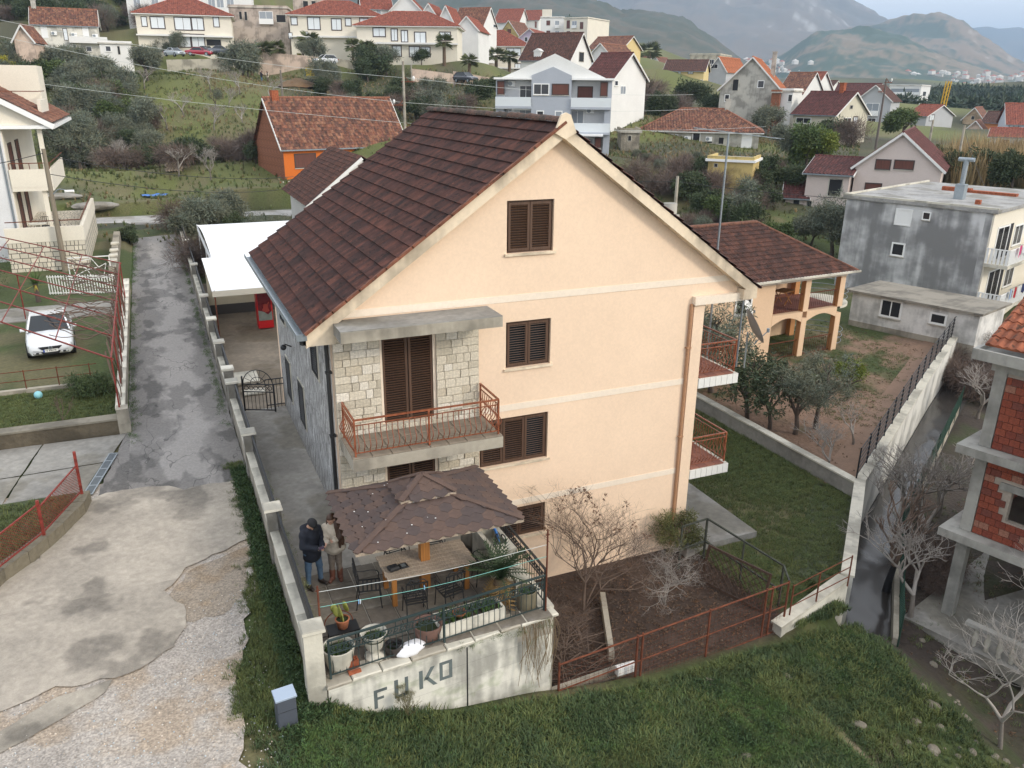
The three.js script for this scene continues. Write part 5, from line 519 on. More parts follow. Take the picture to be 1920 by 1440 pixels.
const VEG = [['olive',-18.7,9.9,-135.6,3.9],['dark',-22.4,11.2,-140.8,5.0],['olive',-6.2,1.5,-102.2,4.0],['olive',-11.6,7.7,-125.7,4.8],['olive',-6.1,1.2,-100.7,3.2],['olive',-3.2,0.7,-97.5,3.0],['dark',-10.1,2.5,-107.7,3.4],['green',-18.1,7.3,-127.7,4.9],['olive',-11.4,7.1,-123.9,4.2],['dark',-4.7,0.7,-98.2,3.3],['olive',-14.2,7.2,-125.6,3.2],['brown',-23.4,10.8,-140.1,5.2],['brown',-11.9,2.7,-109.5,3.6],['olive',-7.7,8.7,-126.8,5.0],['olive',-9.5,5.2,-117.1,3.7],['dark',-6.9,6.9,-121.1,3.3],['dark',-7.8,7.5,-123.3,4.3],['olive',-18.3,6.6,-125.6,3.5],['olive',-22.9,6.2,-126.5,5.0],['olive',-3.1,1.9,-102.1,2.8],['green',-6.4,5.7,-117.1,4.3],['olive',-5.3,7.3,-121.5,4.9],['dark',-17.2,7.8,-128.6,5.1],['olive',-16.6,11.4,-138.7,3.9],['olive',-8.0,3.6,-111.0,5.2],['olive',-14.2,8.4,-129.1,2.9],['olive',-7.4,3.4,-109.7,4.3],['olive',-11.3,3.5,-112.0,5.2],['green',-20.3,4.0,-118.1,5.2],['olive',-9.0,8.6,-127.1,3.4],['olive',-14.7,11.0,-136.6,3.9],['olive',-9.2,5.4,-117.5,4.0],['olive',-23.1,7.6,-131.0,4.1],['olive',-6.5,5.6,-116.8,3.1],['olive',-10.7,-0.7,-95.0,5.1],['brown',-9.1,0.4,-99.2,4.6],['olive',-12.6,10.2,-133.3,5.0],['olive',-10.6,-0.2,-96.8,3.6],['brown',-9.1,1.1,-102.0,3.6],['green',-14.3,8.3,-128.8,4.4],['olive',-1.6,10.6,-129.3,5.1],['dark',-8.5,11.0,-133.6,3.1],['olive',-2.7,2.6,-104.7,4.9],['olive',-8.3,5.0,-115.6,4.6],['olive',-9.3,8.3,-126.5,3.3],['olive',-19.3,3.1,-114.3,3.1],['olive',-6.1,1.3,-101.4,4.1],['brown',-10.4,8.5,-127.7,4.3],['green',-5.7,3.8,-110.3,3.9],['olive',-11.9,11.2,-135.9,4.5],['olive',-20.4,3.6,-116.8,4.3],['green',-20.4,6.2,-125.2,4.9],['olive',-9.9,7.2,-123.4,4.8],['olive',-21.0,3.8,-117.8,3.3],['green',-8.3,5.9,-118.8,4.0],['olive',-1.5,10.2,-128.4,5.0],['olive',-5.8,6.3,-118.7,3.8],['brown',-7.8,5.2,-116.2,4.9],['green',-19.3,7.0,-127.2,3.9],['olive',-20.3,3.7,-116.9,4.9],['olive',-20.0,9.2,-134.1,4.9],['brown',-24.0,8.9,-135.0,3.5],['brown',-11.4,4.6,-116.0,4.2],['olive',-11.8,4.2,-114.8,4.8],['brown',-2.3,3.1,-106.2,2.9],['olive',-9.8,4.0,-113.0,4.7],['dark',-10.7,-0.2,-97.2,4.7],['olive',-9.9,5.2,-117.3,3.4],['olive',-10.1,-0.6,-94.9,3.1],['green',-22.2,9.3,-135.3,4.3],['olive',-8.7,0.3,-98.5,3.8],['brown',-9.1,8.9,-128.1,3.7],['green',-10.1,4.2,-113.9,4.8],['olive',-6.2,1.1,-100.5,3.2],['dark',-10.6,4.5,-115.3,5.2],['olive',-7.9,9.0,-127.9,4.4],['green',-7.2,3.1,-108.7,4.4],['dark',-5.1,2.4,-104.9,3.4],['olive',-12.7,8.2,-127.8,3.4],['olive',-2.6,0.2,-95.2,4.0],['olive',-8.4,7.0,-122.1,3.8],['dark',-23.8,8.7,-134.3,3.9],['olive',-10.9,0.9,-101.8,5.1],['olive',-9.6,9.2,-129.3,3.9],['olive',-2.7,3.0,-106.2,4.2],['olive',-16.9,10.1,-135.3,4.0],['dark',-9.4,4.8,-115.5,4.7],['olive',-20.5,7.9,-130.5,3.1],['dark',-22.3,5.7,-124.5,4.4],['olive',-11.1,-0.4,-96.4,2.8],['dark',-21.6,18.3,-167.7,4],['dark',-14.7,22.1,-177.8,5],['dark',-11.0,23.0,-182.3,5],['dark',-18.4,23.8,-191.7,5],['dark',-5.2,21.2,-173.2,4],['dark',-7.2,18.5,-161.4,3.5],['dark',-26.7,24.1,-201.3,6],['yellow',-20.5,10.9,-131.7,3.5],['olive',-21.4,13.3,-140.0,3.5],['dark',-13.4,24.8,-195.7,6],['brown',-8.2,25.7,-197.2,6],['dark',-22.8,26.4,-212.1,6],['dark',-22.0,28.4,-190.4,4.3],['dark',-20.7,23.7,-209.3,5.0],['dark',-3.0,26.6,-213.4,5.7],['dark',-9.6,25.6,-208.0,4.9],['olive',-24.5,23.6,-205.4,3.7],['dark',-24.3,23.3,-206.2,4.8],['brown',2.1,27.9,-192.0,4.6],['dark',-19.2,24.6,-197.2,5.5],['dark',-25.6,24.3,-218.0,4.1],['dark',-12.0,24.1,-189.6,5.6],['olive',-17.1,29.4,-206.1,4.0],['olive',-7.3,22.9,-191.3,5.1],['olive',-7.2,31.0,-205.9,4.1],['brown',-0.7,27.9,-208.8,5.5],['dark',3.0,24.4,-207.5,5.1],['dark',-7.9,27.8,-217.3,4.4],['dark',-22.8,30.4,-208.6,5.6],['dark',-27.9,24.6,-202.1,5.0],['dark',-3.7,31.5,-216.6,5.6],['dark',-26.0,28.1,-200.5,5.9],['dark',-28.4,24.1,-197.8,4.1],['brown',0.4,28.1,-192.9,5.0],['dark',-22.0,25.4,-190.3,4.8],['brown',-8.7,27.6,-190.3,5.3],['brown',-24.1,31.9,-222.5,5.8],['brown',-19.2,24.1,-219.5,5.8],['olive',-17.5,25.0,-194.9,4.8],['dark',-15.4,26.2,-209.1,5.1],['brown',-25.9,21.8,-194.1,3.7],['dark',4.5,28.0,-185.0,5.1],['dark',-5.5,31.1,-203.0,4.0],['dark',-20.1,22.8,-190.2,5.9],['brown',1.8,25.2,-182.8,5.4],['dark',3.4,25.4,-203.3,5.5],['bare',-0.2,4.3,-105.8,5.1],['bare',2.3,6.1,-110.6,4.5],['bare',5.6,4.3,-102.9,4.5],['bare',9.5,5.3,-104.6,3.9],['bare',7.0,10.1,-120.7,4.5],['bare',10.9,9.7,-117.5,4.5],['bare',14.4,8.4,-112.2,4.8],['bare',-2.2,10.0,-124.7,4.5],['bare',8.6,7.3,-111.5,3.9],['oliveS',6.7,7.6,-111.5,3.2],['bare',-10.5,-0.1,-95.0,5.5],['bare',-6.0,-0.2,-90.7,5.5],['bare',-7.3,0.5,-92.7,4],['bare',-0.4,-0.3,-76.5,4.5],['bare',2.5,-0.5,-72.8,4.5],['bare',1.0,0.5,-80.8,3.5],['oliveB',-11.7,-0.1,-97.2,7],['olive',-10.0,1.6,-98.9,5],['brown',-3.7,0.8,-85.5,3.2],['dark',9.0,1.8,-81.4,2.3],['brown',8.5,0.4,-83.2,2.3],['dark',4.0,0.6,-83.9,2.3],['brown',5.5,1.4,-81.3,2.9],['dark',-2.0,0.3,-86.4,3.3],['brown',-5.0,1.6,-83.2,2.7],['brown',7.7,1.0,-78.2,2.9],['brown',7.9,2.1,-78.2,3.6],['brown',-7.6,2.1,-84.6,3.2],['dark',7.4,1.6,-75.4,2.6],['oliveS',-5.5,-0.1,-85.8,2.7],['brown',-0.6,2.3,-79.1,3.3],['oliveS',-4.5,1.4,-85.7,2.3],['brown',-0.1,0.1,-82.6,2.5],['brown',2.1,0.8,-83.7,2.2],['oliveS',-4.2,0.8,-85.6,2.4],['dark',-4.3,0.6,-84.8,2.7],['dark',7.7,0.4,-80.5,3.0],['dark',-3.7,1.5,-84.8,3.0],['dark',1.4,0.4,-81.7,3.4],['brown',7.3,0.6,-83.8,2.4],['brown',5.1,4.2,-90.0,2.9],['brown',6.5,4.2,-89.4,2.1],['brown',0.7,4.3,-89.9,2.9],['brown',5.4,3.1,-87.7,2.8],['brown',8.6,4.0,-86.0,2.0],['olive',-1.9,3.8,-88.6,2.4],['brown',0.8,2.8,-92.0,2.8],['brown',6.1,3.4,-84.9,2.1],['brown',9.4,3.6,-86.1,2.1],['olive',-0.5,0.6,-46.7,3.4],['brown',-1.3,-0.2,-51.4,3],['olive',0.6,0.7,-48.6,3],['oliveS',3.3,1.5,-43.1,2.6],['oliveS',4.6,1.8,-41.4,2.6],['dark',2.4,1.0,-45.6,2.4],['olive',2.3,0.9,-52.5,3],['brown',-1.6,0.9,-35.7,2.6],['dark',-5.1,0.4,-46.3,1.6],['brown',31.5,7.5,-94.4,3.4],['dark',29.0,6.5,-87.4,2.5],['dark',31.7,8.6,-102.3,3.9],['dark',29.5,6.7,-88.5,2.6],['dark',30.1,6.4,-85.5,3.4],['dark',22.6,9.3,-111.2,3.3],['dark',29.7,7.7,-96.7,3.9],['olive',23.4,7.4,-98.1,2.8],['olive',35.5,8.4,-98.8,4.0],['brown',36.2,9.3,-104.2,2.8],['olive',30.3,6.4,-85.7,3.9],['dark',25.3,8.5,-105.0,3.8],['dark',33.1,6.6,-85.7,2.8],['dark',40.8,8.4,-96.0,3.8],['brown',37.4,7.5,-91.4,2.7],['dark',17.2,4.9,-76.9,3.2],['brown',16.7,5.0,-79.2,2.8],['olive',20.0,5.0,-76.3,3.0],['olive',27.0,5.0,-72.8,2.9],['dark',18.6,5.6,-84.0,2.7],['brown',28.5,7.3,-94.0,3.1],['dark',33.4,6.5,-84.5,2.9],['dark',24.5,6.0,-84.8,3.0],['brown',22.0,7.4,-98.2,3.2],['dark',44.6,6.5,-100.1,3.4],['brown',21.7,7.3,-98.0,3.6],['brown',24.2,8.9,-108.0,3.1],['olive',31.0,5.6,-78.0,2.9],['olive',28.3,5.2,-74.4,3.8],['dark',30.4,5.5,-76.8,3.8],['olive',34.5,5.4,-73.0,3.1],['brown',29.3,5.2,-74.2,3.9],['dark',26.4,7.6,-97.4,3.2],['brown',31.1,5.4,-75.7,3.4],['dark',35.0,12.6,-131.1,6],['dark',33.5,11.7,-129.1,5],['olive',37.5,12.8,-131.3,5],['olive',23.3,9.5,-117.6,5],['olive',24.6,10.3,-119.7,4.5],['olive',13.6,12.7,-136.0,6],['olive',14.4,13.1,-135.8,5],['olive',24.9,14.5,-139.8,4],['olive',26.5,14.3,-139.1,4],['dark',45.4,15.3,-135.8,3],['olive',-1.1,17.2,-154.7,3],['olive',1.6,17.2,-152.4,3.4],['olive',4.6,16.9,-149.8,3.6],['dark',20.6,22.3,-176.3,4],['dark',226.9,49.0,-428.6,14.1],['dark',110.5,34.7,-290.4,11],['dark',115.3,34.2,-288.1,11],['dark',12.5,17.3,-146.4,3.5],['dark',22.5,16.1,-142.7,2.4],['yellow',24.1,15.0,-141.6,2],['palm',15.9,16.6,-142.3,5.5],['palm',18.0,16.6,-141.4,6],['palm',20.3,16.4,-140.3,5.5],['palm',26.3,16.6,-142.4,5.5],['palm',33.5,16.2,-139.1,5],['palm',36.0,16.4,-138.1,5],['palm',48.9,15.3,-133.1,5.5],['palm',50.6,13.6,-124.7,5],['palm',76.2,14.6,-174.3,6.9],['palm',79.1,14.6,-173.0,7.2],['palm',172.3,11.3,-258.6,12.8],['palm',36.0,17.4,-139.6,5],['brown',46.9,1.3,-42.2,2.4],['dark',45.8,1.8,-49.0,2.6],['green',43.3,0.8,-34.6,3.0],['olive',39.9,0.9,-39.7,2.1],['brown',49.8,2.9,-57.2,1.4],['green',42.7,1.1,-41.4,3.0],['green',38.8,0.7,-31.9,3.0],['dark',43.0,1.4,-46.9,3.0],['brown',45.0,1.2,-42.2,2.9],['dark',49.4,1.4,-43.1,2.5],['brown',46.1,1.3,-43.2,1.9],['brown',43.4,0.9,-37.1,2.3],['brown',43.9,1.6,-48.7,2.2],['green',47.3,3.2,-61.6,1.1],['green',46.1,1.3,-42.1,3.1],['brown',46.4,3.0,-59.9,1.1],['brown',49.5,1.5,-43.9,2.2],['olive',46.7,3.3,-62.0,1.2],['olive',51.3,3.0,-57.3,1.4],['olive',45.3,1.2,-41.9,2.0],['dark',53.6,2.1,-48.6,3.2],['brown',49.5,2.6,-55.3,1.0],['dark',43.4,1.0,-38.8,3.2],['green',41.2,0.8,-36.1,2.6],['brown',39.6,1.0,-41.4,2.0],['brown',41.6,1.6,-49.4,2.6],['green',35.5,0.7,-34.2,2.2],['dark',44.3,1.2,-41.9,2.2],['olive',43.6,1.1,-40.0,3.1],['brown',48.4,1.6,-45.7,3.0],['green',40.5,0.7,-31.4,2.9],['brown',46.2,2.7,-57.6,1.3],['olive',46.3,2.9,-59.5,1.0],['brown',41.7,1.1,-41.4,1.8],['brown',47.9,2.6,-56.3,1.1],['brown',43.9,1.8,-50.5,3.3],['brown',40.5,1.8,-52.0,3.1],['olive',46.1,1.2,-42.1,3.3],['green',40.9,0.8,-35.3,3.3],['olive',45.5,2.4,-55.6,1.4],['brown',58.0,2.8,-52.3,1.3],['brown',45.9,1.6,-46.5,3.1],['green',47.7,1.7,-47.8,2.4],['dark',40.5,0.7,-30.5,3.1],['dark',42.6,1.2,-43.0,2.9],['brown',43.1,1.7,-49.4,2.6],['dark',47.7,2.4,-51.8,2.6],['olive',62.1,3.4,-55.1,4.5],['green',62.3,2.9,-52.5,5],['lime',63.5,2.9,-52.0,4.5],['olive',84.6,5.7,-85.2,5.7],['dark',88.7,5.3,-75.6,4.5],['brown',89.0,5.0,-72.8,4.4],['green',110.3,4.3,-83.6,5.9],['dark',97.3,8.5,-124.2,6.4],['brown',72.5,8.0,-101.7,5.9],['dark',72.2,6.9,-96.3,4.7],['brown',77.2,6.8,-99.2,4.7],['dark',91.5,7.4,-108.4,4.9],['dark',94.5,9.3,-138.6,5.3],['brown',110.2,11.0,-157.9,5.5],['oliveB',46.5,-0.1,-31.5,5.2],['olive',47.2,-0.3,-34.6,3],['dark',54.5,1.9,-46.2,3],['dark',50.3,2.1,-45.9,3],['dark',93.0,6.2,-91.9,3.5],['dark',72.5,2.9,-38.7,4],['dark',70.1,2.6,-39.7,3.6],['dark',70.9,2.8,-34.7,4],['dark',79.1,3.4,-50.0,3.4],['dark',203.4,20.7,-274.2,6.5],['dark',234.2,8.9,-256.0,6.5],['reed',71.1,2.2,-38.9,3.1],['reed',82.7,2.3,-47.3,2.8],['reed',77.8,4.1,-44.4,2.9],['reed',75.8,2.6,-45.0,2.8],['reed',75.4,2.7,-42.7,3.0],['reed',69.7,3.1,-38.7,3.5],['reed',68.7,2.2,-42.7,3.8],['reed',69.9,3.2,-44.3,3.7],['reed',73.6,4.8,-38.0,3.6],['reed',76.0,3.5,-44.0,3.1],['reed',73.2,3.9,-39.8,3.3],['reed',90.3,1.6,-46.4,3.9],['reed',85.8,2.7,-51.3,2.8],['reed',85.8,3.8,-46.8,3.3],['reed',87.0,4.0,-47.7,3.8],['reed',70.3,2.6,-44.4,3.6],['reed',83.6,4.7,-42.6,3.3],['reed',75.0,2.5,-35.9,2.8],['reed',85.0,1.1,-50.9,3.4],['reed',95.6,0.8,-51.0,3.6],['reed',81.4,1.6,-50.3,3.9],['reed',73.2,4.6,-45.5,3.0],['reed',81.1,4.1,-48.7,3.2],['reed',78.9,4.0,-48.7,2.7],['reed',96.1,2.7,-52.8,2.9],['reed',79.0,1.9,-46.5,3.2],['reed',94.2,3.3,-51.2,3.4],['reed',73.1,3.7,-43.6,3.5],['reed',82.3,2.5,-48.5,3.8],['reed',85.8,3.2,-47.7,3.6],['reed',85.4,3.2,-44.4,3.7],['reed',80.5,3.2,-48.8,3.1],['reed',78.0,3.9,-40.0,3.5],['reed',94.3,-0.2,-54.9,3.3],['reed',79.4,2.3,-46.0,3.4],['reed',89.5,0.5,-54.4,3.8],['reed',77.5,2.1,-40.4,3.9],['reed',76.6,4.1,-47.7,2.8],['reed',70.1,3.1,-41.4,3.2],['reed',69.7,2.3,-39.4,3.3],['loquat',18.6,-3.0,-7.2,3.4],['oliveB',19.2,-1.4,-10.5,4.4],['loquat',18.8,-2.8,-6.0,2.8],['oliveS',20.6,-2.5,-5.3,3.6],['oliveS',19.4,-2.7,-5.2,3.4],['lime',25.5,-2.4,-8.5,1.6],['bare',18.0,-2.4,-1.9,2.6],['bare',20.8,-2.5,-3.5,2.4],['bare',19.7,-2.3,0.0,4.5],['bare',19.0,-2.6,1.6,4.5],['bare',18.6,-3.3,1.1,4],['bare',21.6,-1.8,0.1,4],['bare',15.6,-3.2,4.2,4],['bare',31.5,-1.9,-6.0,4],['bare',38.0,-2.1,-10.0,4],['brown',17.6,-0.9,3.0,1.1],['brown',17.7,-2.6,3.1,1.1],['brown',17.6,-2.7,3.3,1.0],['brown',18.6,-2.3,2.7,1.0],['brown',18.1,-1.7,2.8,1.3],['brown',18.6,-3.0,2.8,1.0],['brown',18.4,-2.2,3.1,1.0],['brown',17.6,-1.1,2.5,1.0],['brown',18.5,-1.2,2.7,1.4],['brown',41.8,-4.2,-12.1,2.4],['brown',33.7,-1.0,-9.6,1.9],['brown',34.9,-1.3,-7.6,1.6],['brown',39.3,-3.5,-13.4,1.5],['brown',41.7,-1.9,-15.4,1.5],['brown',34.0,-1.6,-7.4,2.2],['brown',36.5,-2.0,-10.3,1.6],['brown',44.6,-3.2,-13.4,2.1],['brown',34.1,-0.6,-6.2,1.4],['brown',42.7,-3.1,-11.7,2.4],['brown',38.6,-2.8,-11.6,1.5],['brown',38.1,-3.2,-10.3,2.3],['brown',36.0,-1.4,-11.3,2.1],['brown',39.6,-1.8,-10.4,2.0],['brown',37.0,-1.5,-9.3,1.7],['brown',41.4,-1.8,-11.6,1.7]];
const WALLS = { white: mat([0.80, 0.79, 0.76], { map: T.plaster }), whiteOld: mat([0.74, 0.73, 0.69], { map: T.weather }), cream: mat([0.80, 0.74, 0.62], { map: T.plaster }), pink: mat([0.66, 0.52, 0.44], { map: T.weather }), pinkgrey: mat([0.50, 0.43, 0.39], { map: T.weather }), mustard: mat([0.55, 0.43, 0.18], { map: T.weather }), lilac: mat([0.55, 0.46, 0.58], { map: T.plaster }), yellow: mat([0.70, 0.55, 0.26], { map: T.plaster }), grey: mat([0.48, 0.49, 0.50], { map: T.plaster }), greyOld: mat([0.50, 0.49, 0.46], { map: T.weather }), beige: mat([0.55, 0.51, 0.43], { map: T.weather }), brick: mat([0.36, 0.15, 0.08], { map: T.rust }), stone: mat([0.36, 0.33, 0.28], { map: T.weather, bump: T.bumpRough, bs: 0.05 }), creamGrey: mat([0.62, 0.58, 0.46], { map: T.plaster }), tan: mat([0.52, 0.40, 0.28], { map: T.weather }), orangeW: mat([0.62, 0.24, 0.09], { map: T.plaster }), orange2: mat([0.70, 0.17, 0.02], { map: T.plaster }), paleBlue: mat([0.58, 0.64, 0.70], { map: T.plaster }), pinkW: mat([0.68, 0.58, 0.53], { map: T.plaster }) };
const paneBright = mat([0.70, 0.74, 0.76], { rough: 0.15 }), paneGrey = mat([0.28, 0.31, 0.34], { rough: 0.12 }), frameDark = mat([0.06, 0.04, 0.035], { rough: 0.6 }), shutM = mat([0.16, 0.055, 0.04], { map: T.wood, rough: 0.6 }), openShadeM = mat([0.02, 0.02, 0.022], { rough: 0.9 }), concBeam = mat([0.55, 0.53, 0.49], { map: T.weather });  // open windows get a dark panel: interior shade put into the colour
function win(parent, x0, x1, y0, y1, kind, turn = 0, px = 0, pz = 0) { // window on a wall, local x along wall, z out
  const f = Math.min(kind === 'd' ? 0.17 : 0.1, (x1 - x0) * 0.16), fm = { w: M.white, d: frameDark, s: frameDark, o: concBeam, g: M.white, p: M.white, b: M.white }[kind], pm = { w: M.darkGlass, d: paneBright, s: shutM, o: openShadeM, g: paneGrey, p: M.white, b: paneGrey }[kind];
  const q = (gs) => gs.map(g => g.rotateY(turn).translate(px, 0, pz)); const e = 0.05;
  const w = obj('window', q([bb(x0 - f, x1 + f, y0 - f, y0, -0.02, e), bb(x0 - f, x1 + f, y1, y1 + f, -0.02, e), bb(x0 - f, x0, y0, y1, -0.02, e), bb(x1, x1 + f, y0, y1, -0.02, e), ...(x1 - x0 > 1 && kind !== 's' && kind !== 'o' ? [bb((x0 + x1) / 2 - 0.03, (x0 + x1) / 2 + 0.03, y0, y1, -0.02, e - 0.01)] : [])]), fm, parent);
  obj('pane', q([bb(x0, x1, y0, y1, -0.01, 0.02)]), pm, w); if (kind === 'b') obj('balustrade', q([bb(x0 - 0.1, x1 + 0.1, y0 - 0.1, y0 + (y1 - y0) * 0.38, 0.5, 0.56), bb(x0 - 0.1, x1 + 0.1, y0 - 0.2, y0 - 0.08, 0, 0.6)]), M.white, w);  // for open windows this is a solid panel coloured as the unlit room
  else if (kind === 'w' || kind === 's') obj('sill', q([bb(x0 - f * 1.3, x1 + f * 1.3, y0 - f - 0.06, y0 - f, -0.02, 0.1)]), concBeam, w); return w;
}
function acUnit(parent, x, y, z) { const a = obj('wall_unit', cbx(0.85, 0.6, 0.3, 0.03).translate(x, y, z + 0.17), M.white, parent); obj('fan', new THREE.CylinderGeometry(0.22, 0.22, 0.02, 14).rotateX(Math.PI / 2).translate(x - 0.15, y, z + 0.33), M.zinc, a); return a; }
function house(o, i) {
  const cat = o.l.includes('shed') || o.l.includes('hut') ? 'shed' : o.l.includes('villa') ? 'villa' : o.l.includes('block') || o.l.includes('apartment') ? 'apartment block' : 'house';
  const G = thing(cat.replace(' ', '_') === 'house' ? 'village_house' : cat.replace(' ', '_'), o.l, cat, o.p, o.a); const { w, h, d, rh } = o, wm = WALLS[o.m], k = o.k || 1, B = 2.5 * k, ov = 0.35 * k, cols = TILE[o.t], R2 = RNG(i * 13 + 5);
  const front = obj('wall', [bb(0, w, -B, h, -d, 0)], wm, G); const pitch = 0.34 * Math.max(1, k), tr = { cols, pitch, amp: 0.07, rows: undefined };
  if (o.r === 'gable') { const D2 = d / 2 + ov, s = Math.hypot(D2, rh * D2 / (d / 2)), drop = rh * D2 / (d / 2); const v = [0, -drop, D2]; tiledSlope(G, 'roof_slope', [-ov, h + rh, -d / 2], [1, 0, 0], v, w + 2 * ov, s, tr, i); tiledSlope(G, 'roof_slope', [-ov, h + rh, -d / 2], [1, 0, 0], [0, -drop, -D2], w + 2 * ov, s, tr, i + 99);
    for (const x of [0, w - 0.2]) obj('gable_wall', ext([[0, h], [-d, h], [-d / 2, h + rh - 0.1]], 0.2).rotateY(-Math.PI / 2).scale(1, 1, 1).translate(x + 0.2, 0, 0), wm, G);
    obj('ridge', [bar([-ov, h + rh + 0.02, -d / 2], [w + ov, h + rh + 0.02, -d / 2], 0.13 * k, 0.13 * k, 6)], mat(cols[0].map(q => q * 1.3), { map: T.tile }), G); obj('verge', [sbar([-ov, h + rh - 0.1, -d / 2], [-ov, h + rh - drop - 0.1, -d / 2 + D2], 0.12, 0.16), sbar([w + ov, h + rh - 0.1, -d / 2], [w + ov, h + rh - drop - 0.1, -d / 2 + D2], 0.12, 0.16), sbar([w + ov, h + rh - 0.1, -d / 2], [w + ov, h + rh - drop - 0.1, -d / 2 - D2], 0.12, 0.16)], WALLS.white, G); obj('gutter', bb(-ov, w + ov, h + rh - drop - 0.13, h + rh - drop, D2 - d / 2 - 0.02, D2 - d / 2 + 0.1), M.zinc, G); }
  if (o.r === 'gableF') { const D2 = w / 2 + ov, drop = rh * D2 / (w / 2), s = Math.hypot(D2, drop); for (const sg of [-1, 1]) tiledSlope(G, 'roof_slope', [w / 2, h + rh + 0.06, ov], [0, 0, -1], [sg * D2, -drop, 0], d + 2 * ov, s, tr, i + sg); for (const z of [-0.2, -d]) obj('gable_wall', ext([[0, h], [w, h], [w / 2, h + rh]], 0.2).translate(0, 0, z), wm, G); obj('ridge', bar([w / 2, h + rh + 0.08, ov], [w / 2, h + rh + 0.08, -d - ov], 0.12 * k, 0.12 * k, 6), mat(cols[0].map(q => q * 1.3), { map: T.tile }), G); obj('verge', [-1, 1].map(sg => sbar([w / 2, h + rh - 0.02, ov], [w / 2 + sg * D2, h + rh - drop - 0.02, ov], 0.12, 0.2)), WALLS.white, G); }
  if (o.r === 'hip') { const e = 0.6, W2 = w + 2 * e, d2 = d / 2 + e, s = Math.hypot(d2, rh), in_ = Math.min(d2, W2 / 2 - 0.5), y = h + rh; tiledSlope(G, 'roof_slope', [-e, y, -d / 2], [1, 0, 0], [0, -rh, d2], W2, s, { ...tr, trap: [in_, in_] }, i); tiledSlope(G, 'roof_slope', [-e, y, -d / 2], [1, 0, 0], [0, -rh, -d2], W2, s, { ...tr, trap: [in_, in_] }, i + 9); const s2 = Math.hypot(in_, rh); tiledSlope(G, 'roof_slope', [-e + in_, y, e], [0, 0, -1], [-in_, -rh, 0], d + 2 * e, s2, { ...tr, trap: [d2, d2] }, i + 3); tiledSlope(G, 'roof_slope', [w + e - in_, y, e], [0, 0, -1], [in_, -rh, 0], d + 2 * e, s2, { ...tr, trap: [d2, d2] }, i + 4); obj('eave', [bb(-e, w + e, h - 0.16, h - 0.01, -d - e, e)], WALLS.white, G); const rm = mat(cols[0].map(q => q * 1.35), { map: T.tile }); obj('ridge', [[-1, 1], [1, 1], [1, -1], [-1, -1]].map(([a, b]) => bar([a < 0 ? -e + in_ : w + e - in_, y + 0.03, -d / 2], [a < 0 ? -e : w + e, h + 0.05, -d / 2 + b * d2], 0.1, 0.1, 5)).concat([bar([-e + in_, y + 0.03, -d / 2], [w + e - in_, y + 0.03, -d / 2], 0.12, 0.12, 5)]), rm, G); }
  if (o.r === 'flat') { obj('roof', [bb(-0.25, w + 0.25, h, h + 0.22, -d - 0.25, 0.25)], o.white ? M.white : concBeam, G); obj('parapet', [bb(-0.1, w + 0.1, h + 0.22, h + 0.5, -0.1, 0.1), bb(w - 0.1, w + 0.1, h + 0.22, h + 0.5, -d, -0.1), bb(-0.1, 0.1, h + 0.22, h + 0.5, -d, -0.1)], wm, G); }
  for (const q of o.f || []) win(G, q[0], q[1], q[2], q[3], q[4]);
  for (const q of o.s || []) win(G, -q[1], -q[0], q[2], q[3], q[4], Math.PI / 2, w, 0);
  if (o.band) obj('balcony_band', [bb(-0.15, w + 0.15, o.band - 0.15, o.band + 0.1, -0.1, 0.9), bb(0.2 * w, 0.8 * w, o.band + 0.1, o.band + 0.18, 0.8, 0.88)], WALLS.white, G);
  if (o.balc) obj('balcony', [bb(o.balc[0], o.balc[1], o.balc[2] - 0.2, o.balc[2], 0, o.balc[3]), bb(o.balc[0], o.balc[1], o.balc[2], o.balc[2] + 0.8, o.balc[3] - 0.1, o.balc[3])], WALLS.white, G);
  if (o.chim) obj('chimney', [bb(o.chim[0] - 0.35, o.chim[0] + 0.35, h, h + rh + o.chim[1], -d / 2 - 0.35, -d / 2 + 0.35), bb(o.chim[0] - 0.42, o.chim[0] + 0.42, h + rh + o.chim[1], h + rh + o.chim[1] + 0.12, -d / 2 - 0.42, -d / 2 + 0.42)], o.t === 'maroon' ? M.clay : WALLS.greyOld, G);
  for (const a of o.ac || []) acUnit(G, a[0] % w, a[1], 0);
  if (o.tower) obj('stair_tower', bb(o.tower[0], o.tower[0] + o.tower[1], h + 0.2, h + o.tower[2], -4, -0.5), WALLS.cream, G);
  if (o.dorm) { const x = w * 0.25; obj('dormer', [bb(x, x + 1.4, h - 0.4, h + 1.2, -2, -0.3), ext([[-0.2, 0], [1.6, 0], [0.7, 0.5]], 1.8).translate(x, h + 1.2, -2)], WALLS.white, G); }
  if (o.m === 'orange2') { obj('brick_gable', [bb(-0.03, -0.002, -1, h, -d, 0)], WALLS.brick, G); obj('brick_gable', ext([[0, h], [-d, h], [-d / 2, h + rh - 0.12]], 0.03).rotateY(-Math.PI / 2).translate(-0.004, 0, 0), WALLS.brick, G); obj('chimney', bb(0.6, 1.3, h + rh - 0.6, h + rh + 0.7, -d / 2 - 0.3, -d / 2 + 0.3), M.clay, G); }
  if (o.rail) { obj('balcony', bb(-1.2, w * 0.55, 1.9, 2.1, 0, 1.4), WALLS.white, G); const bg = planarUV(bx(0.12, 0.8, 0.05)); for (let j = 0; j < 26; j++) mesh('picket', bg, j % 2 ? WALLS.white : M.clay, G, [-1.1 + j * 0.3, 2.55, 1.35]); }
  return G;
}
HOUSES.forEach(house);
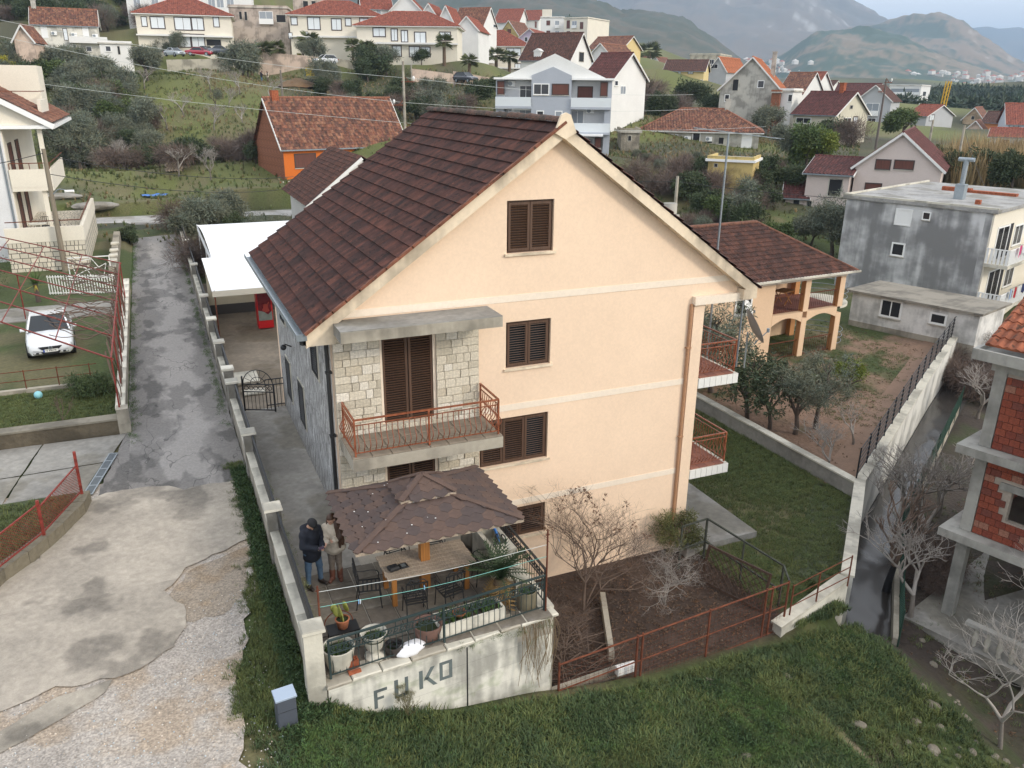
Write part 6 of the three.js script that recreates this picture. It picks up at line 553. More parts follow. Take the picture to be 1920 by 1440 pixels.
{ const G = thing('outbuilding', 'low white outbuilding with dark tiled roof behind the tents', 'outbuilding', [7.2, -0.2, -43.2]); obj('wall', bb(0.3, 7.7, -0.5, 2.6, -10.8, 0), WALLS.white, G); obj('gable_wall', ext([[0.3, 2.6], [7.7, 2.6], [4.0, 5.6]], 0.2).translate(0, 0, -0.2), WALLS.white, G); tiledSlope(G, 'roof_slope', [4.0, 5.9, 0.3], [0, 0, -1], [-4.3, -3.4, 0], 11.3, 5.5, { cols: TILE.brown, pitch: 0.24, amp: 0.05 }, 81); tiledSlope(G, 'roof_slope', [4.0, 5.9, 0.3], [0, 0, -1], [4.3, -3.4, 0], 11.3, 5.5, { cols: TILE.brown, pitch: 0.3, amp: 0.05 }, 82); obj('verge', sbar([4.0, 5.75, 0.32], [-0.3, 2.35, 0.32], 0.1, 0.22), WALLS.white, G); }
// ---------- right side: pen, garden walls, channel, neighbours ----------
function wallRun(parent, name, pts, t, m, top, bottom) { for (let i = 0; i + 1 < pts.length; i++) { const a = pts[i], b = pts[i + 1], L = Math.hypot(b[0] - a[0], b[1] - a[1]), an = Math.atan2(-(b[1] - a[1]), b[0] - a[0]); const g = ext([[0, bottom(a)], [L, bottom(b)], [L, top(b)], [0, top(a)]], t).translate(0, 0, -t / 2); const o = obj(name, g, m, parent); o.position.set(a[0], 0, a[1]); o.rotation.y = an; } }
{
  const W = thing('channel_wall', 'long white garden retaining wall beside the water channel', 'wall'); const pts = [[12.85, 4.1], [17.7, -0.2], [24, -4.1], [30, -7.8], [37, -12]];
  wallRun(W, 'wall_face', pts, 0.3, mat([0.66, 0.66, 0.65], { map: T.weather, bump: T.bumpFine, bs: 0.004 }), p => -2.05 + 0.0 * p[0], () => -4.4); wallRun(W, 'coping', pts, 0.36, M.concPale, () => -1.99, () => -2.05);
  const F = thing('garden_fence', 'dark mesh fence on top of the white channel wall', 'fence'); const I = M.iron, fp = pts.slice(1); for (let i = 0; i + 1 < fp.length; i++) { const a = fp[i], b = fp[i + 1], L = Math.hypot(b[0] - a[0], b[1] - a[1]), n = Math.round(L / 1.6), at = (t, y) => [mix(a[0], b[0], t) - 0.08, y, mix(a[1], b[1], t) - 0.1]; for (let k = 0; k < n; k++) { obj('post', bar(at(k / n, -2.0), at(k / n, -0.85), 0.03), I, F); for (let j = 0; j < 6; j++) obj('rail', bar(at(k / n, -1.85 + j * 0.19), at((k + 1) / n, -1.85 + j * 0.19), 0.022, 0.022, 4), I, F); } }
  const off = p => [p[0] + 0.9, p[1] + 1.12], cp = [[13.75, 5.25], ...pts.slice(1, 4).map(off)];
  const K = thing('channel_wall', 'low concrete kerb wall on the far side of the water channel', 'wall'); wallRun(K, 'wall_face', cp, 0.14, M.concOld, () => -3.55, () => -4.5);
  const GF = thing('mesh_fence', 'dark green wire mesh fence along the channel kerb', 'fence'); for (let i = 0; i + 1 < cp.length; i++) { const a = cp[i], b = cp[i + 1], L = Math.hypot(b[0] - a[0], b[1] - a[1]), n = Math.round(L / 2), at = (t, y) => [mix(a[0], b[0], t) + 0.05, y, mix(a[1], b[1], t) + 0.06]; for (let k = 0; k <= n; k++) obj('post', bar(at(k / n, -3.9), at(k / n, -2.6), 0.025), mat([0.02, 0.05, 0.035], { rough: 0.5 }), GF); const gs = []; for (let j = 0; j < 14; j++) gs.push(bar(at(0, -3.5 + j * 0.065), at(1, -3.5 + j * 0.065), 0.005, 0.005, 3)); for (let j = 0; j < L / 0.12; j++) gs.push(bar(at(j * 0.12 / L, -3.55), at(j * 0.12 / L, -2.62), 0.005, 0.005, 3)); obj('wire_mesh', gs, mat([0.02, 0.06, 0.04]), GF); }
  const q = []; for (let i = 0; i < 12; i++) { const t = i / 11, n = pts.length - 1, k = Math.min(n - 1, Math.floor(t * n)), f = t * n - k, a = pts[k], b = pts[k + 1]; q.push([mix(a[0], b[0], f), mix(a[1], b[1], f)]); }
  const g = new THREE.PlaneGeometry(1, 1, 60, 8); struct('channel_floor', grid(60, 4, (u, v) => { const n = q.length - 1, k = Math.min(n - 1, Math.floor(u * n)), f = u * n - k; return [mix(q[k][0], q[k + 1][0], f) + 1.0 * v - (u < 0.02 ? 0.3 : 0), -4.07, mix(q[k][1], q[k + 1][1], f) + 1.2 * v + (u < 0.02 ? 0.9 : 0)]; }), mat([0.05, 0.045, 0.04], { map: T.grain }));
  struct('stream_water', grid(120, 8, (u, v) => { const n = q.length - 1, k = Math.min(n - 1, Math.floor(u * n)), f = u * n - k; return [mix(q[k][0], q[k + 1][0], f) + 0.12 + 0.75 * v, -4.0 + 0.03 * (fbm(u * 60, v * 3, 151, 4) - 0.56), mix(q[k][1], q[k + 1][1], f) + 0.15 + 0.9 * v]; }), mat([0.04, 0.036, 0.033], { rough: 0.16 }));
  const strip = (name, a, m) => struct(name, grid(40, 1, (u, v) => { const x = mix(a[0], a[1], u), z = WALLZ(x); return [x - 0.6 * v * 1.2, -2.6, z - 0.02 - 1.3 * v]; }), m); strip('lawn_edge', [12.9, 17.9], mat([0.06, 0.075, 0.03], { map: T.leafy })); strip('garden_edge', [17.6, 37], mat([0.27, 0.17, 0.115], { map: T.grain })); const N = thing('garden_wall', 'pale concrete wall closing the lawn at the front corner', 'wall'); wallRun(N, 'wall_face', [[10.05, 4.62], [12.72, 4.12]], 0.28, M.whitewash, p => p[0] < 11 ? -2.5 : -2.05, () => -4.2); wallRun(N, 'coping', [[10.0, 4.62], [12.7, 4.12]], 0.34, M.concPale, p => p[0] < 11 ? -2.44 : -1.99, p => p[0] < 11 ? -2.5 : -2.05);
  const LW = thing('garden_wall', 'low grey concrete wall between the lawn and the bare garden', 'wall'); wallRun(LW, 'wall_face', [[17.5, -0.1], [17.45, -6.8], [17.4, -13]], 0.25, M.concrete, () => -2.06, () => -3); wallRun(LW, 'coping', [[17.5, -0.1], [17.45, -6.8], [17.4, -13]], 0.32, M.concPale, () => -2.0, () => -2.06);
}
{ // animal pen: rusty posts, rails and mesh
  const F = thing('pen_fence', 'rusty pipe fence with wire mesh round the earth pen below the terrace', 'fence'); const Rm = M.rust, top = -1.35, z0 = 5.0; const px = [3.5, 5.6, 5.75, 7.75, 9.6, 9.8, 10.35]; const zz = x => mix(5.05, 4.5, (x - 3.5) / 6.85);
  for (const x of px) obj('post', bar([x, -3.1, zz(x)], [x, top + 0.05, zz(x)], 0.028, 0.028, 6), Rm, F); for (let i = 0; i + 1 < px.length; i++) { const a = px[i], b = px[i + 1]; obj('rail', bar([a, top, zz(a)], [b, top, zz(b)], 0.024, 0.024, 6), Rm, F); obj('rail', bar([a, -2.05, zz(a)], [b, -2.05, zz(b)], 0.018, 0.018, 5), Rm, F); obj('rail', bar([a, -2.75, zz(a)], [b, -2.75, zz(b)], 0.02, 0.02, 5), Rm, F); }
  const gs = []; for (let y = -2.7; y < top; y += 0.12) gs.push(bar([3.5, y, zz(3.5)], [10.35, y, zz(10.35)], 0.003, 0.003, 3)); for (let x = 3.6; x < 10.3; x += 0.12) gs.push(bar([x, -2.75, zz(x)], [x, top, zz(x)], 0.003, 0.003, 3)); obj('wire_mesh', gs, Rm, F);
  obj('plinth', [bb(3.4, 10.3, -3.2, -2.78, -0.1, 0.12)].map(g => g.rotateY(0.08).translate(0, 0, 5.28)), M.concOld, F);
  const E = thing('pen_enclosure', 'green rusty steel frame enclosure on the garden side of the pen', 'enclosure'); const gi = mat([0.06, 0.075, 0.06], { map: T.rust }); const P = { a: [9.4, 1.15], b: [10.35, 1.05], c: [10.7, 3.9] }; for (const k of ['a', 'b', 'c']) obj('post', sbar([P[k][0], -2.7, P[k][1]], [P[k][0], -1.3, P[k][1]], 0.05), gi, E); for (const [s, e] of [['a', 'b'], ['b', 'c']]) { for (const y of [-1.3, -2.05]) obj('rail', sbar([P[s][0], y, P[s][1]], [P[e][0], y, P[e][1]], 0.045), gi, E); } obj('rail', sbar([10.35, -1.3, 4.5], [10.7, -1.3, 3.9], 0.045), gi, E); obj('post', sbar([10.53, -2.7, 2.5], [10.53, -1.3, 2.5], 0.04), gi, E);
  const l2 = thing('pen_fence', 'rusty rail fence on the lawn wall right of the pen', 'fence'); for (const [x, y] of [[10.5, -2.4], [11.4, -2.3], [12.5, -2.05]]) obj('post', bar([x, y, 4.95 - x * 0.04], [x, y + 0.95, 4.95 - x * 0.04], 0.022), Rm, l2); for (const k of [0.92, 0.6, 0.3]) obj('rail', bar([10.5, -2.4 + k, 4.53], [12.5, -2.05 + k, 4.45], 0.014), Rm, l2);
  const la = thing('lattice_panel', 'dark wooden lattice panel leaning inside the pen', 'panel', [9.62, -2.7, 1.9], -1.25); const lg = []; for (let i = -1.2; i < 2.2; i += 0.2) { lg.push(sbar([clamp(i, 0, 2), clamp(-i, 0, 1.1), 0], [clamp(i + 1.1, 0, 2), clamp(i + 1.1 > 2 ? 2 - i : 1.1, 0, 1.1), 0], 0.03, 0.012)); lg.push(sbar([clamp(i, 0, 2), clamp(i < 0 ? 1.1 + i : 1.1, 0, 1.1), 0.015], [clamp(i + 1.1, 0, 2), clamp(i + 1.1 > 2 ? 1.1 - (2 - i) : 0, 0, 1.1), 0.015], 0.03, 0.012)); } obj('lattice', lg.map(g => g.rotateX(-0.25)), M.darkWood, la); obj('frame', [bb(0, 2, 0, 0.06, -0.03, 0.03), bb(0, 2, 1.05, 1.11, -0.03, 0.03), bb(0, 0.06, 0.06, 1.05, -0.03, 0.03), bb(1.94, 2, 0.06, 1.05, -0.03, 0.03)].map(g => g.rotateX(-0.25)), M.darkWood, la);
  const bd = thing('garden_bed', 'raised earth bed edged with concrete inside the pen', 'bed'); obj('edge', [sbar([5.55, -2.62, 3.9], [6.6, -2.62, 1.6], 0.14, 0.28), sbar([3.6, -2.62, 4.5], [5.6, -2.62, 4.4], 0.14, 0.28)], M.concOld, bd); obj('marble_block', cbx(0.5, 0.22, 0.16, 0.015).translate(5.5, -2.4, 4.62), M.white, bd);
  const br = obj('brushwood', (() => { const r = RNG(71), a = []; for (let i = 0; i < 90; i++) { const x = rr(3.7, 5.4, r), z = rr(2.6, 4.6, r), an = r() * 6.28, L = rr(0.4, 1.2, r); a.push(bar([x, -2.72 + rr(0, 0.25, r), z], [x + Math.cos(an) * L, -2.66 + rr(0, 0.35, r), z + Math.sin(an) * L], rr(0.006, 0.018, r), 0.004, 4)); } return a; })(), M.twig); tag(br, 'heap of dead brown branches in the corner of the pen', 'branches', null, 'stuff');
}
// ---------- unfinished brick house ----------
{
  const G = thing('brick_house', 'unfinished red brick house with concrete frame and balcony slabs at right', 'house', [16.6, 0, 4.4], Math.atan2(-0.96, 0.27)); // x runs towards the viewer, building lies on +z side... local z = away to the right
  const CM = mat([0.36, 0.36, 0.35], { map: T.weather, bump: T.bumpRough, bs: 0.006 }); const w = 9, d = 8, s = -1; // local -z points away from the camera side
  const cols = [0, 4.4, 8.7];
  for (const x of cols) for (const [y0, y1] of [[-4.1, -1.45], [-1.2, 1.15], [1.4, 3.75]]) obj('column', bb(x, x + 0.3, y0, y1, -0.3, 0.0), CM, G);
  for (const y of [-1.45, 1.15]) obj('floor_slab', bb(-0.42, w + 0.4, y, y + 0.24, -d, 0.38), CM, G);
  obj('ring_beam', bb(-0.1, w, 3.55, 3.85, -d, 0.01), CM, G);
  obj('rear_wall', [bb(0.1, w, -1.2, 3.5, -d, -d + 0.25), bb(0.02, 0.25, -1.2, 3.5, -d, -0.31), bb(0.1, w, -4.1, -1.46, -d, -d + 0.25)], mat([0.30, 0.10, 0.055], { map: T.rust }), G);
  const bm = [[0.30, 0.075, 0.04], [0.26, 0.065, 0.038], [0.34, 0.09, 0.048], [0.22, 0.07, 0.05], [0.40, 0.20, 0.14]].map(c => mat(c, { map: T.rust, bump: T.bumpFine, bs: 0.004 })), bgm = planarUV(cbx(1, 1, 1, 0.03)), r = RNG(31);
  for (const [y0, y1, o] of [[-1.2, 1.15, [1.05, 1.75, -0.55, 0.35]], [1.4, 3.55, null]]) { const back = obj('brick_infill', bb(0.31, 4.39, y0, y1, -0.26, -0.06), mat([0.42, 0.36, 0.30], { map: T.grain }), G); if (o) { back.geometry = planarUV(merge([bb(0.31, o[0], y0, y1, -0.26, -0.06), bb(o[1], 4.39, y0, y1, -0.26, -0.06), bb(o[0], o[1], y0, o[2], -0.26, -0.06), bb(o[0], o[1], o[3], y1, -0.26, -0.06)])); obj('lintel', bb(o[0] - 0.3, o[1] + 0.6, o[3], o[3] + 0.2, -0.05, 0.004), CM, G); }
    const rows = Math.floor((y1 - y0) / 0.205); for (let k = 0; k < rows; k++) for (let x = 0.32 - (k % 2) * 0.13; x < 4.38; x += 0.262) { const a = Math.max(x, 0.32), b = Math.min(x + 0.25, 4.38), y = y0 + 0.01 + k * 0.205; if (b - a < 0.06) continue; if (o && b > o[0] - 0.31 && a < o[1] + 0.61 && y + 0.19 > o[3] && y < o[3] + 0.2) continue; if (o && b > o[0] && a < o[1] && y + 0.19 > o[2] && y < o[3]) continue; const m = mesh('brick', bgm, bm[r() < 0.75 ? Math.floor(r() * 3) : 3 + Math.floor(r() * 2)], back, [(a + b) / 2, y + 0.095, -0.05 + rr(-0.006, 0.006, r)]); m.scale.set(b - a, 0.19, 0.06); } }
  obj('eaves_slab', [bb(-0.5, w + 0.7, 3.85, 4.02, -d - 0.6, 0.42), bb(-0.5, w + 0.7, 4.02, 4.14, 0.32, 0.42), bb(-0.5, -0.4, 4.02, 4.14, -d, 0.32)], CM, G);
  tiledSlope(G, 'roof_slope', [-0.3, 6.0, -3.4], [1, 0, 0], [0, -1.85, 3.8], w + 0.6, 4.0, { cols: TILE.orange.map(c => [c[0] * 0.8, c[1] * 0.8, c[2]]), pitch: 0.22, amp: 0.06 }, 5);
  const bal = planarUV(lathe([[0.03, 0], [0.07, 0.05], [0.05, 0.15], [0.09, 0.3], [0.04, 0.5], [0.06, 0.6]], 10)); for (let i = 0; i < 9; i++) mesh('baluster', bal, M.concPale, G, [1.3 + i * 0.32, -4.05, 0.9]); obj('balustrade_rail', bb(1.0, 4.4, -3.44, -3.34, 0.8, 1.0), CM, G);
  obj('ground_slab', bb(-0.6, w, -4.4, -4.05, -d, 1.1), M.concrete, G);
  const pl = thing('pallet', 'weathered wooden pallet lying under the eaves by the brick house', 'pallet', [34.2, -4.2, -7.6], 0.5); const pg = planarUV(bx(1.2, 0.02, 0.1)); for (let i = 0; i < 7; i++) mesh('plank', pg, M.greyWood, pl, [0, 0.5 + i * 0.06, -0.5 + i * 0.16], [-0.35, 0, 0]); obj('bearer', [0, 1, 2].map(i => bx(0.1, 0.1, 1.15, -0.5 + i * 0.5, 0.6, 0, 0, -0.35)), M.greyWood, pl);
}
// ---------- peach house with arcaded balconies ----------
{
  const G = thing('balcony_house', 'peach two-storey house with arched loggias and brown tiled roof', 'house', [26.7, -2.7, -13.26], 0.07); const PM = mat([0.78, 0.55, 0.36], { map: T.plaster }), OM = mat([0.62, 0.30, 0.12], { map: T.plaster }), TM = mat([0.26, 0.10, 0.075], { map: T.grain });
  const fl = 2.5, ev = 4.4; // floor slab, eave
  obj('wall', [bb(-9, -2.1, -0.6, ev, -8, 0), bb(-2.1, 2.84, -0.6, ev, -8, -3.4)], PM, G);
  for (const x of [0, 2.5]) for (const [a, b] of [[0, fl - 0.35], [fl, ev - 0.25]]) { const c = obj('column', bb(x - 0.02, x + 0.34, a, b, -0.3, 0.02), PM, G); obj('column_side', bb(x - 0.035, x - 0.021, a, b, -0.28, 0.0), OM, c); }
  for (const [a, b] of [[0, fl - 0.35], [fl, ev - 0.25]]) obj('column', bb(2.5, 2.84, a, b, -3.3, -3.0), OM, G);
  const arch = (x0, x1) => { const s = new THREE.Shape(); s.moveTo(x0, fl - 0.55); s.lineTo(x0, fl); s.lineTo(x1, fl); s.lineTo(x1, fl - 0.55); const n = 12; for (let i = 0; i <= n; i++) { const t = 1 - i / n; s.lineTo(mix(x0, x1, t), fl - 0.55 + 0.32 * Math.sin(Math.PI * t)); } return new THREE.ExtrudeGeometry(s, { depth: 0.3, bevelEnabled: false }).translate(0, 0, -0.29); };
  obj('arch', [arch(-2.1, 0), arch(0.32, 2.5)], PM, G); obj('floor', [bb(-2.1, 2.84, fl - 0.12, fl - 0.001, -3.4, -0.3), bb(-2.1, 2.84, -0.4, 0.05, -3.4, -0.3)], TM, G); obj('eave_beam', bb(-9, 2.9, ev - 0.25, ev, -0.3, 0.05), M.cream, G);
  tiledSlope(G, 'roof_slope', [-9, ev + 2.1, -4], [1, 0, 0], [0, -2.1, 4.45], 12.2, 4.92, { cols: TILE.brown, pitch: 0.21, amp: 0.06, trap: [0, 3.2] }, 71); tiledSlope(G, 'roof_slope', [-9, ev + 2.1, -4], [1, 0, 0], [0, -2.1, -4.45], 12.2, 4.92, { cols: TILE.brown, pitch: 0.25, amp: 0.05, trap: [0, 3.2] }, 72); tiledSlope(G, 'roof_slope', [0.0, ev + 2.1, 0.4], [0, 0, -1], [3.2, -2.1, 0], 8.8, 3.83, { cols: TILE.brown, pitch: 0.25, amp: 0.05, trap: [4.4, 4.4] }, 73); obj('ridge', [bar([-9, ev + 2.13, -4], [0.0, ev + 2.13, -4], 0.12, 0.12, 7), bar([0.0, ev + 2.13, -4], [3.2, ev + 0.03, 0.45], 0.09, 0.09, 6)], mat([0.24, 0.10, 0.06], { map: T.tile }), G); obj('gutter', bb(-9, 3.3, ev - 0.02, ev + 0.08, 0.42, 0.52), M.concPale, G);
  for (const y of [0.05, fl]) { obj('balustrade_rail', [sbar([-2.05, y + 0.92, -0.12], [2.5, y + 0.92, -0.12], 0.04), sbar([-2.05, y + 0.1, -0.12], [2.5, y + 0.1, -0.12], 0.025)], M.rust, G); const bg = planarUV(bar([0, 0.1, 0], [0, 0.92, 0], 0.009, 0.009, 4)); for (let x = -1.95; x < 2.45; x += 0.14) mesh('baluster', bg, M.rust, G, [x, y, -0.12]); const hoop = obj('round_balcony', [new THREE.CylinderGeometry(1.5, 1.5, 0.15, 20, 1, false, 0, Math.PI).translate(2.84, y - 0.08, -1.6)], M.concPale, G); obj('round_rail', [0.3, 0.6, 0.92].map(k => new THREE.TorusGeometry(1.45, 0.02, 4, 20, Math.PI).rotateX(Math.PI / 2).rotateY(-Math.PI / 2 + Math.PI).translate(2.84, y + k, -1.6)), M.zinc, hoop); }
  win(G, -4.6, -3.7, 2.9, 3.9, 'w'); win(G, -1.9, -0.3, fl, fl + 1.7, 'w', 0, 0, -3.4); win(G, -1.6, -0.4, 0.2, 1.6, 'w', 0, 0, -3.4); obj('chimney', [bb(-6.3, -5.6, ev + 1, ev + 2.9, -4.3, -3.6), new THREE.CylinderGeometry(0.35, 0.35, 0.5, 12).translate(-5.95, ev + 3.2, -3.95)], WALLS.greyOld, G);
  const tb = thing('patio_table', 'small wooden folding table on the upper loggia of the peach house', 'table', [26.9, fl - 2.7, -15.0], 0.3); obj('top', bb(-0.5, 0.5, 0.7, 0.74, -0.35, 0.35), M.honeyWood, tb); for (const s of [-0.3, 0.3]) obj('leg', [sbar([-0.35, 0, s], [0.35, 0.7, s], 0.04), sbar([0.35, 0, s], [-0.35, 0.7, s], 0.04)], M.honeyWood, tb);
  const pv = obj('paved_edge', ext([[-3.6, 0.1], [4.4, 0.1], [3.9, 1.4], [-3.6, 1.2]], 0.1).rotateX(Math.PI / 2), M.concPale, G);
}
{ // satellite dish, masts
  const dsh = (label, pos, r, turn, col) => { const g = thing('satellite_dish', label, 'satellite dish', pos, turn); const prof = []; for (let i = 0; i <= 8; i++) prof.push([r * i / 8, 0.22 * r * (i / 8) ** 2]); obj('reflector', lathe(prof, 24).rotateX(Math.PI / 2 - 0.5).scale(0.92, 1.08, 1), col, g); obj('feed_arm', [sbar([0, -r * 0.9, 0.25 * r], [0, -0.1, r * 0.95], 0.025), new THREE.CylinderGeometry(0.05, 0.05, 0.12, 8).translate(0, -0.08, r * 0.95)], M.zinc, g); obj('mast', [bar([0, -0.25 * r, -0.1], [0, -1.3, -0.1], 0.03)], M.galv, g); };
  dsh('large grey satellite dish on the corner of the upper garden balcony', [13.1, 3.6, -1.2], 0.56, 1.2, mat([0.34, 0.33, 0.32], { rough: 0.6 })); dsh('small white satellite dish on the peach house wall', [22.6, 0.5, -12.7], 0.4, 0.5, M.white);
  const m = thing('antenna_mast', 'thin steel antenna mast with a cross arm behind the main roof', 'antenna', [12.3, 2.7, -2.2]); obj('mast', bar([0, -0.5, 0], [0, 6.6, 0], 0.035, 0.03, 6), M.galv, m); obj('boom', sbar([-1.0, 6.75, -0.3], [1.6, 6.45, 0.4], 0.028), M.galv, m); const eg = planarUV(bx(0.012, 0.012, 0.5)); for (let i = 0; i < 10; i++) mesh('element', eg, M.galv, m, [-0.9 + i * 0.27, 6.74 - i * 0.031, -0.28 + i * 0.073]); const w2 = thing('balcony_mast', 'short steel post with a white box on the upper garden balcony', 'post', [11.95, 2.75, -0.35]); obj('pole', bar([0, 0, 0], [0, 2.1, 0], 0.03), M.zinc, w2); obj('box', cbx(0.18, 0.26, 0.12, 0.02).translate(0, 2.2, 0), M.white, w2); }
// ---------- white shed, grey block ----------
{
  const a = Math.atan2(-5.61, 1.94); const S = thing('garden_shed', 'long white flat-roofed shed with two small windows at the end of the bare garden', 'shed', [33.97, -2.6, -16.99], a); obj('wall', bb(0, 7.0, -0.6, 2.0, -4, 0), mat([0.74, 0.74, 0.75], { map: T.weather }), S); obj('roof', ext([[-0.35, 0], [7.2, 0], [7.2, 0.12], [-0.35, 0.12]], 4.6).translate(0, 2.0, -4.3).applyMatrix4(new THREE.Matrix4().makeRotationX(-0.03)), mat([0.27, 0.25, 0.22], { map: T.weather }), S); win(S, 1.82, 2.85, 1.0, 1.85, 'w'); win(S, 4.6, 5.3, 1.15, 1.6, 'w'); obj('damp_plinth', bb(0, 7, -0.5, 0.3, 0.002, 0.03), M.concOld, S);
  const TR = [44.1, 3.4, -16.54], G = thing('apartment_block', 'grey rain-stained concrete apartment block with white slatted balconies', 'apartment block', [TR[0] - 0.327 * 9.4, -3.5, TR[2] - 0.945 * 9.4], Math.atan2(-0.945, 0.327)); const w = 9.4, H = 7.05; const gm = mat([0.60, 0.60, 0.61], { map: tex(512, [9, 7], (u, v) => { const s = fbm(u * 26, v * 2.2, 161, 4), b = fbm(u * 4, v * 4, 163, 5), k = 0.62 + 0.38 * sstep(0.32, 0.64, 0.28 * s + 0.72 * b); return [k, k, k * 0.99]; }), bump: T.bumpFine, bs: 0.006 });
  obj('side_wall', bb(0, w, -2, H, -14, 0), gm, G); obj('roof', bb(-0.2, w + 0.3, H, H + 0.22, -14.2, 0.15), mat([0.52, 0.51, 0.49], { map: T.conc }), G); obj('roof_edge', [bb(-0.2, w + 0.3, H + 0.22, H + 0.34, 0.0, 0.15), bb(-0.2, -0.05, H + 0.22, H + 0.34, -14.2, 0)], M.concPale, G);
  win(G, 3.6, 4.5, 5.75, 6.65, 'p'); win(G, 5.3, 5.7, 6.25, 6.65, 'w'); win(G, 3.7, 4.4, 3.7, 4.4, 'w'); obj('front_wall', bb(w + 0.001, w + 0.1, -1, H - 0.01, -14, -0.05), WALLS.cream, G);
  for (const y of [1.2, 4.0]) { const b = obj('balcony', [bb(w + 0.1, w + 1.5, y - 0.2, y, -13, 0.3)], M.concPale, G); obj('balustrade_rail', [sbar([w + 1.45, y + 0.95, 0.25], [w + 1.45, y + 0.95, -13], 0.06), sbar([w + 0.1, y + 0.95, 0.25], [w + 1.45, y + 0.95, 0.25], 0.06)], M.white, b); const sg = planarUV(bx(0.03, 0.9, 0.14)); for (let i = 0; i < 52; i++) mesh('slat', sg, M.white, b, [w + 1.45, y + 0.48, 0.15 - i * 0.25]); const sg2 = planarUV(bx(0.14, 0.9, 0.03)); for (let i = 0; i < 6; i++) mesh('slat', sg2, M.white, b, [w + 0.2 + i * 0.23, y + 0.48, 0.25]); win(G, 1.2, 3.2, y, y + 2.0, 'w', Math.PI / 2, w + 0.1, -0); win(G, 4.5, 6, y + 0.6, y + 1.8, 'w', Math.PI / 2, w + 0.1, 0);
    obj('opening_shade_panel', bb(w + 0.1, w + 0.12, y, y + 2.1, -4, -1.4), openShadeM, G); }  // dark sheet on the wall, the shade of a doorway painted in
  obj('clothes_rail', [0, 1].map(i => sbar([w + 1.6, 5.2 - i * 2.75, -0.5], [w + 1.6, 5.2 - i * 2.75, -6], 0.02)), M.zinc, G); const cl = [[0.55, 0.08, 0.2], [0.7, 0.7, 0.72], [0.05, 0.06, 0.12], [0.6, 0.3, 0.35], [0.6, 0.12, 0.3], [0.35, 0.45, 0.6]]; for (let i = 0; i < 9; i++) { const up = i < 5; const o = obj('washing', grid(6, 6, (u, v) => [0.04 * Math.sin(u * 9 + i), -v * rr(0.5, 0.8), u * 0.4]), mat(cl[i % 6], { side: THREE.DoubleSide })); const p = V3(w + 1.62, up ? 5.18 : 2.43, -1.2 - (i % 5) * 0.8).applyEuler(G.rotation).add(G.position); o.position.copy(p); o.rotation.y = G.rotation.y; tag(o, ['magenta', 'white', 'black', 'salmon', 'pink', 'pale blue', 'crimson', 'light grey', 'navy'][i] + ' laundry piece hanging on the ' + (up ? 'upper' : 'lower') + ' slatted balcony', 'laundry', 'washing on the grey block'); if (i > 5) o.material = mat([[0.4, 0.02, 0.03], [0.6, 0.6, 0.6], [0.02, 0.03, 0.1]][i - 6], { side: THREE.DoubleSide }); }
  obj('roof_vent', [bb(5.6, 6.2, H + 0.2, H + 1.2, -4.3, -3.7), bar([5.9, H + 1.2, -4], [5.9, H + 2.8, -4], 0.16, 0.16, 10), bar([5.4, H + 2.8, -4], [6.4, H + 2.8, -4], 0.14, 0.14, 10)], M.galv, G); obj('roof_debris', [bb(3, 5, H + 0.2, H + 0.5, -9, -8.6), bb(5, 8, H + 0.22, H + 0.4, -9, -8.5), bb(7.6, 7.9, H + 0.2, H + 0.5, -2.2, -1.9)], M.clay, G);
}
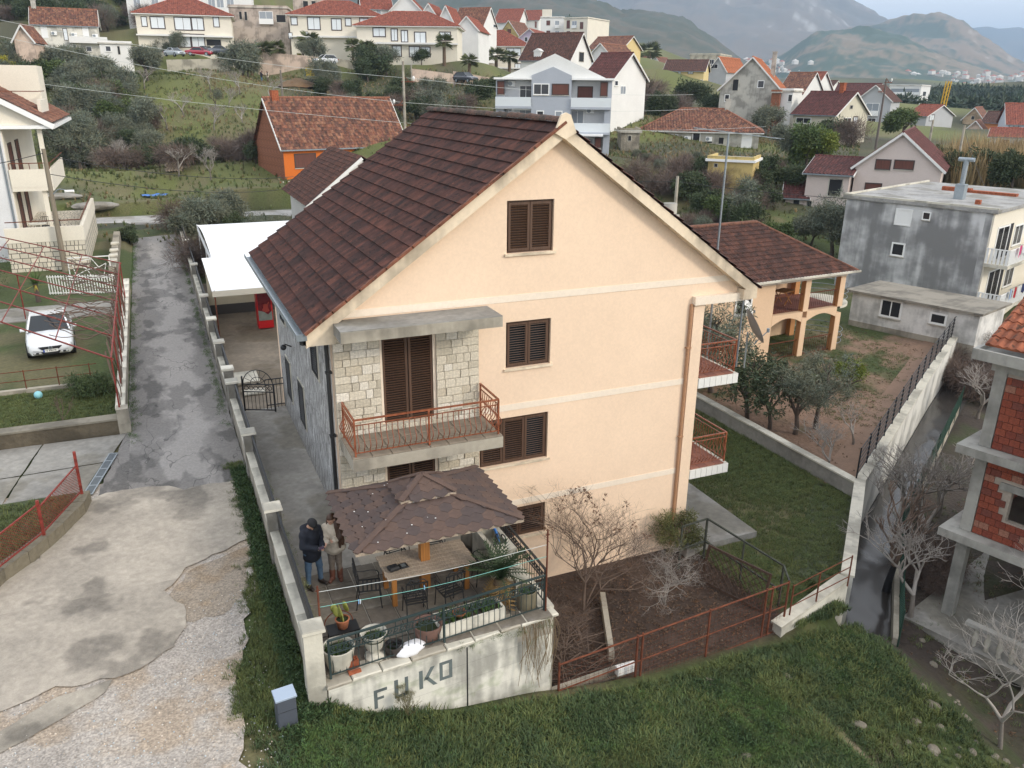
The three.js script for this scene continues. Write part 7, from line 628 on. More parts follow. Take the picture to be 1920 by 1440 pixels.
// ---------- blue grey apartment block ----------
{
  const c0 = [930, 0]; const G = thing('apartment_block', 'blue grey three-storey block with white roof, balconies and central gabled bay', 'apartment block', BLUE.p, BLUE.a); const bm = mat([0.42, 0.45, 0.50], { map: T.plaster }), wm = mat([0.72, 0.73, 0.73], { map: T.plaster }), w = BLUE.w, s = w / 218, X = u => (u - 930) * s, h = 8.1, Yv = v => h - (v - 147) * s;
  obj('wall', [bb(0, w, -1.5, h, -10, -1.2)], wm, G); obj('bay_wall', ext([[X(998), -1.5], [X(1073), -1.5], [X(1073), Yv(141)], [X(1038), Yv(126)], [X(998), Yv(141)]], 1.9).translate(0, 0, -1.6), bm, G); obj('wing_wall', [bb(X(930), X(946), -1.5, h, -9, 0), bb(X(1136), w, -1.5, h, -9, 0)], bm, G);
  obj('roof', ext([[X(934), h], [X(1140), h], [X(1133), h + 0.2], [X(1040), Yv(103)], [X(945), h + 0.2]], 10).translate(0, 0, -10.2), mat([0.78, 0.78, 0.75], { map: T.plaster }), G); obj('eave', bb(-0.2, X(998), h - 0.1, h + 0.1, -1, 0.4), M.white, G); obj('eave', bb(X(1073), w + 0.2, h - 0.1, h + 0.1, -1, 0.4), M.white, G);
  for (const y of [Yv(196), Yv(241)]) for (const [a, b] of [[930, 998], [1073, 1148]]) { const k = obj('balcony', bb(X(a), X(b), y - 0.25, y, -1.2, 0.55), bm, G); obj('glass_rail', bb(X(a), X(b), y, y + 0.95, 0.48, 0.52), mat([0.62, 0.66, 0.68], { rough: 0.2 }), k); }
  for (const q of [[1003, 157, 1030, 174, 'w'], [1038, 157, 1067, 174, 's'], [1010, 205, 1021, 219, 'w'], [1045, 205, 1056, 220, 'g'], [1045, 240, 1056, 254, 'w']]) win(G, X(q[0]), X(q[2]), Yv(q[3]), Yv(q[1]), q[4], 0, 0, 0.3); for (const q of [[974, 160, 996, 190, 'w'], [1085, 161, 1111, 189, 's'], [934, 153, 945, 174, 's'], [1128, 153, 1139, 175, 's'], [974, 204, 996, 240, 'g'], [1074, 204, 1096, 240, 'g'], [1084, 255, 1116, 280, 'g'], [1122, 252, 1132, 268, 's']]) win(G, X(q[0]), X(q[2]), Yv(q[3]), Yv(q[1]), q[4], 0, 0, q[0] < 950 || q[0] > 1120 ? 0.01 : -1.2); for (const [u, v, z] of [[958, 156, -1.2], [958, 202, -1.2], [1109, 203, -1.2]]) acUnit(G, X(u), Yv(v), z); for (const u of [1024, 1039]) acUnit(G, X(u), Yv(118), -1.0); obj('bench_roof', bb(X(1070), X(1136), Yv(247), Yv(244), 0, 2), M.white, G);
}
// ---------- left side: neighbour house, garden, car, pergola, tents, poles ----------
const ashlar = mat([0.72, 0.69, 0.62], { map: tex(512, 3, (u, v) => { const N = 10, j = Math.floor(v * N), y = v * N - j, o = h2(j, 3, 9), x0 = u * 7 + o, i = Math.floor(x0), x = x0 - i, sp = h2(i % 7, j, 4) > 0.5 ? 0.5 : 2, e = Math.min(x, 1 - x) * 1.4, e2 = Math.min(y, 1 - y), e3 = Math.abs(x - sp) * 1.4, m = Math.min(e, e2, e3) < 0.06 ? 0.42 : 0.85 + 0.15 * h2(i % 7, j, 6); return [m, m * 0.98, m * 0.94]; }) });
{
  const G = thing('neighbour_house', 'white three-storey neighbour house with cream balconies at the left edge', 'house', [-11.1, -0.4, -40.5]); const cw = mat([0.80, 0.74, 0.62], { map: T.plaster }), ww = mat([0.80, 0.80, 0.80], { map: T.plaster });
  obj('wall', [bb(-10, 0, 0, 8.5, -15, 0)], ww, G); obj('wall', [bb(0.001, 0.06, 0, 8.4, -15, -0.02)], cw, G);
  obj('gable_wall', ext([[-10, 8.5], [2.2, 8.5], [2.2, 8.75], [-3.6, 12.2], [-10, 9.5]], 0.25).translate(0, 0, -0.25), cw, G);
  tiledSlope(G, 'roof_slope', [-3.6, 12.4, 0.4], [0, 0, -1], [6.4, -3.75, 0], 15.6, 7.4, { cols: TILE.old, pitch: 0.25, amp: 0.06 }, 41); tiledSlope(G, 'roof_slope', [-3.6, 12.4, 0.4], [0, 0, -1], [-7, -3.2, 0], 15.6, 7.7, { cols: TILE.old, pitch: 0.25, amp: 0.06 }, 42); obj('verge', [sbar([-3.6, 12.15, 0.4], [2.9, 8.4, 0.4], 0.15, 0.3)], M.white, G); obj('eave', bb(-0.3, 2.9, 8.3, 8.5, -15, 0.3), M.white, G);
  obj('roof_terrace', [bb(-0.4, 2.1, 8.6, 9.9, -7.8, -7.6), bb(1.9, 2.1, 8.6, 9.9, -7.6, -3), bb(-2, 1.8, 8.5, 12, -11.5, -7.9)], cw, G); obj('roof_terrace_rail', [sbar([2, 10.4, -3], [2, 10.4, -7.6], 0.05), sbar([-1, 10.4, -2.9], [2, 10.4, -2.9], 0.05)], M.rust, G);
  for (const [y, x1, z1, ph] of [[4.9, 2.3, -9, 1.05]]) { const b = obj('balcony', [bb(0.06, x1, y - 0.25, y, z1, 0.1), bb(0.06, x1, y, y + ph, 0.0, 0.12), bb(x1 - 0.12, x1, y, y + ph, z1, 0)], cw, G); obj('rail', [sbar([0.1, y + ph + 0.35, 0.05], [x1, y + ph + 0.35, 0.05], 0.05), sbar([x1, y + ph + 0.35, 0.05], [x1, y + ph + 0.35, z1], 0.05)], M.rust, b); for (let i = 0; i <= 4; i++) obj('rail_post', bb(0.1 + (x1 - 0.15) * i / 4 - 0.02, 0.1 + (x1 - 0.15) * i / 4 + 0.02, y + ph, y + ph + 0.35, 0.03, 0.07), M.rust, b); }
  for (const [x, y0, y1] of [[1.9, 5.0, 8.35], [1.6, 1.9, 4.65]]) obj('column', bb(x, x + 0.25, y0, y1, -0.4, -0.15), cw, G);
  for (const y of [2.1, 5.1]) for (const z of [-2, -5.5]) win(G, -z - 0.7, -z + 0.7, y, y + 2.2, 's', Math.PI / 2, 0.06, 0); win(G, -6, -4.8, 5.6, 6.9, 'w'); obj('downpipe', bar([-0.15, 0, 0.08], [-0.15, 8.4, 0.08], 0.06), M.zinc, G);
  obj('stone_base', bb(-0.3, 3.75, -0.3, 2.1, -10, 3.7), ashlar, G); obj('terrace_parapet', [bb(-0.3, 3.8, 2.1, 2.95, 3.5, 3.72), bb(3.6, 3.8, 2.1, 2.95, -10, 3.5)], cw, G); obj('terrace_rail', [sbar([-0.2, 3.3, 3.6], [3.7, 3.3, 3.6], 0.05), sbar([3.7, 3.3, 3.6], [3.7, 3.3, -10], 0.05)], M.rust, G);
  const t = thing('round_table', 'round white garden table on the neighbour terrace', 'table', [-9.9, 1.72, -39.2]); obj('top', new THREE.CylinderGeometry(0.5, 0.5, 0.04, 20).translate(0, 0.72, 0), M.concPale, t); obj('leg', new THREE.CylinderGeometry(0.1, 0.2, 0.7, 10).translate(0, 0.35, 0), M.concPale, t); for (const [x, z, a, l] of [[-8.9, -39.0, -1.4, 'black metal chair right of the round terrace table'], [-9.6, -40.2, 0.1, 'black metal chair behind the round terrace table']]) { const c = thing('metal_chair', l, 'chair', [x, 1.72, z], a, 'chairs on the neighbour terrace'); obj('seat', bb(-0.22, 0.22, 0.42, 0.45, -0.22, 0.22), M.iron, c); obj('backrest', [0, 1, 2, 3, 4].map(i => bx(0.02, 0.5, 0.02, -0.2 + i * 0.1, 0.7, -0.21)).concat([bx(0.44, 0.03, 0.03, 0, 0.96, -0.21)]), M.iron, c); for (const x2 of [-0.2, 0.2]) for (const z2 of [-0.2, 0.2]) obj('leg', bar([x2, 0, z2], [x2, 0.42, z2], 0.014), M.iron, c); }
  // forecourt in front: garden wall, gate, pot, plants
  const gw = thing('garden_wall', 'rough stone garden wall and pillars beside the lane below the neighbour house', 'wall'); obj('wall_face', [bb(-6.1, -5.7, -0.4, 0.7, -46, -33)], WALLS.stone, gw); for (const z of [-34.5, -36.2, -38, -40.5]) obj('pillar_cap', cbx(0.5, 0.5, 0.14, 0.03).rotateX(Math.PI / 2).translate(-5.9, 0.78, z), M.concPale, gw);
  const gt = thing('iron_gate', 'white ornamental iron gate of irregular cells beside the lane', 'gate', [-8.1, 0, -33.2]); obj('frame', [sbar([0, 0.1, 0], [2.1, 0.1, 0], 0.05), sbar([0, 1.3, 0], [2.1, 1.3, 0], 0.05), sbar([0, 0.1, 0], [0, 1.3, 0], 0.05), sbar([2.1, 0.1, 0], [2.1, 1.3, 0], 0.05)], M.white, gt); obj('cells', [[0.3, 0.3, 0.9, 0.6], [0.9, 0.6, 0.5, 1.1], [0.5, 1.1, 1.2, 1.2], [1.2, 1.2, 1.5, 0.7], [1.5, 0.7, 0.9, 0.6], [1.5, 0.7, 1.9, 0.9], [0.9, 0.6, 1.1, 0.15], [0.3, 0.3, 0.2, 0.9], [1.9, 0.9, 1.7, 0.2]].map(q => sbar([q[0], q[1], 0], [q[2], q[3], 0], 0.035)), M.white, gt);
  const gf = thing('iron_fence', 'white iron picket gate and fence in front of the spiky yucca', 'fence', [-8.9, 0, -29.8], -0.25); obj('rail', sbar([0, 0.15, 0], [3.4, 0.15, 0], 0.04), M.white, gf); obj('rail', sbar([0, 1.0, 0], [3.4, 1.0, 0], 0.04), M.white, gf); const pk = planarUV(bx(0.05, 1.0, 0.02)); for (let i = 0; i < 26; i++) mesh('picket', pk, M.white, gf, [0.05 + i * 0.132, 0.58, 0]); 
}
{ // garden by the lane
  const W = thing('garden_wall', 'low white-topped garden wall along the left edge of the lane', 'wall'); obj('wall_face', bb(-5.32, -5.08, -0.5, 0.3, -31, -10.1), M.concOld, W); for (let i = 0; i < 14; i++) mesh('coping', planarUV(cbx(0.3, 1.46, 0.1, 0.02).rotateX(-Math.PI / 2)), i < 11 ? M.whitewash : M.concPale, W, [-5.2, 0.36, -30.2 + i * 1.49]);
  const B = thing('garden_wall', 'mossy dark retaining wall holding the small left lawn', 'wall'); obj('wall_face', bb(-16, -5.0, -0.5, 0.12, -10.15, -9.75), mat([0.15, 0.125, 0.09], { map: T.weather, bump: T.bumpRough, bs: 0.02 }), B); obj('coping', bb(-16, -4.98, 0.12, 0.18, -10.2, -9.7), mat([0.26, 0.24, 0.20], { map: T.weather }), B); obj('corner_post', bb(-5.3, -4.95, -0.5, 0.5, -10.1, -9.65), M.concOld, B);
  // driveway slabs
  const sl = [[[-16, -9.7], [-7.55, -9.65], [-7.9, -7.4], [-16, -7.3]], [[-7.5, -9.65], [-5.1, -9.6], [-5.6, -7.5], [-7.85, -7.4]], [[-16, -7.25], [-7.92, -7.35], [-8.2, -5.3], [-16, -5.2]], [[-7.87, -7.35], [-5.75, -7.45], [-6.2, -5.35], [-8.15, -5.3]]]; for (const p of sl) sheet('driveway_slab', p, -0.335, M.concrete, 0.04);
  const g = thing('drain_grate', 'long steel drain grate across the driveway mouth', 'drain grate', [-5.45, -0.33, -8.0], 0); g.rotation.y = Math.atan2(-2.7, -0.6); const L = 2.75; obj('frame', [bb(0, L, 0, 0.03, -0.13, -0.1), bb(0, L, 0, 0.03, 0.1, 0.13), ...[0, 1, 2, 3, 4, 5].map(i => bb(L * i / 5 - 0.02, L * i / 5 + 0.02, 0, 0.031, -0.1, 0.1))], M.galv, g); const bg = planarUV(bb(-0.008, 0.008, 0, 0.026, -0.1, 0.1)); for (let i = 0; i < 55; i++) mesh('bar', bg, M.zinc, g, [0.05 + i * 0.05, 0, 0]); obj('pit_shade_panel', bb(0, L, -0.02, 0.004, -0.1, 0.1), M.black, g);  // black slab below the bars, shade of the hollow given as colour
  // curved planter with red fence
  const cv = [[-8.6, 0.6], [-7.68, -1.5], [-7.25, -2.1], [-6.9, -2.7], [-6.6, -3.3], [-6.38, -3.85], [-6.18, -4.3], [-6.08, -4.95]]; const C = thing('planter_wall', 'curved mossy stone kerb of the corner lawn by the driveway', 'wall'); const mm = mat([0.19, 0.17, 0.13], { map: T.weather, bump: T.bumpRough, bs: 0.03 }); wallRun(C, 'wall_face', cv, 0.3, mm, () => -0.02, () => -0.6);
  struct('corner_lawn', new THREE.ShapeGeometry(new THREE.Shape([...cv, [-6.3, -5.15], [-16, -5.1], [-16, 0.6]].map(p => new THREE.Vector2(p[0], -p[1])))).rotateX(-Math.PI / 2).translate(0, -0.12, 0), mat([0.06, 0.08, 0.025], { map: T.leafy, bump: T.bumpRough, bs: 0.03 }));
  const F = thing('mesh_fence', 'red painted steel fence with expanded mesh on the curved kerb', 'fence'); const P = [[-8.2, -0.4], [-6.85, -2.75], [-6.12, -4.8]], y0 = -0.02; P.forEach(([x, z], i) => obj('post', sbar([x, y0, z], [x, y0 + (i === 2 ? 1.25 : 0.95), z], 0.07), M.redPaint, F)); for (let i = 0; i < 2; i++) { const a = P[i], b = P[i + 1], L2 = Math.hypot(b[0] - a[0], b[1] - a[1]), q = (t, y) => [mix(a[0], b[0], t), y0 + y, mix(a[1], b[1], t)]; obj('rail', sbar(q(0, 0.75), q(1, 0.85), 0.035), M.redPaint, F); obj('rail', sbar(q(0, 0.08), q(1, 0.08), 0.03), M.redPaint, F); const ms = [], n = Math.round(L2 / 0.1); for (let k = -8; k < n; k++) { const t0 = k / n, t1 = (k + 8) / n, c0 = Math.max(0, t0), c1 = Math.min(1, t1), yy = t => 0.08 + 0.7 * (t - t0) / (t1 - t0); ms.push(bar(q(c0, yy(c0)), q(c1, yy(c1)), 0.006, 0.006, 3), bar(q(c0, 0.86 - yy(c0)), q(c1, 0.86 - yy(c1)), 0.006, 0.006, 3)); } obj('mesh', ms, M.redPaint, F); }
  // pergola of red pipes
  const PG = thing('pergola', 'rusty red pipe pergola carrying bare vines over the parked car', 'pergola'); const zs = [-9.9, -12.6, -15.3, -18, -20.7, -23.4, -26.2], y = 2.15; for (const z of zs) { obj('beam', bar([-12.5, y + 0.02, z - 11.8], [-5.15, y, z], 0.03, 0.03, 6), M.redPaint, PG); obj('post', bar([-5.2, -0.3, z], [-5.2, y, z], 0.03, 0.03, 6), M.redPaint, PG); } for (const x of [-7, -9, -11]) obj('purlin', bar([x, y + 0.05, -9.9 + (x + 5.2) * 1.6], [x, y + 0.05, -26.2 + (x + 5.2) * 1.6], 0.022, 0.022, 5), M.redPaint, PG); obj('purlin', bar([-5.2, y + 0.05, -9.9], [-5.2, y + 0.05, -26.2], 0.03, 0.03, 6), M.redPaint, PG); for (const x of [-9.5, -14]) for (const z of [-14.5, -25]) obj('post', bar([x, 0, z], [x, y, z], 0.03, 0.03, 6), M.redPaint, PG);
  const r = RNG(61), vs = []; for (let i = 0; i < 44; i++) { let p = V3(-5.3, y + 0.05, rr(-25, -12, r)); const d = V3(-0.7, 0, rr(-1.1, -0.3, r)); const pts = [p.toArray()]; for (let k = 0; k < 6; k++) { p = p.clone().add(d.clone().multiplyScalar(rr(0.3, 0.7, r))).add(V3(0, rr(-0.16, 0.14, r), rr(-0.5, 0.5, r))); pts.push(p.toArray()); } vs.push(tube(pts, rr(0.008, 0.022, r), 4, 14)); } for (let i = 0; i < 26; i++) { const z = -10.4 - i * 0.6; vs.push(tube([[-5.3, -0.2, z], [-5.22 + rr(-0.1, 0.1, r), 0.7, z + rr(-0.2, 0.2, r)], [-5.3, 1.5, z + rr(-0.3, 0.3, r)], [-5.4, 2.2, z + rr(-0.3, 0.3, r)]], rr(0.015, 0.035, r), 5, 10)); } const vn_ = obj('grape_vine', vs, M.twig); tag(vn_, 'bare brown grape vines climbing over the red pergola', 'vine', null, 'stuff');
  const kf = thing('pipe_fence', 'low rusty pipe fence with kerb in front of the white car', 'fence'); obj('kerb', bb(-14, -6.0, 0, 0.14, -14.2, -14.0), M.concOld, kf); for (let i = 0; i < 8; i++) obj('post', bar([-13.6 + i * 1.05, 0.1, -14.1], [-13.6 + i * 1.05, 0.85, -14.1], 0.02), M.rust, kf); for (const y2 of [0.8, 0.45]) obj('rail', bar([-14, y2, -14.1], [-6, y2, -14.1], 0.016), M.rust, kf);
  const bl = obj('play_ball', new THREE.SphereGeometry(0.14, 16, 12), mat([0.25, 0.55, 0.6], { rough: 0.4 })); bl.position.set(-7.9, 0.15, -13.2); tag(bl, 'pale turquoise ball lying on the left lawn', 'ball');
  struct('garden_path', bb(-16, -5.6, -0.05, 0.05, -27.4, -24.6), M.concrete);
}
// ---------- cars ----------
const carPaint = c => mat(c, { rough: 0.25, clearcoat: 1, clearcoatRoughness: 0.08 }), tyreG = planarUV(new THREE.CylinderGeometry(0.32, 0.32, 0.21, 18).rotateZ(Math.PI / 2)), rimG = planarUV(new THREE.CylinderGeometry(0.2, 0.2, 0.22, 10).rotateZ(Math.PI / 2));
function car(label, pos, turn, col, o = {}) { // faces +z
  const { suv = false, group, plate } = o; const G = thing('parked_car', label, 'car', pos, turn, group); const H = suv ? 0.18 : 0, w = 0.86, paint = carPaint(col);
  // lofted body: sections along z with half width, bottom, shoulder, top
  const S = [[2.28, 0.62, 0.36, 0.52, 0.58], [2.2, 0.74, 0.28, 0.6, 0.7], [1.95, 0.82, 0.24, 0.68, 0.78], [1.4, 0.86, 0.22, 0.74, 0.86], [0.85, 0.87, 0.22, 0.8, 0.92], [0, 0.87, 0.22, 0.84, 0.95], [-1.1, 0.87, 0.22, 0.86, 0.96], [-1.7, 0.86, 0.24, 0.86, 0.96], [-2.05, 0.82, 0.28, 0.82, 0.94], [-2.25, 0.72, 0.34, 0.7, 0.86]];
  const prof = (s) => { const [z, hw, b, m, t] = s, k = [[0, b], [hw * 0.9, b], [hw, b + 0.14], [hw, m - 0.1], [hw * 0.985, m], [hw * 0.9, t - 0.03], [hw * 0.7, t + 0.012], [0, t + 0.035]]; return [...k.map(p => [p[0], p[1] + H, z]), ...k.slice(1, -1).reverse().map(p => [-p[0], p[1] + H, z])]; };
  const pr = S.map(prof), n = pr[0].length, v = []; const quad = (a, b, c, d) => v.push(...a, ...b, ...c, ...a, ...c, ...d); for (let i = 0; i + 1 < pr.length; i++) for (let j = 0; j < n; j++) quad(pr[i][j], pr[i][(j + 1) % n], pr[i + 1][(j + 1) % n], pr[i + 1][j]); for (const [s, f] of [[pr[0], 1], [pr[pr.length - 1], 0]]) for (let j = 1; j + 1 < n; j++) v.push(...(f ? [s[0], s[j + 1], s[j]] : [s[0], s[j], s[j + 1]]).flat());
  const bg = new THREE.BufferGeometry(); bg.setAttribute('position', new THREE.Float32BufferAttribute(v, 3)); bg.computeVertexNormals(); bg.scale(1, 1, 1); obj('body', toCreasedNormals(bg, 0.7), paint, G);
  const zr = suv ? -2.05 : -1.45, top = suv ? 1.5 : 1.42; const C = [[0.95, 0.74, 0.94], [0.2, 0.6, top - 0.02], [-0.4, 0.61, top], [suv ? -1.5 : -0.75, 0.6, top - 0.03], [zr, 0.7, 0.96]].map(([z, hw, y]) => [z, hw, y + H]); const gl = []; // glasshouse
  const side = s => C.map(c => [s * c[1], c[2], c[0]]), base = s => C.map(c => [s * 0.8, 0.9 + H, c[0]]); for (const s of [1, -1]) { const a = side(s), b = base(s); for (let i = 0; i + 1 < C.length; i++) { const q = s > 0 ? [a[i], a[i + 1], b[i + 1], b[i]] : [a[i + 1], a[i], b[i], b[i + 1]]; gl.push(...q[0], ...q[1], ...q[2], ...q[0], ...q[2], ...q[3]); } } const A = side(1), Bm = side(-1); const strip = (i, arr) => arr.push(...A[i], ...Bm[i], ...Bm[i + 1], ...A[i], ...Bm[i + 1], ...A[i + 1]); strip(0, gl); strip(3, gl); const rf = []; strip(1, rf); strip(2, rf); const mk = a => { const g = new THREE.BufferGeometry(); g.setAttribute('position', new THREE.Float32BufferAttribute(a, 3)); g.computeVertexNormals(); return g; };
  obj('glass', mk(gl), M.glass, G); obj('roof', [mk(rf).translate(0, 0.012, 0), ...[1, -1].flatMap(s => [sbar([s * 0.76, 0.93 + H, 0.98], [s * 0.61, top + H, 0.2], 0.06), sbar([s * 0.61, top + H, 0.2], [s * 0.61, top - 0.02 + H, suv ? -1.5 : -0.75], 0.06), sbar([s * 0.61, top - 0.02 + H, suv ? -1.5 : -0.75], [s * 0.71, 0.95 + H, zr], 0.07), sbar([s * 0.66, 0.95 + H, -0.25], [s * 0.61, top - 0.02 + H, -0.3], 0.06)])], paint, G);
  for (const s of [1, -1]) { for (const z of [1.38, -1.35]) { const t = mesh('wheel', tyreG, M.black, G, [s * 0.77, 0.32 + H * 0.4, z]); mesh('rim', rimG, M.galv, t, [s * 0.005, 0, 0]); } obj('mirror', cbx(0.16, 0.12, 0.1, 0.03).translate(s * 0.95, 0.98 + H, 0.72), paint, G); obj('headlight', new THREE.SphereGeometry(0.15, 10, 8).scale(1.1, 0.6, 0.8).translate(s * 0.62, 0.6 + H, 2.08), mat([0.55, 0.56, 0.55], { rough: 0.1 }), G); obj('tail_light', bb(s * 0.72 - 0.12, s * 0.72 + 0.12, 0.66 + H, 0.8 + H, -2.26, -2.1), mat([0.3, 0.01, 0.01], { rough: 0.2 }), G); }
  obj('grille', [ext([[-0.42, 0.62], [0.42, 0.62], [0.3, 0.5], [-0.3, 0.5]], 0.05).translate(0, H, 2.27), ext([[-0.34, 0.42], [0.34, 0.42], [0.28, 0.31], [-0.28, 0.31]], 0.06).translate(0, H, 2.255), ...[1, -1].map(s => bx(0.2, 0.07, 0.06, s * 0.52, 0.37 + H, 2.25, s * 0.3))], M.black, G);
  if (plate) { const cv = document.createElement('canvas'); cv.width = 256; cv.height = 56; const x = cv.getContext('2d'); x.fillStyle = '#e8e8e2'; x.fillRect(0, 0, 256, 56); x.fillStyle = '#2a4aa0'; x.fillRect(0, 0, 26, 56); x.fillStyle = '#222'; x.font = 'bold 44px sans-serif'; x.fillText(plate, 34, 44); const t = new THREE.CanvasTexture(cv); t.colorSpace = THREE.SRGBColorSpace; const pg = new THREE.PlaneGeometry(0.52, 0.115).translate(0, 0.46 + H, 2.325); obj('number_plate', pg, new THREE.MeshStandardMaterial({ map: t, roughness: 0.5 }), G, false); obj('emblem', [new THREE.TorusGeometry(0.065, 0.011, 6, 18).translate(0, 0.57 + H, 2.325), sbar([-0.04, 0.6 + H, 2.325], [-0.015, 0.53 + H, 2.325], 0.012), sbar([-0.015, 0.53 + H, 2.325], [0, 0.57 + H, 2.325], 0.012), sbar([0, 0.57 + H, 2.325], [0.015, 0.53 + H, 2.325], 0.012), sbar([0.015, 0.53 + H, 2.325], [0.04, 0.6 + H, 2.325], 0.012)], M.galv, G); }
  return G;
}
car('white saloon car parked under the red pergola', [-8.0, 0.0, -20.0], 0.08, [0.78, 0.80, 0.82], { plate: 'TV BB070' });
for (const [p, t, c, l, s] of CARS) car(l, p, t, c, { suv: s, group: 'cars parked on the hill road' });
// ---------- white tents and red drinks cooler ----------
{
  const cloth = mat([0.82, 0.83, 0.84], { rough: 0.6, side: THREE.DoubleSide }), roof = (x0, x1, z0, z1, y0, y1) => grid(12, 8, (u, v) => [mix(x0, x1, u), mix(y0, y1, Math.sin(v * Math.PI)) + 0.03 * Math.sin(u * 12) * Math.sin(v * 3.14), mix(z0, z1, v)]);
  const A = thing('party_tent', 'large white party tent roof at the back of the yard', 'tent'); obj('canopy', [roof(-1.0, 6.5, -36, -24.2, 2.35, 2.75)], cloth, A); obj('valance', [bb(-1.0, 6.5, 2.05, 2.4, -24.2, -24.17), bb(-1.02, -1.0, 2.05, 2.4, -36, -24.2)], cloth, A); for (const z of [-24.4, -30, -35.8]) obj('pole', bar([-0.95, 0, z], [-0.95, 2.4, z], 0.03), M.white, A);
  const B = thing('party_tent', 'smaller white awning in front of the tent over the drinks cooler', 'tent'); obj('canopy', [grid(10, 5, (u, v) => [mix(-1.5, 4.0, u), mix(2.55, 2.18, v) + 0.02 * Math.sin(u * 25), mix(-24.0, -18.2, v)])], cloth, B); obj('valance', bb(-1.5, 4.0, 1.95, 2.2, -18.22, -18.19), mat([0.62, 0.58, 0.48], { rough: 0.8 }), B); for (const x of [-1.4, 3.8]) obj('pole', bar([x, 0, -18.3], [x, 2.2, -18.3], 0.03), M.rust, B); obj('back_wall', bb(-1.45, 4.0, 0.45, 2.3, -23.0, -22.9), mat([0.66, 0.60, 0.44], { map: T.plaster }), B); obj('plinth', bb(-1.45, 4.0, -0.1, 0.45, -22.95, -22.8), mat([0.07, 0.065, 0.06]), B);
  const V = thing('drinks_cooler', 'tall red drinks cooler under the white awning', 'cooler', [0.72, 0, -19.6]); const red = mat([0.50, 0.012, 0.015], { rough: 0.3 }); obj('cabinet', bb(-0.34, 0.34, 0.05, 1.85, -0.35, 0.28), red, V); obj('door_glass', bb(-0.29, 0.27, 0.62, 1.75, 0.281, 0.3), mat([0.14, 0.012, 0.02], { rough: 0.1 }), V); obj('ice_print', ext([[-0.3, 0.42], [0.3, 0.42], [0.3, 0.85], [0.12, 0.68], [-0.05, 0.82], [-0.3, 0.9]], 0.01).translate(0, 0, 0.302), mat([0.45, 0.52, 0.50], { map: T.conc }), V); obj('kick_panel', bb(-0.335, 0.335, 0.06, 0.4, 0.281, 0.3), red, V); obj('bottle_print', [lathe([[0.0, 0], [0.08, 0.02], [0.09, 0.2], [0.06, 0.32], [0.03, 0.42], [0.03, 0.5]], 12).scale(1, 1, 0.1).rotateZ(-0.6).translate(-0.08, 0.85, 0.31), lathe([[0.0, 0], [0.1, 0.02], [0.11, 0.22], [0.07, 0.4]], 12).scale(1, 1, 0.1).rotateZ(0.3).translate(0.1, 0.8, 0.31)], mat([0.30, 0.04, 0.03], { rough: 0.3 }), V);
}
// ---------- poles and wires ----------
function pole(label, base, h, arms, m = mat([0.42, 0.39, 0.34], { map: T.weather })) { const G = thing('utility_pole', label, 'utility pole', base); obj('shaft', bar([0, -1, 0], [0, h, 0], 0.17, 0.11, 8), m, G); arms.forEach(([y, side], i) => { const a = obj('cross_arm', [sbar([side < 0 ? -1.1 : -0.2, y, 0], [side < 0 ? 0.2 : 1.1, y, 0], 0.1), sbar([0, y + 0.5 * (side < 0 ? 1 : 1), 0], [side * 0.6, y, 0], 0.06)], M.rust, G); obj('insulator', lathe([[0.02, -0.05], [0.03, 0.1], [0.12, 0.14], [0.09, 0.24], [0.13, 0.28], [0.07, 0.4], [0.0, 0.44]], 10).translate(side * 1.0, y + 0.08, 0), M.white, a); }); return G; }
pole('concrete power pole with rusty cross arms and white insulators behind the roof', [20.0, 2.0, -61.5], 10.8, [[9.0, 1], [6.9, -1], [4.9, 1]]);
pole('weathered pole with a street lamp beside the neighbour house', [-8.6, -0.4, -36.3], 7.4, [], mat([0.30, 0.27, 0.22], { map: T.wood }));
{ const g = thing('street_lamp', 'white street lamp head fixed to the weathered pole', 'street lamp', [-8.5, 4.5, -36.2]); obj('arm', tube([[0, 0, 0], [0.3, 0.25, 0], [0.7, 0.2, 0.1]], 0.03), M.zinc, g); obj('lamp_head', cbx(0.5, 0.14, 0.2, 0.04).translate(0.85, 0.14, 0.1), M.white, g); }
pole('short concrete pole with cable bundle in the scrub right of the roof', [33.2, -0.5, -34.6], 4.9, []); pole('tall dark pole with a transformer in the right village', [88.5, 3.6, -68], 8.6, [[8.2, 1], [7.0, -1]], mat([0.12, 0.10, 0.09])); pole('pale leaning pole in the reeds at right', [75, 2.2, -44.2], 5.2, []); pole('thin pole between the reeds and the village', [81, 4, -53.2], 3.6, []); pole('white pole below the rightmost villa', [38.0, 7, -118], 7, []); pole('white pole on the slope by the yellow farmhouse', [82, 6.5, -140], 9, []); pole('slim pole in front of the orange edged gable house', [96, 3, -104], 10, []); pole('leaning timber pole in the orchard', [14.5, 7, -100], 5.5, [], M.barkGrey);
{ const o = thing('construction_crane', 'yellow crane mast above the right village', 'crane', [216, 0, -165], 0); const ym = mat([0.55, 0.33, 0.02]); obj('mast', [...[-0.5, 0.5].flatMap(a => [-0.5, 0.5].map(b => sbar([a, -2, b], [a + 1.2, 14, b], 0.22))), ...Array.from({ length: 12 }, (_, i) => sbar([-0.5 + i * 0.09, i * 1.15, -0.5], [0.5 + i * 0.09, i * 1.15 + 1.1, 0.5], 0.14))], ym, o); }
const wires = [[[-13.4, 15.6, -70], [20.9, 11.3, -61.5], [66, 10.0, -79.6], 'upper'], [[-13.6, 14.3, -69.5], [19.1, 9.2, -61.5], [66, 8.2, -78], 'middle'], [[-30, 13.2, -75], [20.9, 7.2, -61.5], [67.6, 6.4, -66], 'lower']];
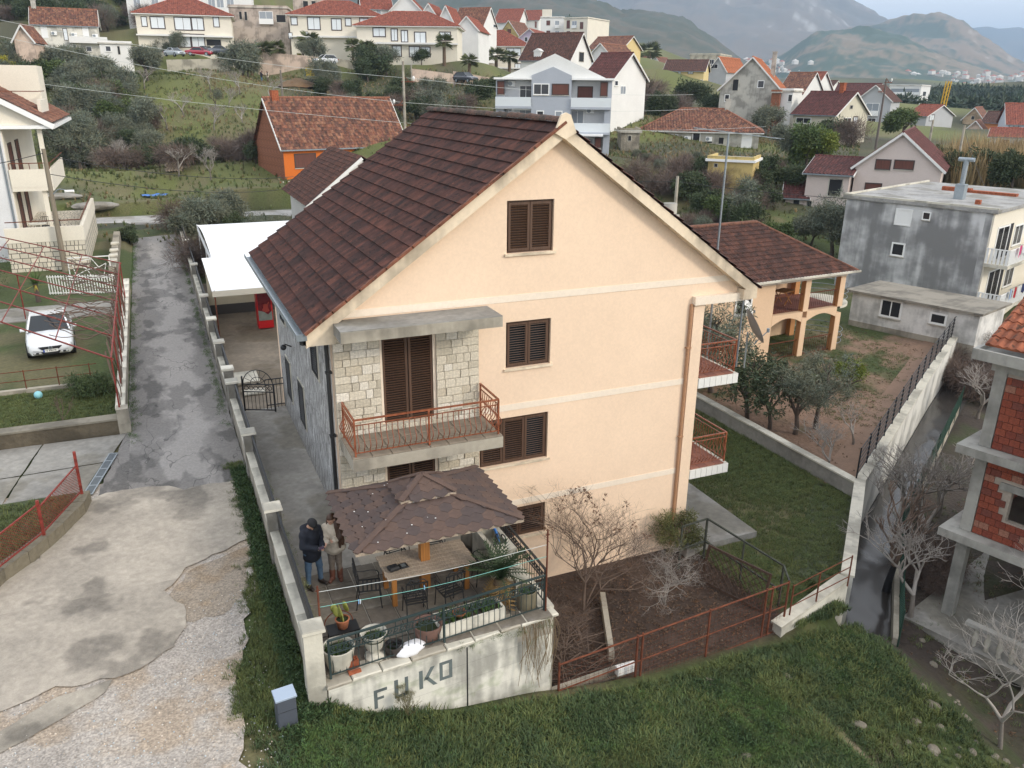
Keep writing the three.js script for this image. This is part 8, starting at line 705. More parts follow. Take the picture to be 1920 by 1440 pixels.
wires.forEach(([a, b, c, l]) => { const sag = (p, q) => { const r = []; for (let i = 0; i <= 16; i++) { const t = i / 16; r.push([mix(p[0], q[0], t), mix(p[1], q[1], t) - 1.6 * 4 * t * (1 - t) * 0.35, mix(p[2], q[2], t)]); } return r; }; const o = obj('power_line', [tube(sag(a, b), 0.015, 4, 40), tube(sag(b, c), 0.015, 4, 40)], M.cablePale); tag(o, l + ' pale power line crossing the field at the concrete pole', 'power line', 'power lines'); });
[[[-8.5, 6.8, -36.3], [-20, 6.4, -30], [0, 0, 0], 'left'], [[-8.5, 6.6, -36.3], [9, 2.6, -61], 0, 'upper right'], [[-8.5, 5.6, -36.3], [8, 1.6, -60], 0, 'lower right'], [[33.2, 4.0, -34.6], [14, 4.2, -60], 0, 'scrub'], [[33.2, 4.0, -34.6], [62, 2.5, -25], 0, 'roof'], [[75, 6.8, -44], [52, 2.8, -22], 0, 'sagging']].forEach(([a, b, _, l]) => { const r = []; for (let i = 0; i <= 12; i++) { const t = i / 12; r.push([mix(a[0], b[0], t), mix(a[1], b[1], t) - 2.4 * t * (1 - t), mix(a[2], b[2], t)]); } const o = obj('overhead_cable', tube(r, 0.02, 4, 30), M.cable); tag(o, 'dark overhead cable, the ' + { left: 'one leaving the weathered pole to the left', 'upper right': 'upper one from the weathered pole to the outbuilding', 'lower right': 'lower one from the weathered pole to the outbuilding', scrub: 'one over the scrub behind the ridge', roof: 'one from the scrub pole to the grey block', sagging: 'deeply sagging one above the grey block roof' }[l], 'cable'); });
// blue tarpaulin in the far field, rocks, wood pile, excavator
{ const g = grid(16, 10, (u, v) => [(u - 0.5) * 2.6 * (1 - 0.3 * v), 0.12 + 0.22 * fbm(u * 5, v * 4, 171, 3), (v - 0.5) * 1.5]); const o = obj('tarpaulin', g, mat([0.02, 0.16, 0.55], { rough: 0.4, side: THREE.DoubleSide })); o.position.set(-3.0, ground(-3, -71.2), -71.2); tag(o, 'bright blue tarpaulin lying on the field beyond the lane', 'tarpaulin'); }
for (const [x, z, s, l] of [[-8.0, -62.5, 3.2, 'pale flat rock slab nearest the lane end'], [-11.5, -66, 4, 'pale flat rock slab behind the neighbour house']]) { const g = new THREE.IcosahedronGeometry(1, 3), p = g.attributes.position; for (let i = 0; i < p.count; i++) { const k = 0.8 + 0.5 * fbm(p.getX(i) * 2 + 4, p.getZ(i) * 2 + p.getY(i), 181, 4); p.setXYZ(i, p.getX(i) * k * s * 0.6, p.getY(i) * k * 0.35, p.getZ(i) * k * s * 0.22); } g.computeVertexNormals(); const o = obj('rock_slab', g, mat([0.48, 0.45, 0.40], { map: T.conc })); o.position.set(x, ground(x, z) + 0.05, z); tag(o, l, 'rock'); }
{ const g = thing('wood_pile', 'stack of pale firewood at the edge of the far field', 'firewood', [-1.5, ground(-1.5, -79), -79]); const lg = planarUV(bar([0, 0, 0], [0, 0, 1], 0.14, 0.14, 7)); for (let i = 0; i < 24; i++) mesh('log', lg, M.greyWood, g, [(i % 6) * 0.28 + (Math.floor(i / 6) % 2) * 0.14, 0.15 + Math.floor(i / 6) * 0.25, 0]); }
// ---------- vegetation ----------
function clumpG(n, len, wid, seed) { const r = RNG(seed), v = []; for (let i = 0; i < n; i++) { const d = V3(rr(-1, 1, r), rr(-0.8, 1, r), rr(-1, 1, r)).normalize(), o = d.clone().multiplyScalar(rr(0.1, 0.75, r)), s = V3(rr(-1, 1, r), rr(-1, 1, r), rr(-1, 1, r)).cross(d).normalize().multiplyScalar(wid / 2), e = o.clone().add(d.clone().add(V3(rr(-0.5, 0.5, r), rr(-0.5, 0.5, r), rr(-0.5, 0.5, r))).multiplyScalar(len)), m = o.clone().lerp(e, 0.45); v.push(...o.toArray(), ...m.clone().add(s).toArray(), ...e.toArray(), ...o.toArray(), ...e.toArray(), ...m.clone().sub(s).toArray()); } const g = new THREE.BufferGeometry(); g.setAttribute('position', new THREE.Float32BufferAttribute(v, 3)); g.computeVertexNormals(); return clean(g); }
const CL = { leaf: clumpG(26, 0.5, 0.2, 3), narrow: clumpG(30, 0.55, 0.11, 5), broad: clumpG(16, 0.75, 0.32, 7), twig: clumpG(26, 1.0, 0.035, 9), fine: clumpG(34, 0.42, 0.1, 11) };
const _d = new THREE.Object3D();
function inst(name, g, m, pts, parent, vary = 0.35, seed = 1) { const o = sh(new THREE.InstancedMesh(g, m, pts.length)), r = RNG(seed), c = new THREE.Color(); pts.forEach((p, i) => { _d.position.set(p[0], p[1], p[2]); _d.rotation.set(p[5] ?? r() * 6.28, r() * 6.28, p[5] ?? r() * 6.28); _d.scale.setScalar(p[3]); if (p[4]) _d.scale.y *= p[4]; _d.updateMatrix(); o.setMatrixAt(i, _d.matrix); const k = 1 - vary / 2 + vary * r(), w = (r() - 0.5) * vary * 0.5; c.setRGB(k * (1 + w), k, k * (1 - w)); o.setColorAt(i, c); }); o.name = parent === scene ? numbered(name) : name; o.userData.kind = 'stuff'; parent.add(o); return o; }
function crownPts(h, rx, ry, cy, n, cs, seed, lobes = 9) { const r = RNG(seed), L = [], P = []; for (let i = 0; i < lobes; i++) { const a = r() * 6.28, e = rr(-0.5, 1, r), q = Math.sqrt(Math.max(0, 1 - e * e * 0.8)) * rr(0.45, 0.8, r); L.push([Math.cos(a) * rx * q, cy + ry * e * 0.62, Math.sin(a) * rx * q, rr(0.32, 0.55, r)]); } for (let i = 0; i < n; i++) { const l = L[i % lobes], d = V3(rr(-1, 1, r), rr(-1, 1, r), rr(-1, 1, r)); if (d.length() > 1) d.normalize(); d.normalize().multiplyScalar(Math.pow(r(), 0.4)); P.push([l[0] + d.x * rx * l[3], l[1] + d.y * ry * l[3], l[2] + d.z * rx * l[3], cs * rr(0.6, 1.25, r)]); } return P; }
function limbs(seed, h, o = {}) { // recursive branching; returns {trunk, twigs}
  const { levels = 4, fork = 3, spread = 0.7, r0 = 0.035 * h, len = 0.3 * h, up = 0.25, shrink = 0.74, multi = 1 } = o, r = RNG(seed), tr = [], tw = [], tips = [];
  (function go(p, d, L, rad, k) { let q = p.clone(), dd = d.clone(), segs = k === 0 ? 2 : 2; for (let s = 0; s < segs; s++) { const e = q.clone().add(dd.clone().multiplyScalar(L / segs)); (k < 1 ? tr : tw).push(bar(q.toArray(), e.toArray(), rad * (1 - 0.18 * s), rad * (1 - 0.18 * (s + 1)), k < 2 ? 6 : 3)); q = e; dd.add(V3(rr(-0.28, 0.28, r), rr(-0.1, 0.2, r), rr(-0.28, 0.28, r))).normalize(); } if (k >= levels) { tips.push(q); return; } const n = k === 0 ? fork + 1 : fork - (r() < 0.4 ? 1 : 0); for (let i = 0; i < n; i++) { const a = r() * 6.28, nd = dd.clone().add(V3(Math.cos(a) * spread, up * (1 - k * 0.15) + rr(-0.2, 0.2, r), Math.sin(a) * spread)).normalize(); go(q, nd, L * shrink * rr(0.75, 1.15, r), rad * 0.62, k + 1); } })(V3(0, -0.1, 0), V3(rr(-0.1, 0.1, r), 1, rr(-0.1, 0.1, r)).normalize(), len, r0, 0);
  for (let i = 1; i < multi; i++) { const a = r() * 6.28, q = limbs(seed + i * 77, h * rr(0.75, 1, r), { ...o, multi: 1 }); const m = new THREE.Matrix4().makeRotationFromEuler(new THREE.Euler(Math.sin(a) * 0.45, 0, Math.cos(a) * 0.45)); q.trunk.concat(q.twigs).forEach(g => tw.push(g.applyMatrix4(m))); }
  return { trunk: tr, twigs: tw, tips };
}
const LM = { olive: leafMat([0.135, 0.15, 0.105]), dark: leafMat([0.05, 0.07, 0.028]), green: leafMat([0.075, 0.11, 0.03]), lime: leafMat([0.15, 0.19, 0.03]), yellow: leafMat([0.30, 0.28, 0.03]), loquat: leafMat([0.055, 0.075, 0.035]), brown: leafMat([0.145, 0.105, 0.085]), reed: leafMat([0.30, 0.23, 0.12]) };
const PROTO = {};
function proto(type, k) { const key = type + k; if (PROTO[key]) return PROTO[key]; const G = new THREE.Group(), s = 500 + k * 37 + type.length * 11, h = 3.2; const P = { olive: ['narrow', 'olive', 300, 0.44, 1.6, 1.5, 0.5], oliveB: ['narrow', 'olive', 800, 0.25, 1.5, 1.4, 0.52], oliveS: ['narrow', 'olive', 190, 0.22, 1.2, 1.2, 0.6], dark: ['leaf', 'dark', 300, 0.46, 1.6, 1.5, 0.42], green: ['leaf', 'green', 280, 0.44, 1.4, 1.45, 0.45], lime: ['leaf', 'lime', 260, 0.42, 1.4, 1.4, 0.48], yellow: ['leaf', 'yellow', 200, 0.42, 1.3, 1.3, 0.55], loquat: ['broad', 'loquat', 260, 0.19, 1.4, 1.35, 0.55], brown: ['twig', 'brown', 170, 0.7, 1.7, 1.2, 0.38] }[type];
  if (type === 'bare') { const q = limbs(s, h, { levels: 6, fork: 3, spread: 0.75, len: 0.24 * h, r0: 0.024 * h, up: 0.22, shrink: 0.76 }); mesh('trunk', planarUV(merge(q.trunk)), M.barkGrey, G); mesh('branches', planarUV(merge(q.twigs)), M.twigGrey, G); }
  else if (type === 'palm') { mesh('trunk', planarUV(bar([0, -0.2, 0], [0, 2.3, 0], 0.2, 0.16, 8)), mat([0.16, 0.11, 0.07], { map: T.grain }), G); const r = RNG(s), fr = []; for (let i = 0; i < 34; i++) { const a = i * 2.4, el = rr(-0.7, 1.1, r), L = rr(0.9, 1.2, r), c = V3(Math.cos(a) * Math.cos(el), Math.sin(el), Math.sin(a) * Math.cos(el)), sd = V3(-Math.sin(a), 0, Math.cos(a)); for (let j = 0; j < 9; j++) { const f = (j - 4) / 4 * 1.0, d = c.clone().multiplyScalar(Math.cos(f)).add(sd.clone().multiplyScalar(Math.sin(f))).normalize(), b = V3(0, 2.35, 0).add(c.clone().multiplyScalar(0.35)), e = b.clone().add(d.multiplyScalar(L * 0.75)).add(V3(0, -0.15, 0)), w = V3(0, 0.05, 0).add(sd.clone().multiplyScalar(0.03)); const g = new THREE.BufferGeometry(); g.setAttribute('position', new THREE.Float32BufferAttribute([...b.toArray(), ...b.clone().lerp(e, 0.5).add(w).toArray(), ...e.toArray(), ...b.toArray(), ...e.toArray(), ...b.clone().lerp(e, 0.5).sub(w).toArray()], 3)); g.computeVertexNormals(); fr.push(g); } } const f = mesh('fronds', planarUV(merge(fr)), leafMat([0.085, 0.10, 0.035]), G); }
  else if (type === 'reed') { const r = RNG(s), pts = []; for (let i = 0; i < 60; i++) pts.push([rr(-1.4, 1.4, r), 0, rr(-1.4, 1.4, r), rr(0.8, 1.2, r), 1, 0.001]); inst('stalks', tuft(7, 3.0, 0.05, RNG(s + 1), 0.3), LM.reed, pts, G, 0.5, s); }
  else { const q = limbs(s, h, { levels: type.startsWith('olive') || type === 'loquat' ? 3 : 2, fork: 3, spread: 0.6, len: (type === 'brown' ? 0.2 : 0.3) * h }); mesh('trunk', planarUV(merge(q.trunk)), M.bark, G); mesh('branches', planarUV(merge(q.twigs)), M.bark, G); inst('crown', CL[P[0]], LM[P[1]], crownPts(h, P[4], P[5], P[6] * h, P[2], P[3], s, type === 'oliveB' || type === 'loquat' ? 16 : 10), G, 0.5, s); }
  return PROTO[key] = G; }
const KIND = { olive: ['olive_tree', 'grey green olive tree', 'tree'], oliveB: ['olive_tree', 'big rounded olive tree', 'tree'], oliveS: ['olive_tree', 'small airy olive tree', 'tree'], dark: ['evergreen_shrub', 'dark green evergreen shrub', 'shrub'], green: ['leafy_shrub', 'mid green leafy shrub', 'shrub'], lime: ['lemon_tree', 'bright yellow green fruit tree', 'tree'], yellow: ['mimosa_shrub', 'yellow flowering shrub', 'shrub'], loquat: ['loquat_tree', 'broad-leaved dark garden tree', 'tree'], brown: ['bare_thicket', 'brown leafless thicket', 'thicket'], bare: ['bare_tree', 'bare pale-barked fruit tree', 'tree'], palm: ['palm_tree', 'fan palm', 'palm'], reed: ['reed_clump', 'tan dry reed clump', 'reeds'] };
function zone(x, z) { const d = Math.hypot(x + 3, z - 18), b = Math.atan2(x + 3, 18 - z) * 180 / Math.PI; if (d < 55) return b < 10 ? 'by the end of the lane' : b > 46 ? 'beside the channel and brick house' : 'in the garden of the peach house'; if (d < 78 && b < 15) return 'at the end of the lane near the tents'; if (b < 5.5) return d > 108 ? 'high on the left hillside' : 'at the foot of the left hillside'; if (b < 12.5) return d > 132 ? 'among the villas' : 'in the orchard field'; if (b < 26) return d > 130 ? 'among the villas and crest houses' : 'on the slope behind the main roof'; if (b < 40) return d > 100 ? 'among the village houses right of the roof' : 'in the scrub right of the main roof'; return 'in the right village below the hills'; }
VEG.forEach(([t, x, y, z, h], i) => { const P = proto(t, i % (t === 'oliveB' || t === 'loquat' || t === 'palm' ? 2 : 3)), o = P.clone(), K = KIND[t], zn = zone(x, z); o.name = numbered(K[0]); scene.add(o); o.position.set(x, ground(x, z) - 0.05, z); const s = h / 3.2; o.scale.set(s * rr(0.9, 1.15), s, s * rr(0.9, 1.15)); o.rotation.y = R() * 6.28; tag(o, K[1] + ' ' + zn, K[2], K[1] + 's ' + zn); });
// shrub against the apricot wall, vines, weeds
{ const q = limbs(901, 3.4, { levels: 7, fork: 3, spread: 0.8, len: 1.0, r0: 0.05, up: 0.22, shrink: 0.8 }); const G = thing('bare_tree', 'tangled bare shrub with a few dead leaves in front of the apricot wall', 'tree', [5.95, -2.75, 1.75]); obj('trunk', q.trunk, M.twig, G); obj('branches', q.twigs, M.twig, G); const q2 = limbs(977, 3, { levels: 6, fork: 3, spread: 0.95, len: 0.95, r0: 0.03, up: 0.12, multi: 4, shrink: 0.78 }); obj('branches', q2.twigs.concat(q2.trunk), M.twig, G); const r = RNG(3), lv = q.tips.filter(() => r() < 0.03).slice(0, 40).map(p => [p.x, p.y - 0.05, p.z, 0.10]); inst('dead_leaves', CL.broad, leafMat([0.10, 0.045, 0.02]), lv, G, 0.3, 4);
  const S3 = thing('bare_tree', 'dense brown bramble tangle beside the end of the retaining wall', 'bramble', [4.35, -2.75, 3.6]); const q8 = limbs(919, 2.2, { levels: 6, fork: 3, spread: 1.1, len: 0.62, r0: 0.02, up: 0.12, multi: 5, shrink: 0.78 }); obj('branches', q8.twigs.concat(q8.trunk), M.twig, S3); const S2 = thing('bare_tree', 'low bare shrub leaning over the right half of the pen', 'tree', [8.1, -2.75, 2.4]); const q3 = limbs(933, 2.4, { levels: 6, fork: 3, spread: 1.2, len: 0.65, r0: 0.025, up: 0.0, multi: 3 }); obj('branches', q3.twigs.concat(q3.trunk), M.twigGrey, S2);
  const I = thing('ivy_bush', 'yellow green climbing bush at the right corner of the apricot wall', 'bush', [9.75, -2.75, 0.55]); inst('leaves', CL.fine, leafMat([0.10, 0.105, 0.03]), crownPts(2, 0.75, 0.9, 0.8, 260, 0.2, 61, 8), I, 0.5, 8); obj('stem', limbs(941, 1.6, { levels: 3, len: 0.5, spread: 0.8 }).twigs, M.twig, I);
  const B = thing('bare_tree', 'large pale bare tree rising in the lower right corner', 'tree', [13.2, -4.4, 8.9]); const q4 = limbs(955, 4.6, { levels: 7, fork: 3, spread: 0.7, len: 1.3, r0: 0.075, up: 0.26, shrink: 0.78 }); obj('trunk', q4.trunk, M.barkGrey, B); obj('branches', q4.twigs, M.twigPale, B);
  const D = thing('dark_tree', 'dark leafless tree trunk by the channel kerb', 'tree', [15.9, -4.1, 3.0]); const q5 = limbs(967, 4.2, { levels: 5, fork: 3, spread: 0.55, len: 1.2, r0: 0.14, up: 0.4 }); obj('trunk', q5.trunk, M.black, D); obj('branches', q5.twigs, M.twig, D);
  const F = thing('wall_shrub', 'thin dry shrub growing against the painted wall', 'shrub', [-0.05, -1.35, 5.42]); const q6 = limbs(987, 1.1, { levels: 5, fork: 3, spread: 0.45, len: 0.3, r0: 0.015, up: 0.5, multi: 2 }); obj('branches', q6.twigs.concat(q6.trunk), mat([0.16, 0.14, 0.07]), F); inst('leaves', CL.fine, leafMat([0.13, 0.12, 0.05]), q6.tips.filter((_, i) => i % 2 === 0).map(p => [p.x, p.y, p.z, 0.05]), F, 0.5, 9);
  const Vn = thing('wall_creeper', 'dry creeper hanging over the right end of the retaining wall', 'creeper', [3.1, -0.05, 5.1]); const r2 = RNG(12), gs = []; for (let i = 0; i < 46; i++) { const x = rr(-0.55, 0.25, r2), L = rr(0.4, 1.7, r2); gs.push(tube([[x, 0, rr(-0.1, 0.05, r2)], [x + rr(-0.1, 0.1, r2), -L * 0.4, 0.06], [x + rr(-0.2, 0.2, r2), -L, 0.05]], rr(0.003, 0.009, r2), 3, 8)); } obj('stems', gs, mat([0.22, 0.16, 0.09]), Vn); inst('leaves', CL.fine, leafMat([0.08, 0.11, 0.03]), Array.from({ length: 40 }, () => [rr(-2, 0.2, r2), rr(-0.12, 0.03, r2), rr(0.0, 0.12, r2), rr(0.04, 0.09, r2)]), Vn, 0.4, 3);
  const Y = thing('spiky_yucca', 'spiky yucca with yellowing lower leaves in the left garden', 'yucca', [-9.3, 0, -28.6]); obj('leaves', (() => { const r3 = RNG(5), a = []; for (let i = 0; i < 70; i++) { const an = i * 2.4, el = rr(-0.3, 1.3, r3), L = rr(0.8, 1.2, r3), c = V3(Math.cos(an) * Math.cos(el), Math.sin(el), Math.sin(an) * Math.cos(el)), b = V3(0, 0.9, 0), e = b.clone().add(c.clone().multiplyScalar(L)), s = V3(-Math.sin(an), 0, Math.cos(an)).multiplyScalar(0.035); const g = new THREE.BufferGeometry(); g.setAttribute('position', new THREE.Float32BufferAttribute([...b.clone().add(s).toArray(), ...b.clone().sub(s).toArray(), ...e.toArray()], 3)); g.computeVertexNormals(); a.push(flat(g, el < 0 ? [0.35, 0.28, 0.04] : [0.07, 0.12, 0.03])); } return a; })(), mat([1, 1, 1], { vertexColors: true, side: THREE.DoubleSide }), Y); obj('trunk', bar([0, 0, 0], [0, 0.95, 0], 0.12, 0.1, 8), M.bark, Y);
  for (const [x, z, h, l] of [[-6.2, -12.9, 0.8, 'dark green leafy plant in the corner of the left lawn'], [-12.5, -31.5, 2.2, 'large orange-fruited hedge bush at the left edge'], [-14.0, -28, 1.6, 'dark hedge bush beside the garden path']]) { const b = thing('garden_bush', l, 'bush', [x, 0, z]); inst('leaves', CL.narrow, leafMat([0.06, 0.09, 0.03]), crownPts(h, h * 0.8, h * 0.7, h * 0.55, 200, 0.22, 71, 7), b, 0.5, 3); obj('stem', bar([0, 0, 0], [0, h * 0.5, 0], 0.05), M.bark, b); }
  const sp = thing('bare_shrub', 'small bare twiggy shrub at the front of the left lawn', 'shrub', [-6.95, 0.1, -10.5]); const q7 = limbs(995, 0.9, { levels: 4, fork: 3, spread: 0.35, len: 0.3, r0: 0.012, up: 0.6, multi: 3 }); obj('branches', q7.twigs.concat(q7.trunk), M.twig, sp);
  const cr = thing('flower_creeper', 'pale flowering creeper along the inside of the street wall', 'creeper'); inst('leaves', CL.fine, leafMat([0.20, 0.22, 0.09]), Array.from({ length: 170 }, () => [-1.5 + rr(-0.05, 0.09, r2), rr(0.05, 0.75, r2), rr(-3, 5, r2), rr(0.05, 0.1, r2)]), cr, 0.6, 5); }
{ // grass
  const r = RNG(808), T1 = tuft(10, 0.15, 0.015, RNG(41), 1.1), T2 = tuft(9, 0.10, 0.012, RNG(43), 1.0), gm = mat([0.095, 0.12, 0.034], { side: THREE.DoubleSide, rough: 0.8 });
  const A = [], A2 = [], B = [], Wd = [], Wd2 = [];
  for (let i = 0; i < 46000; i++) { const x = rr(-3.3, 13.6, r), z = rr(x > 10.3 ? 4.2 : 4.95, 10.5, r); if (x > 12.1 + 1.2 * fbm(z * 1.3, 2, 217, 2)) continue; if (x > -1.5 && x < 3.4 && z < 5.35) continue; if (x < -2.1 && r() > sstep(-3.2 + 0.5 * (fbm(z * 1.7, x, 191, 3) - 0.5), -2.3, x)) continue; const f = fbm(x * 0.8, z * 0.8, 193, 3); if (x > 3.4 && x < 10.4 && z < 5.42 - 0.08 * (x - 3.4)) continue; if (x > 10.4 && z < 4.8 - (x - 10.05) * 0.19) continue; if (x > 8 && z > 6.4 + (13 - x) * 0.55 && r() < 0.6) continue; if (r() > 0.35 + f) continue; (fbm(x * 1.4 + 3, z * 1.4, 233, 3) + 0.3 * (r() - 0.5) > 0.5 ? A : A2).push([x, ground(x, z) - 0.01, z, rr(0.5, 1.7, r) * (0.3 + 1.3 * f), 1, 0.0]); }
  for (let i = 0; i < 9000; i++) { const z = rr(-6, 5.2, r), e = pw(z, [[-6, -2.2], [-1.4, -2.15], [0.5, -2.3], [2.9, -2.75], [5.2, -3.1]]) + 0.55 * (fbm(z * 2.1, 3, 195, 3) - 0.5), x = rr(-3.3, -1.82, r); if (x < e && (x < e - 0.25 || r() > 0.1)) continue; if (r() > 0.3 + fbm(x * 2, z * 0.7, 197, 3)) continue; A.push([x, -0.40, z, rr(0.5, 1.1, r), 1, 0.0]); }
  for (let i = 0; i < 26000; i++) { const x = rr(10.4, 17.3, r), z = rr(-12, 3.9, r); if (x < 12.7 && z < 0.8) continue; if (z > WALLZ(x) - 0.3 && x > 12.8) continue; const f = fbm(x * 0.6, z * 0.6, 199, 4); if (r() > f * 1.3) continue; B.push([x, Math.max(-2.62, ground(x, z)), z, rr(0.7, 1.5, r), 1, 0.0]); }
  for (let i = 0; i < 9000; i++) { const x = rr(-14, -5.4, r), z = rr(-13.9, -10.25, r); B.push([x, 0.0, z, rr(0.6, 1.2, r), 1, 0]); }
  for (let i = 0; i < 5000; i++) { const z = rr(-5, 0.5, r), x = rr(-12, pw(z, [[-5, -6.35], [-3.8, -6.6], [-1.5, -7.9], [0.5, -8.8]]), r); B.push([x, -0.12, z, rr(0.6, 1.3, r), 1, 0]); }
  for (let i = 0; i < 9000; i++) { const x = rr(18, 34, r), z = rr(-18, 0, r); if (z > WALLZ(x) - 0.4) continue; const f = fbm(x * 0.35, z * 0.35, 203, 4); if (f < 0.5 && z > -14) continue; B.push([x, ground(x, z), z, rr(0.5, 1.2, r), 1, 0]); }
  for (let i = 0; i < 2200; i++) { const x = rr(13.5, 24, r), z = rr(-2, 10, r); if (z < WALLZ(x) + 1.6) continue; if (fbm(x, z, 205, 3) < 0.55) continue; B.push([x, ground(x, z), z, rr(0.6, 1.4, r), 1, 0]); }
  for (let i = 0; i < 13000; i++) { const x = rr(-2.4, 12.4, r), z = rr(5.0, 10, r); if (x > -1.5 && x < 3.4 && z < 5.38) continue; if (x > 3.4 && x < 10.4 && z < 5.55) continue; const f = fbm(x * 1.1 + 7, z * 1.1, 207, 3); if (f < 0.44) continue; if (x > 9 && z > 6.5 + (13 - x) * 0.5) continue; (f > 0.6 ? Wd2 : Wd).push([x, ground(x, z) + 0.07, z, rr(0.06, 0.17, r)]); }
  for (let i = 0; i < 1500; i++) { const z = rr(-55, -8, r), k = r() < 0.5; if (fbm(z * 0.6, k ? 1 : 5, 241, 3) < 0.42) continue; Wd.push([k ? -4.95 + rr(-0.15, 0.35, r) * r() : -1.92 - rr(0, 0.3, r) * r(), -0.33, z, rr(0.05, 0.14, r)]); }
  for (let i = 0; i < 900; i++) { const z = rr(-5.5, 5.2, r), x = -1.95 + rr(-0.25, 0.12, r); Wd2.push([x, -0.33 + rr(0, 0.12, r), z, rr(0.06, 0.14, r)]); }
  tag(inst('grass', T1, gm, A, scene, 0.6, 1), 'long green grass on the bank in front of the walls', 'grass', null, 'stuff'); tag(inst('grass', T1, mat([0.055, 0.085, 0.028], { side: THREE.DoubleSide, rough: 0.8 }), A2, scene, 0.6, 9), 'darker rank grass patches on the bank in front of the walls', 'grass', null, 'stuff'); tag(inst('grass', T2, gm, B, scene, 0.6, 2), 'short green grass of the lawns and garden plots', 'grass', null, 'stuff');
  tag(inst('weeds', CL.fine, leafMat([0.07, 0.125, 0.03]), Wd, scene, 0.5, 3), 'small leafy weeds among the grass of the bank', 'weeds', null, 'stuff'); tag(inst('weeds', CL.leaf, leafMat([0.04, 0.075, 0.022]), Wd2, scene, 0.5, 4), 'dark broad-leaved weeds along the wall foot', 'weeds', null, 'stuff');
  const st = []; for (let i = 0; i < 2600; i++) { const x = rr(-9, -2.4, r), z = rr(1, 8, r); if (z < 3.2 && x < -4) continue; st.push([x, -0.365, z, rr(0.006, 0.02, r)]); } tag(inst('gravel', new THREE.IcosahedronGeometry(1, 0), mat([0.45, 0.43, 0.40]), st, scene, 0.6, 6), 'loose pale gravel stones at the lane edge', 'gravel', null, 'stuff');
  const lf = []; for (let i = 0; i < 3800; i++) { const k = r(); let x, z; if (k < 0.45) { x = rr(3.5, 10.4, r); z = rr(0.2, 4.6, r); } else if (k < 0.75) { x = rr(18, 34, r); z = rr(-16, 0, r); if (z > WALLZ(x) - 0.4) continue; } else { x = rr(14, 24, r); z = rr(-3, 9, r); if (z < WALLZ(x) + 1.5) continue; } lf.push([x, ground(x, z) + 0.02, z, rr(0.03, 0.09, r)]); } tag(inst('leaf_litter', CL.broad, leafMat([0.13, 0.08, 0.05]), lf, scene, 0.8, 8), 'fallen leaves and litter on the bare earth plots', 'leaf litter', null, 'stuff');
  const sg = [0, 1, 2].map(k => { const g = new THREE.IcosahedronGeometry(1, 2), p = g.attributes.position; for (let i = 0; i < p.count; i++) { const q = 0.7 + 0.6 * fbm(p.getX(i) * 1.7 + k * 9, p.getZ(i) * 1.7 + p.getY(i) * 1.3, 211, 3); p.setXYZ(i, p.getX(i) * q, p.getY(i) * q * 0.6, p.getZ(i) * q * 0.8); } g.computeVertexNormals(); return planarUV(g); }), sm = mat([0.40, 0.36, 0.30], { map: T.conc }); const spots = [[9.2, 6.0, 0.2], [9.9, 7.6, 0.22], [6.6, 7.7, 0.16], [11.4, 7.9, 0.2], [11.9, 8.2, 0.15], [11.2, 8.6, 0.17], [12.3, 7.6, 0.24], [12.6, 7.1, 0.14], [10.7, 8.3, 0.12], [12.0, 6.9, 0.12], [13.0, 8.0, 0.18], [7.2, 5.6, 0.2], [12.1, 8.9, 0.13], [14.6, 5.9, 0.14], [15.2, 5.0, 0.12]]; for (let i = 0; i < 30; i++) spots.push([rr(11, 13.8, r), rr(7, 10, r), rr(0.03, 0.09, r)]); spots.forEach(([x, z, s], i) => { const o = mesh(numbered('rock'), sg[i % 3], sm, scene, [x, ground(x, z) - s * 0.12, z], [0, r() * 6.28, 0]); o.scale.setScalar(s); tag(o, i < 15 ? 'pale field stone half sunk in the rough ground at lower right' : 'small rubble stone on the lower right bank', 'rock', i < 15 ? 'field stones at lower right' : 'rubble at lower right'); });
}
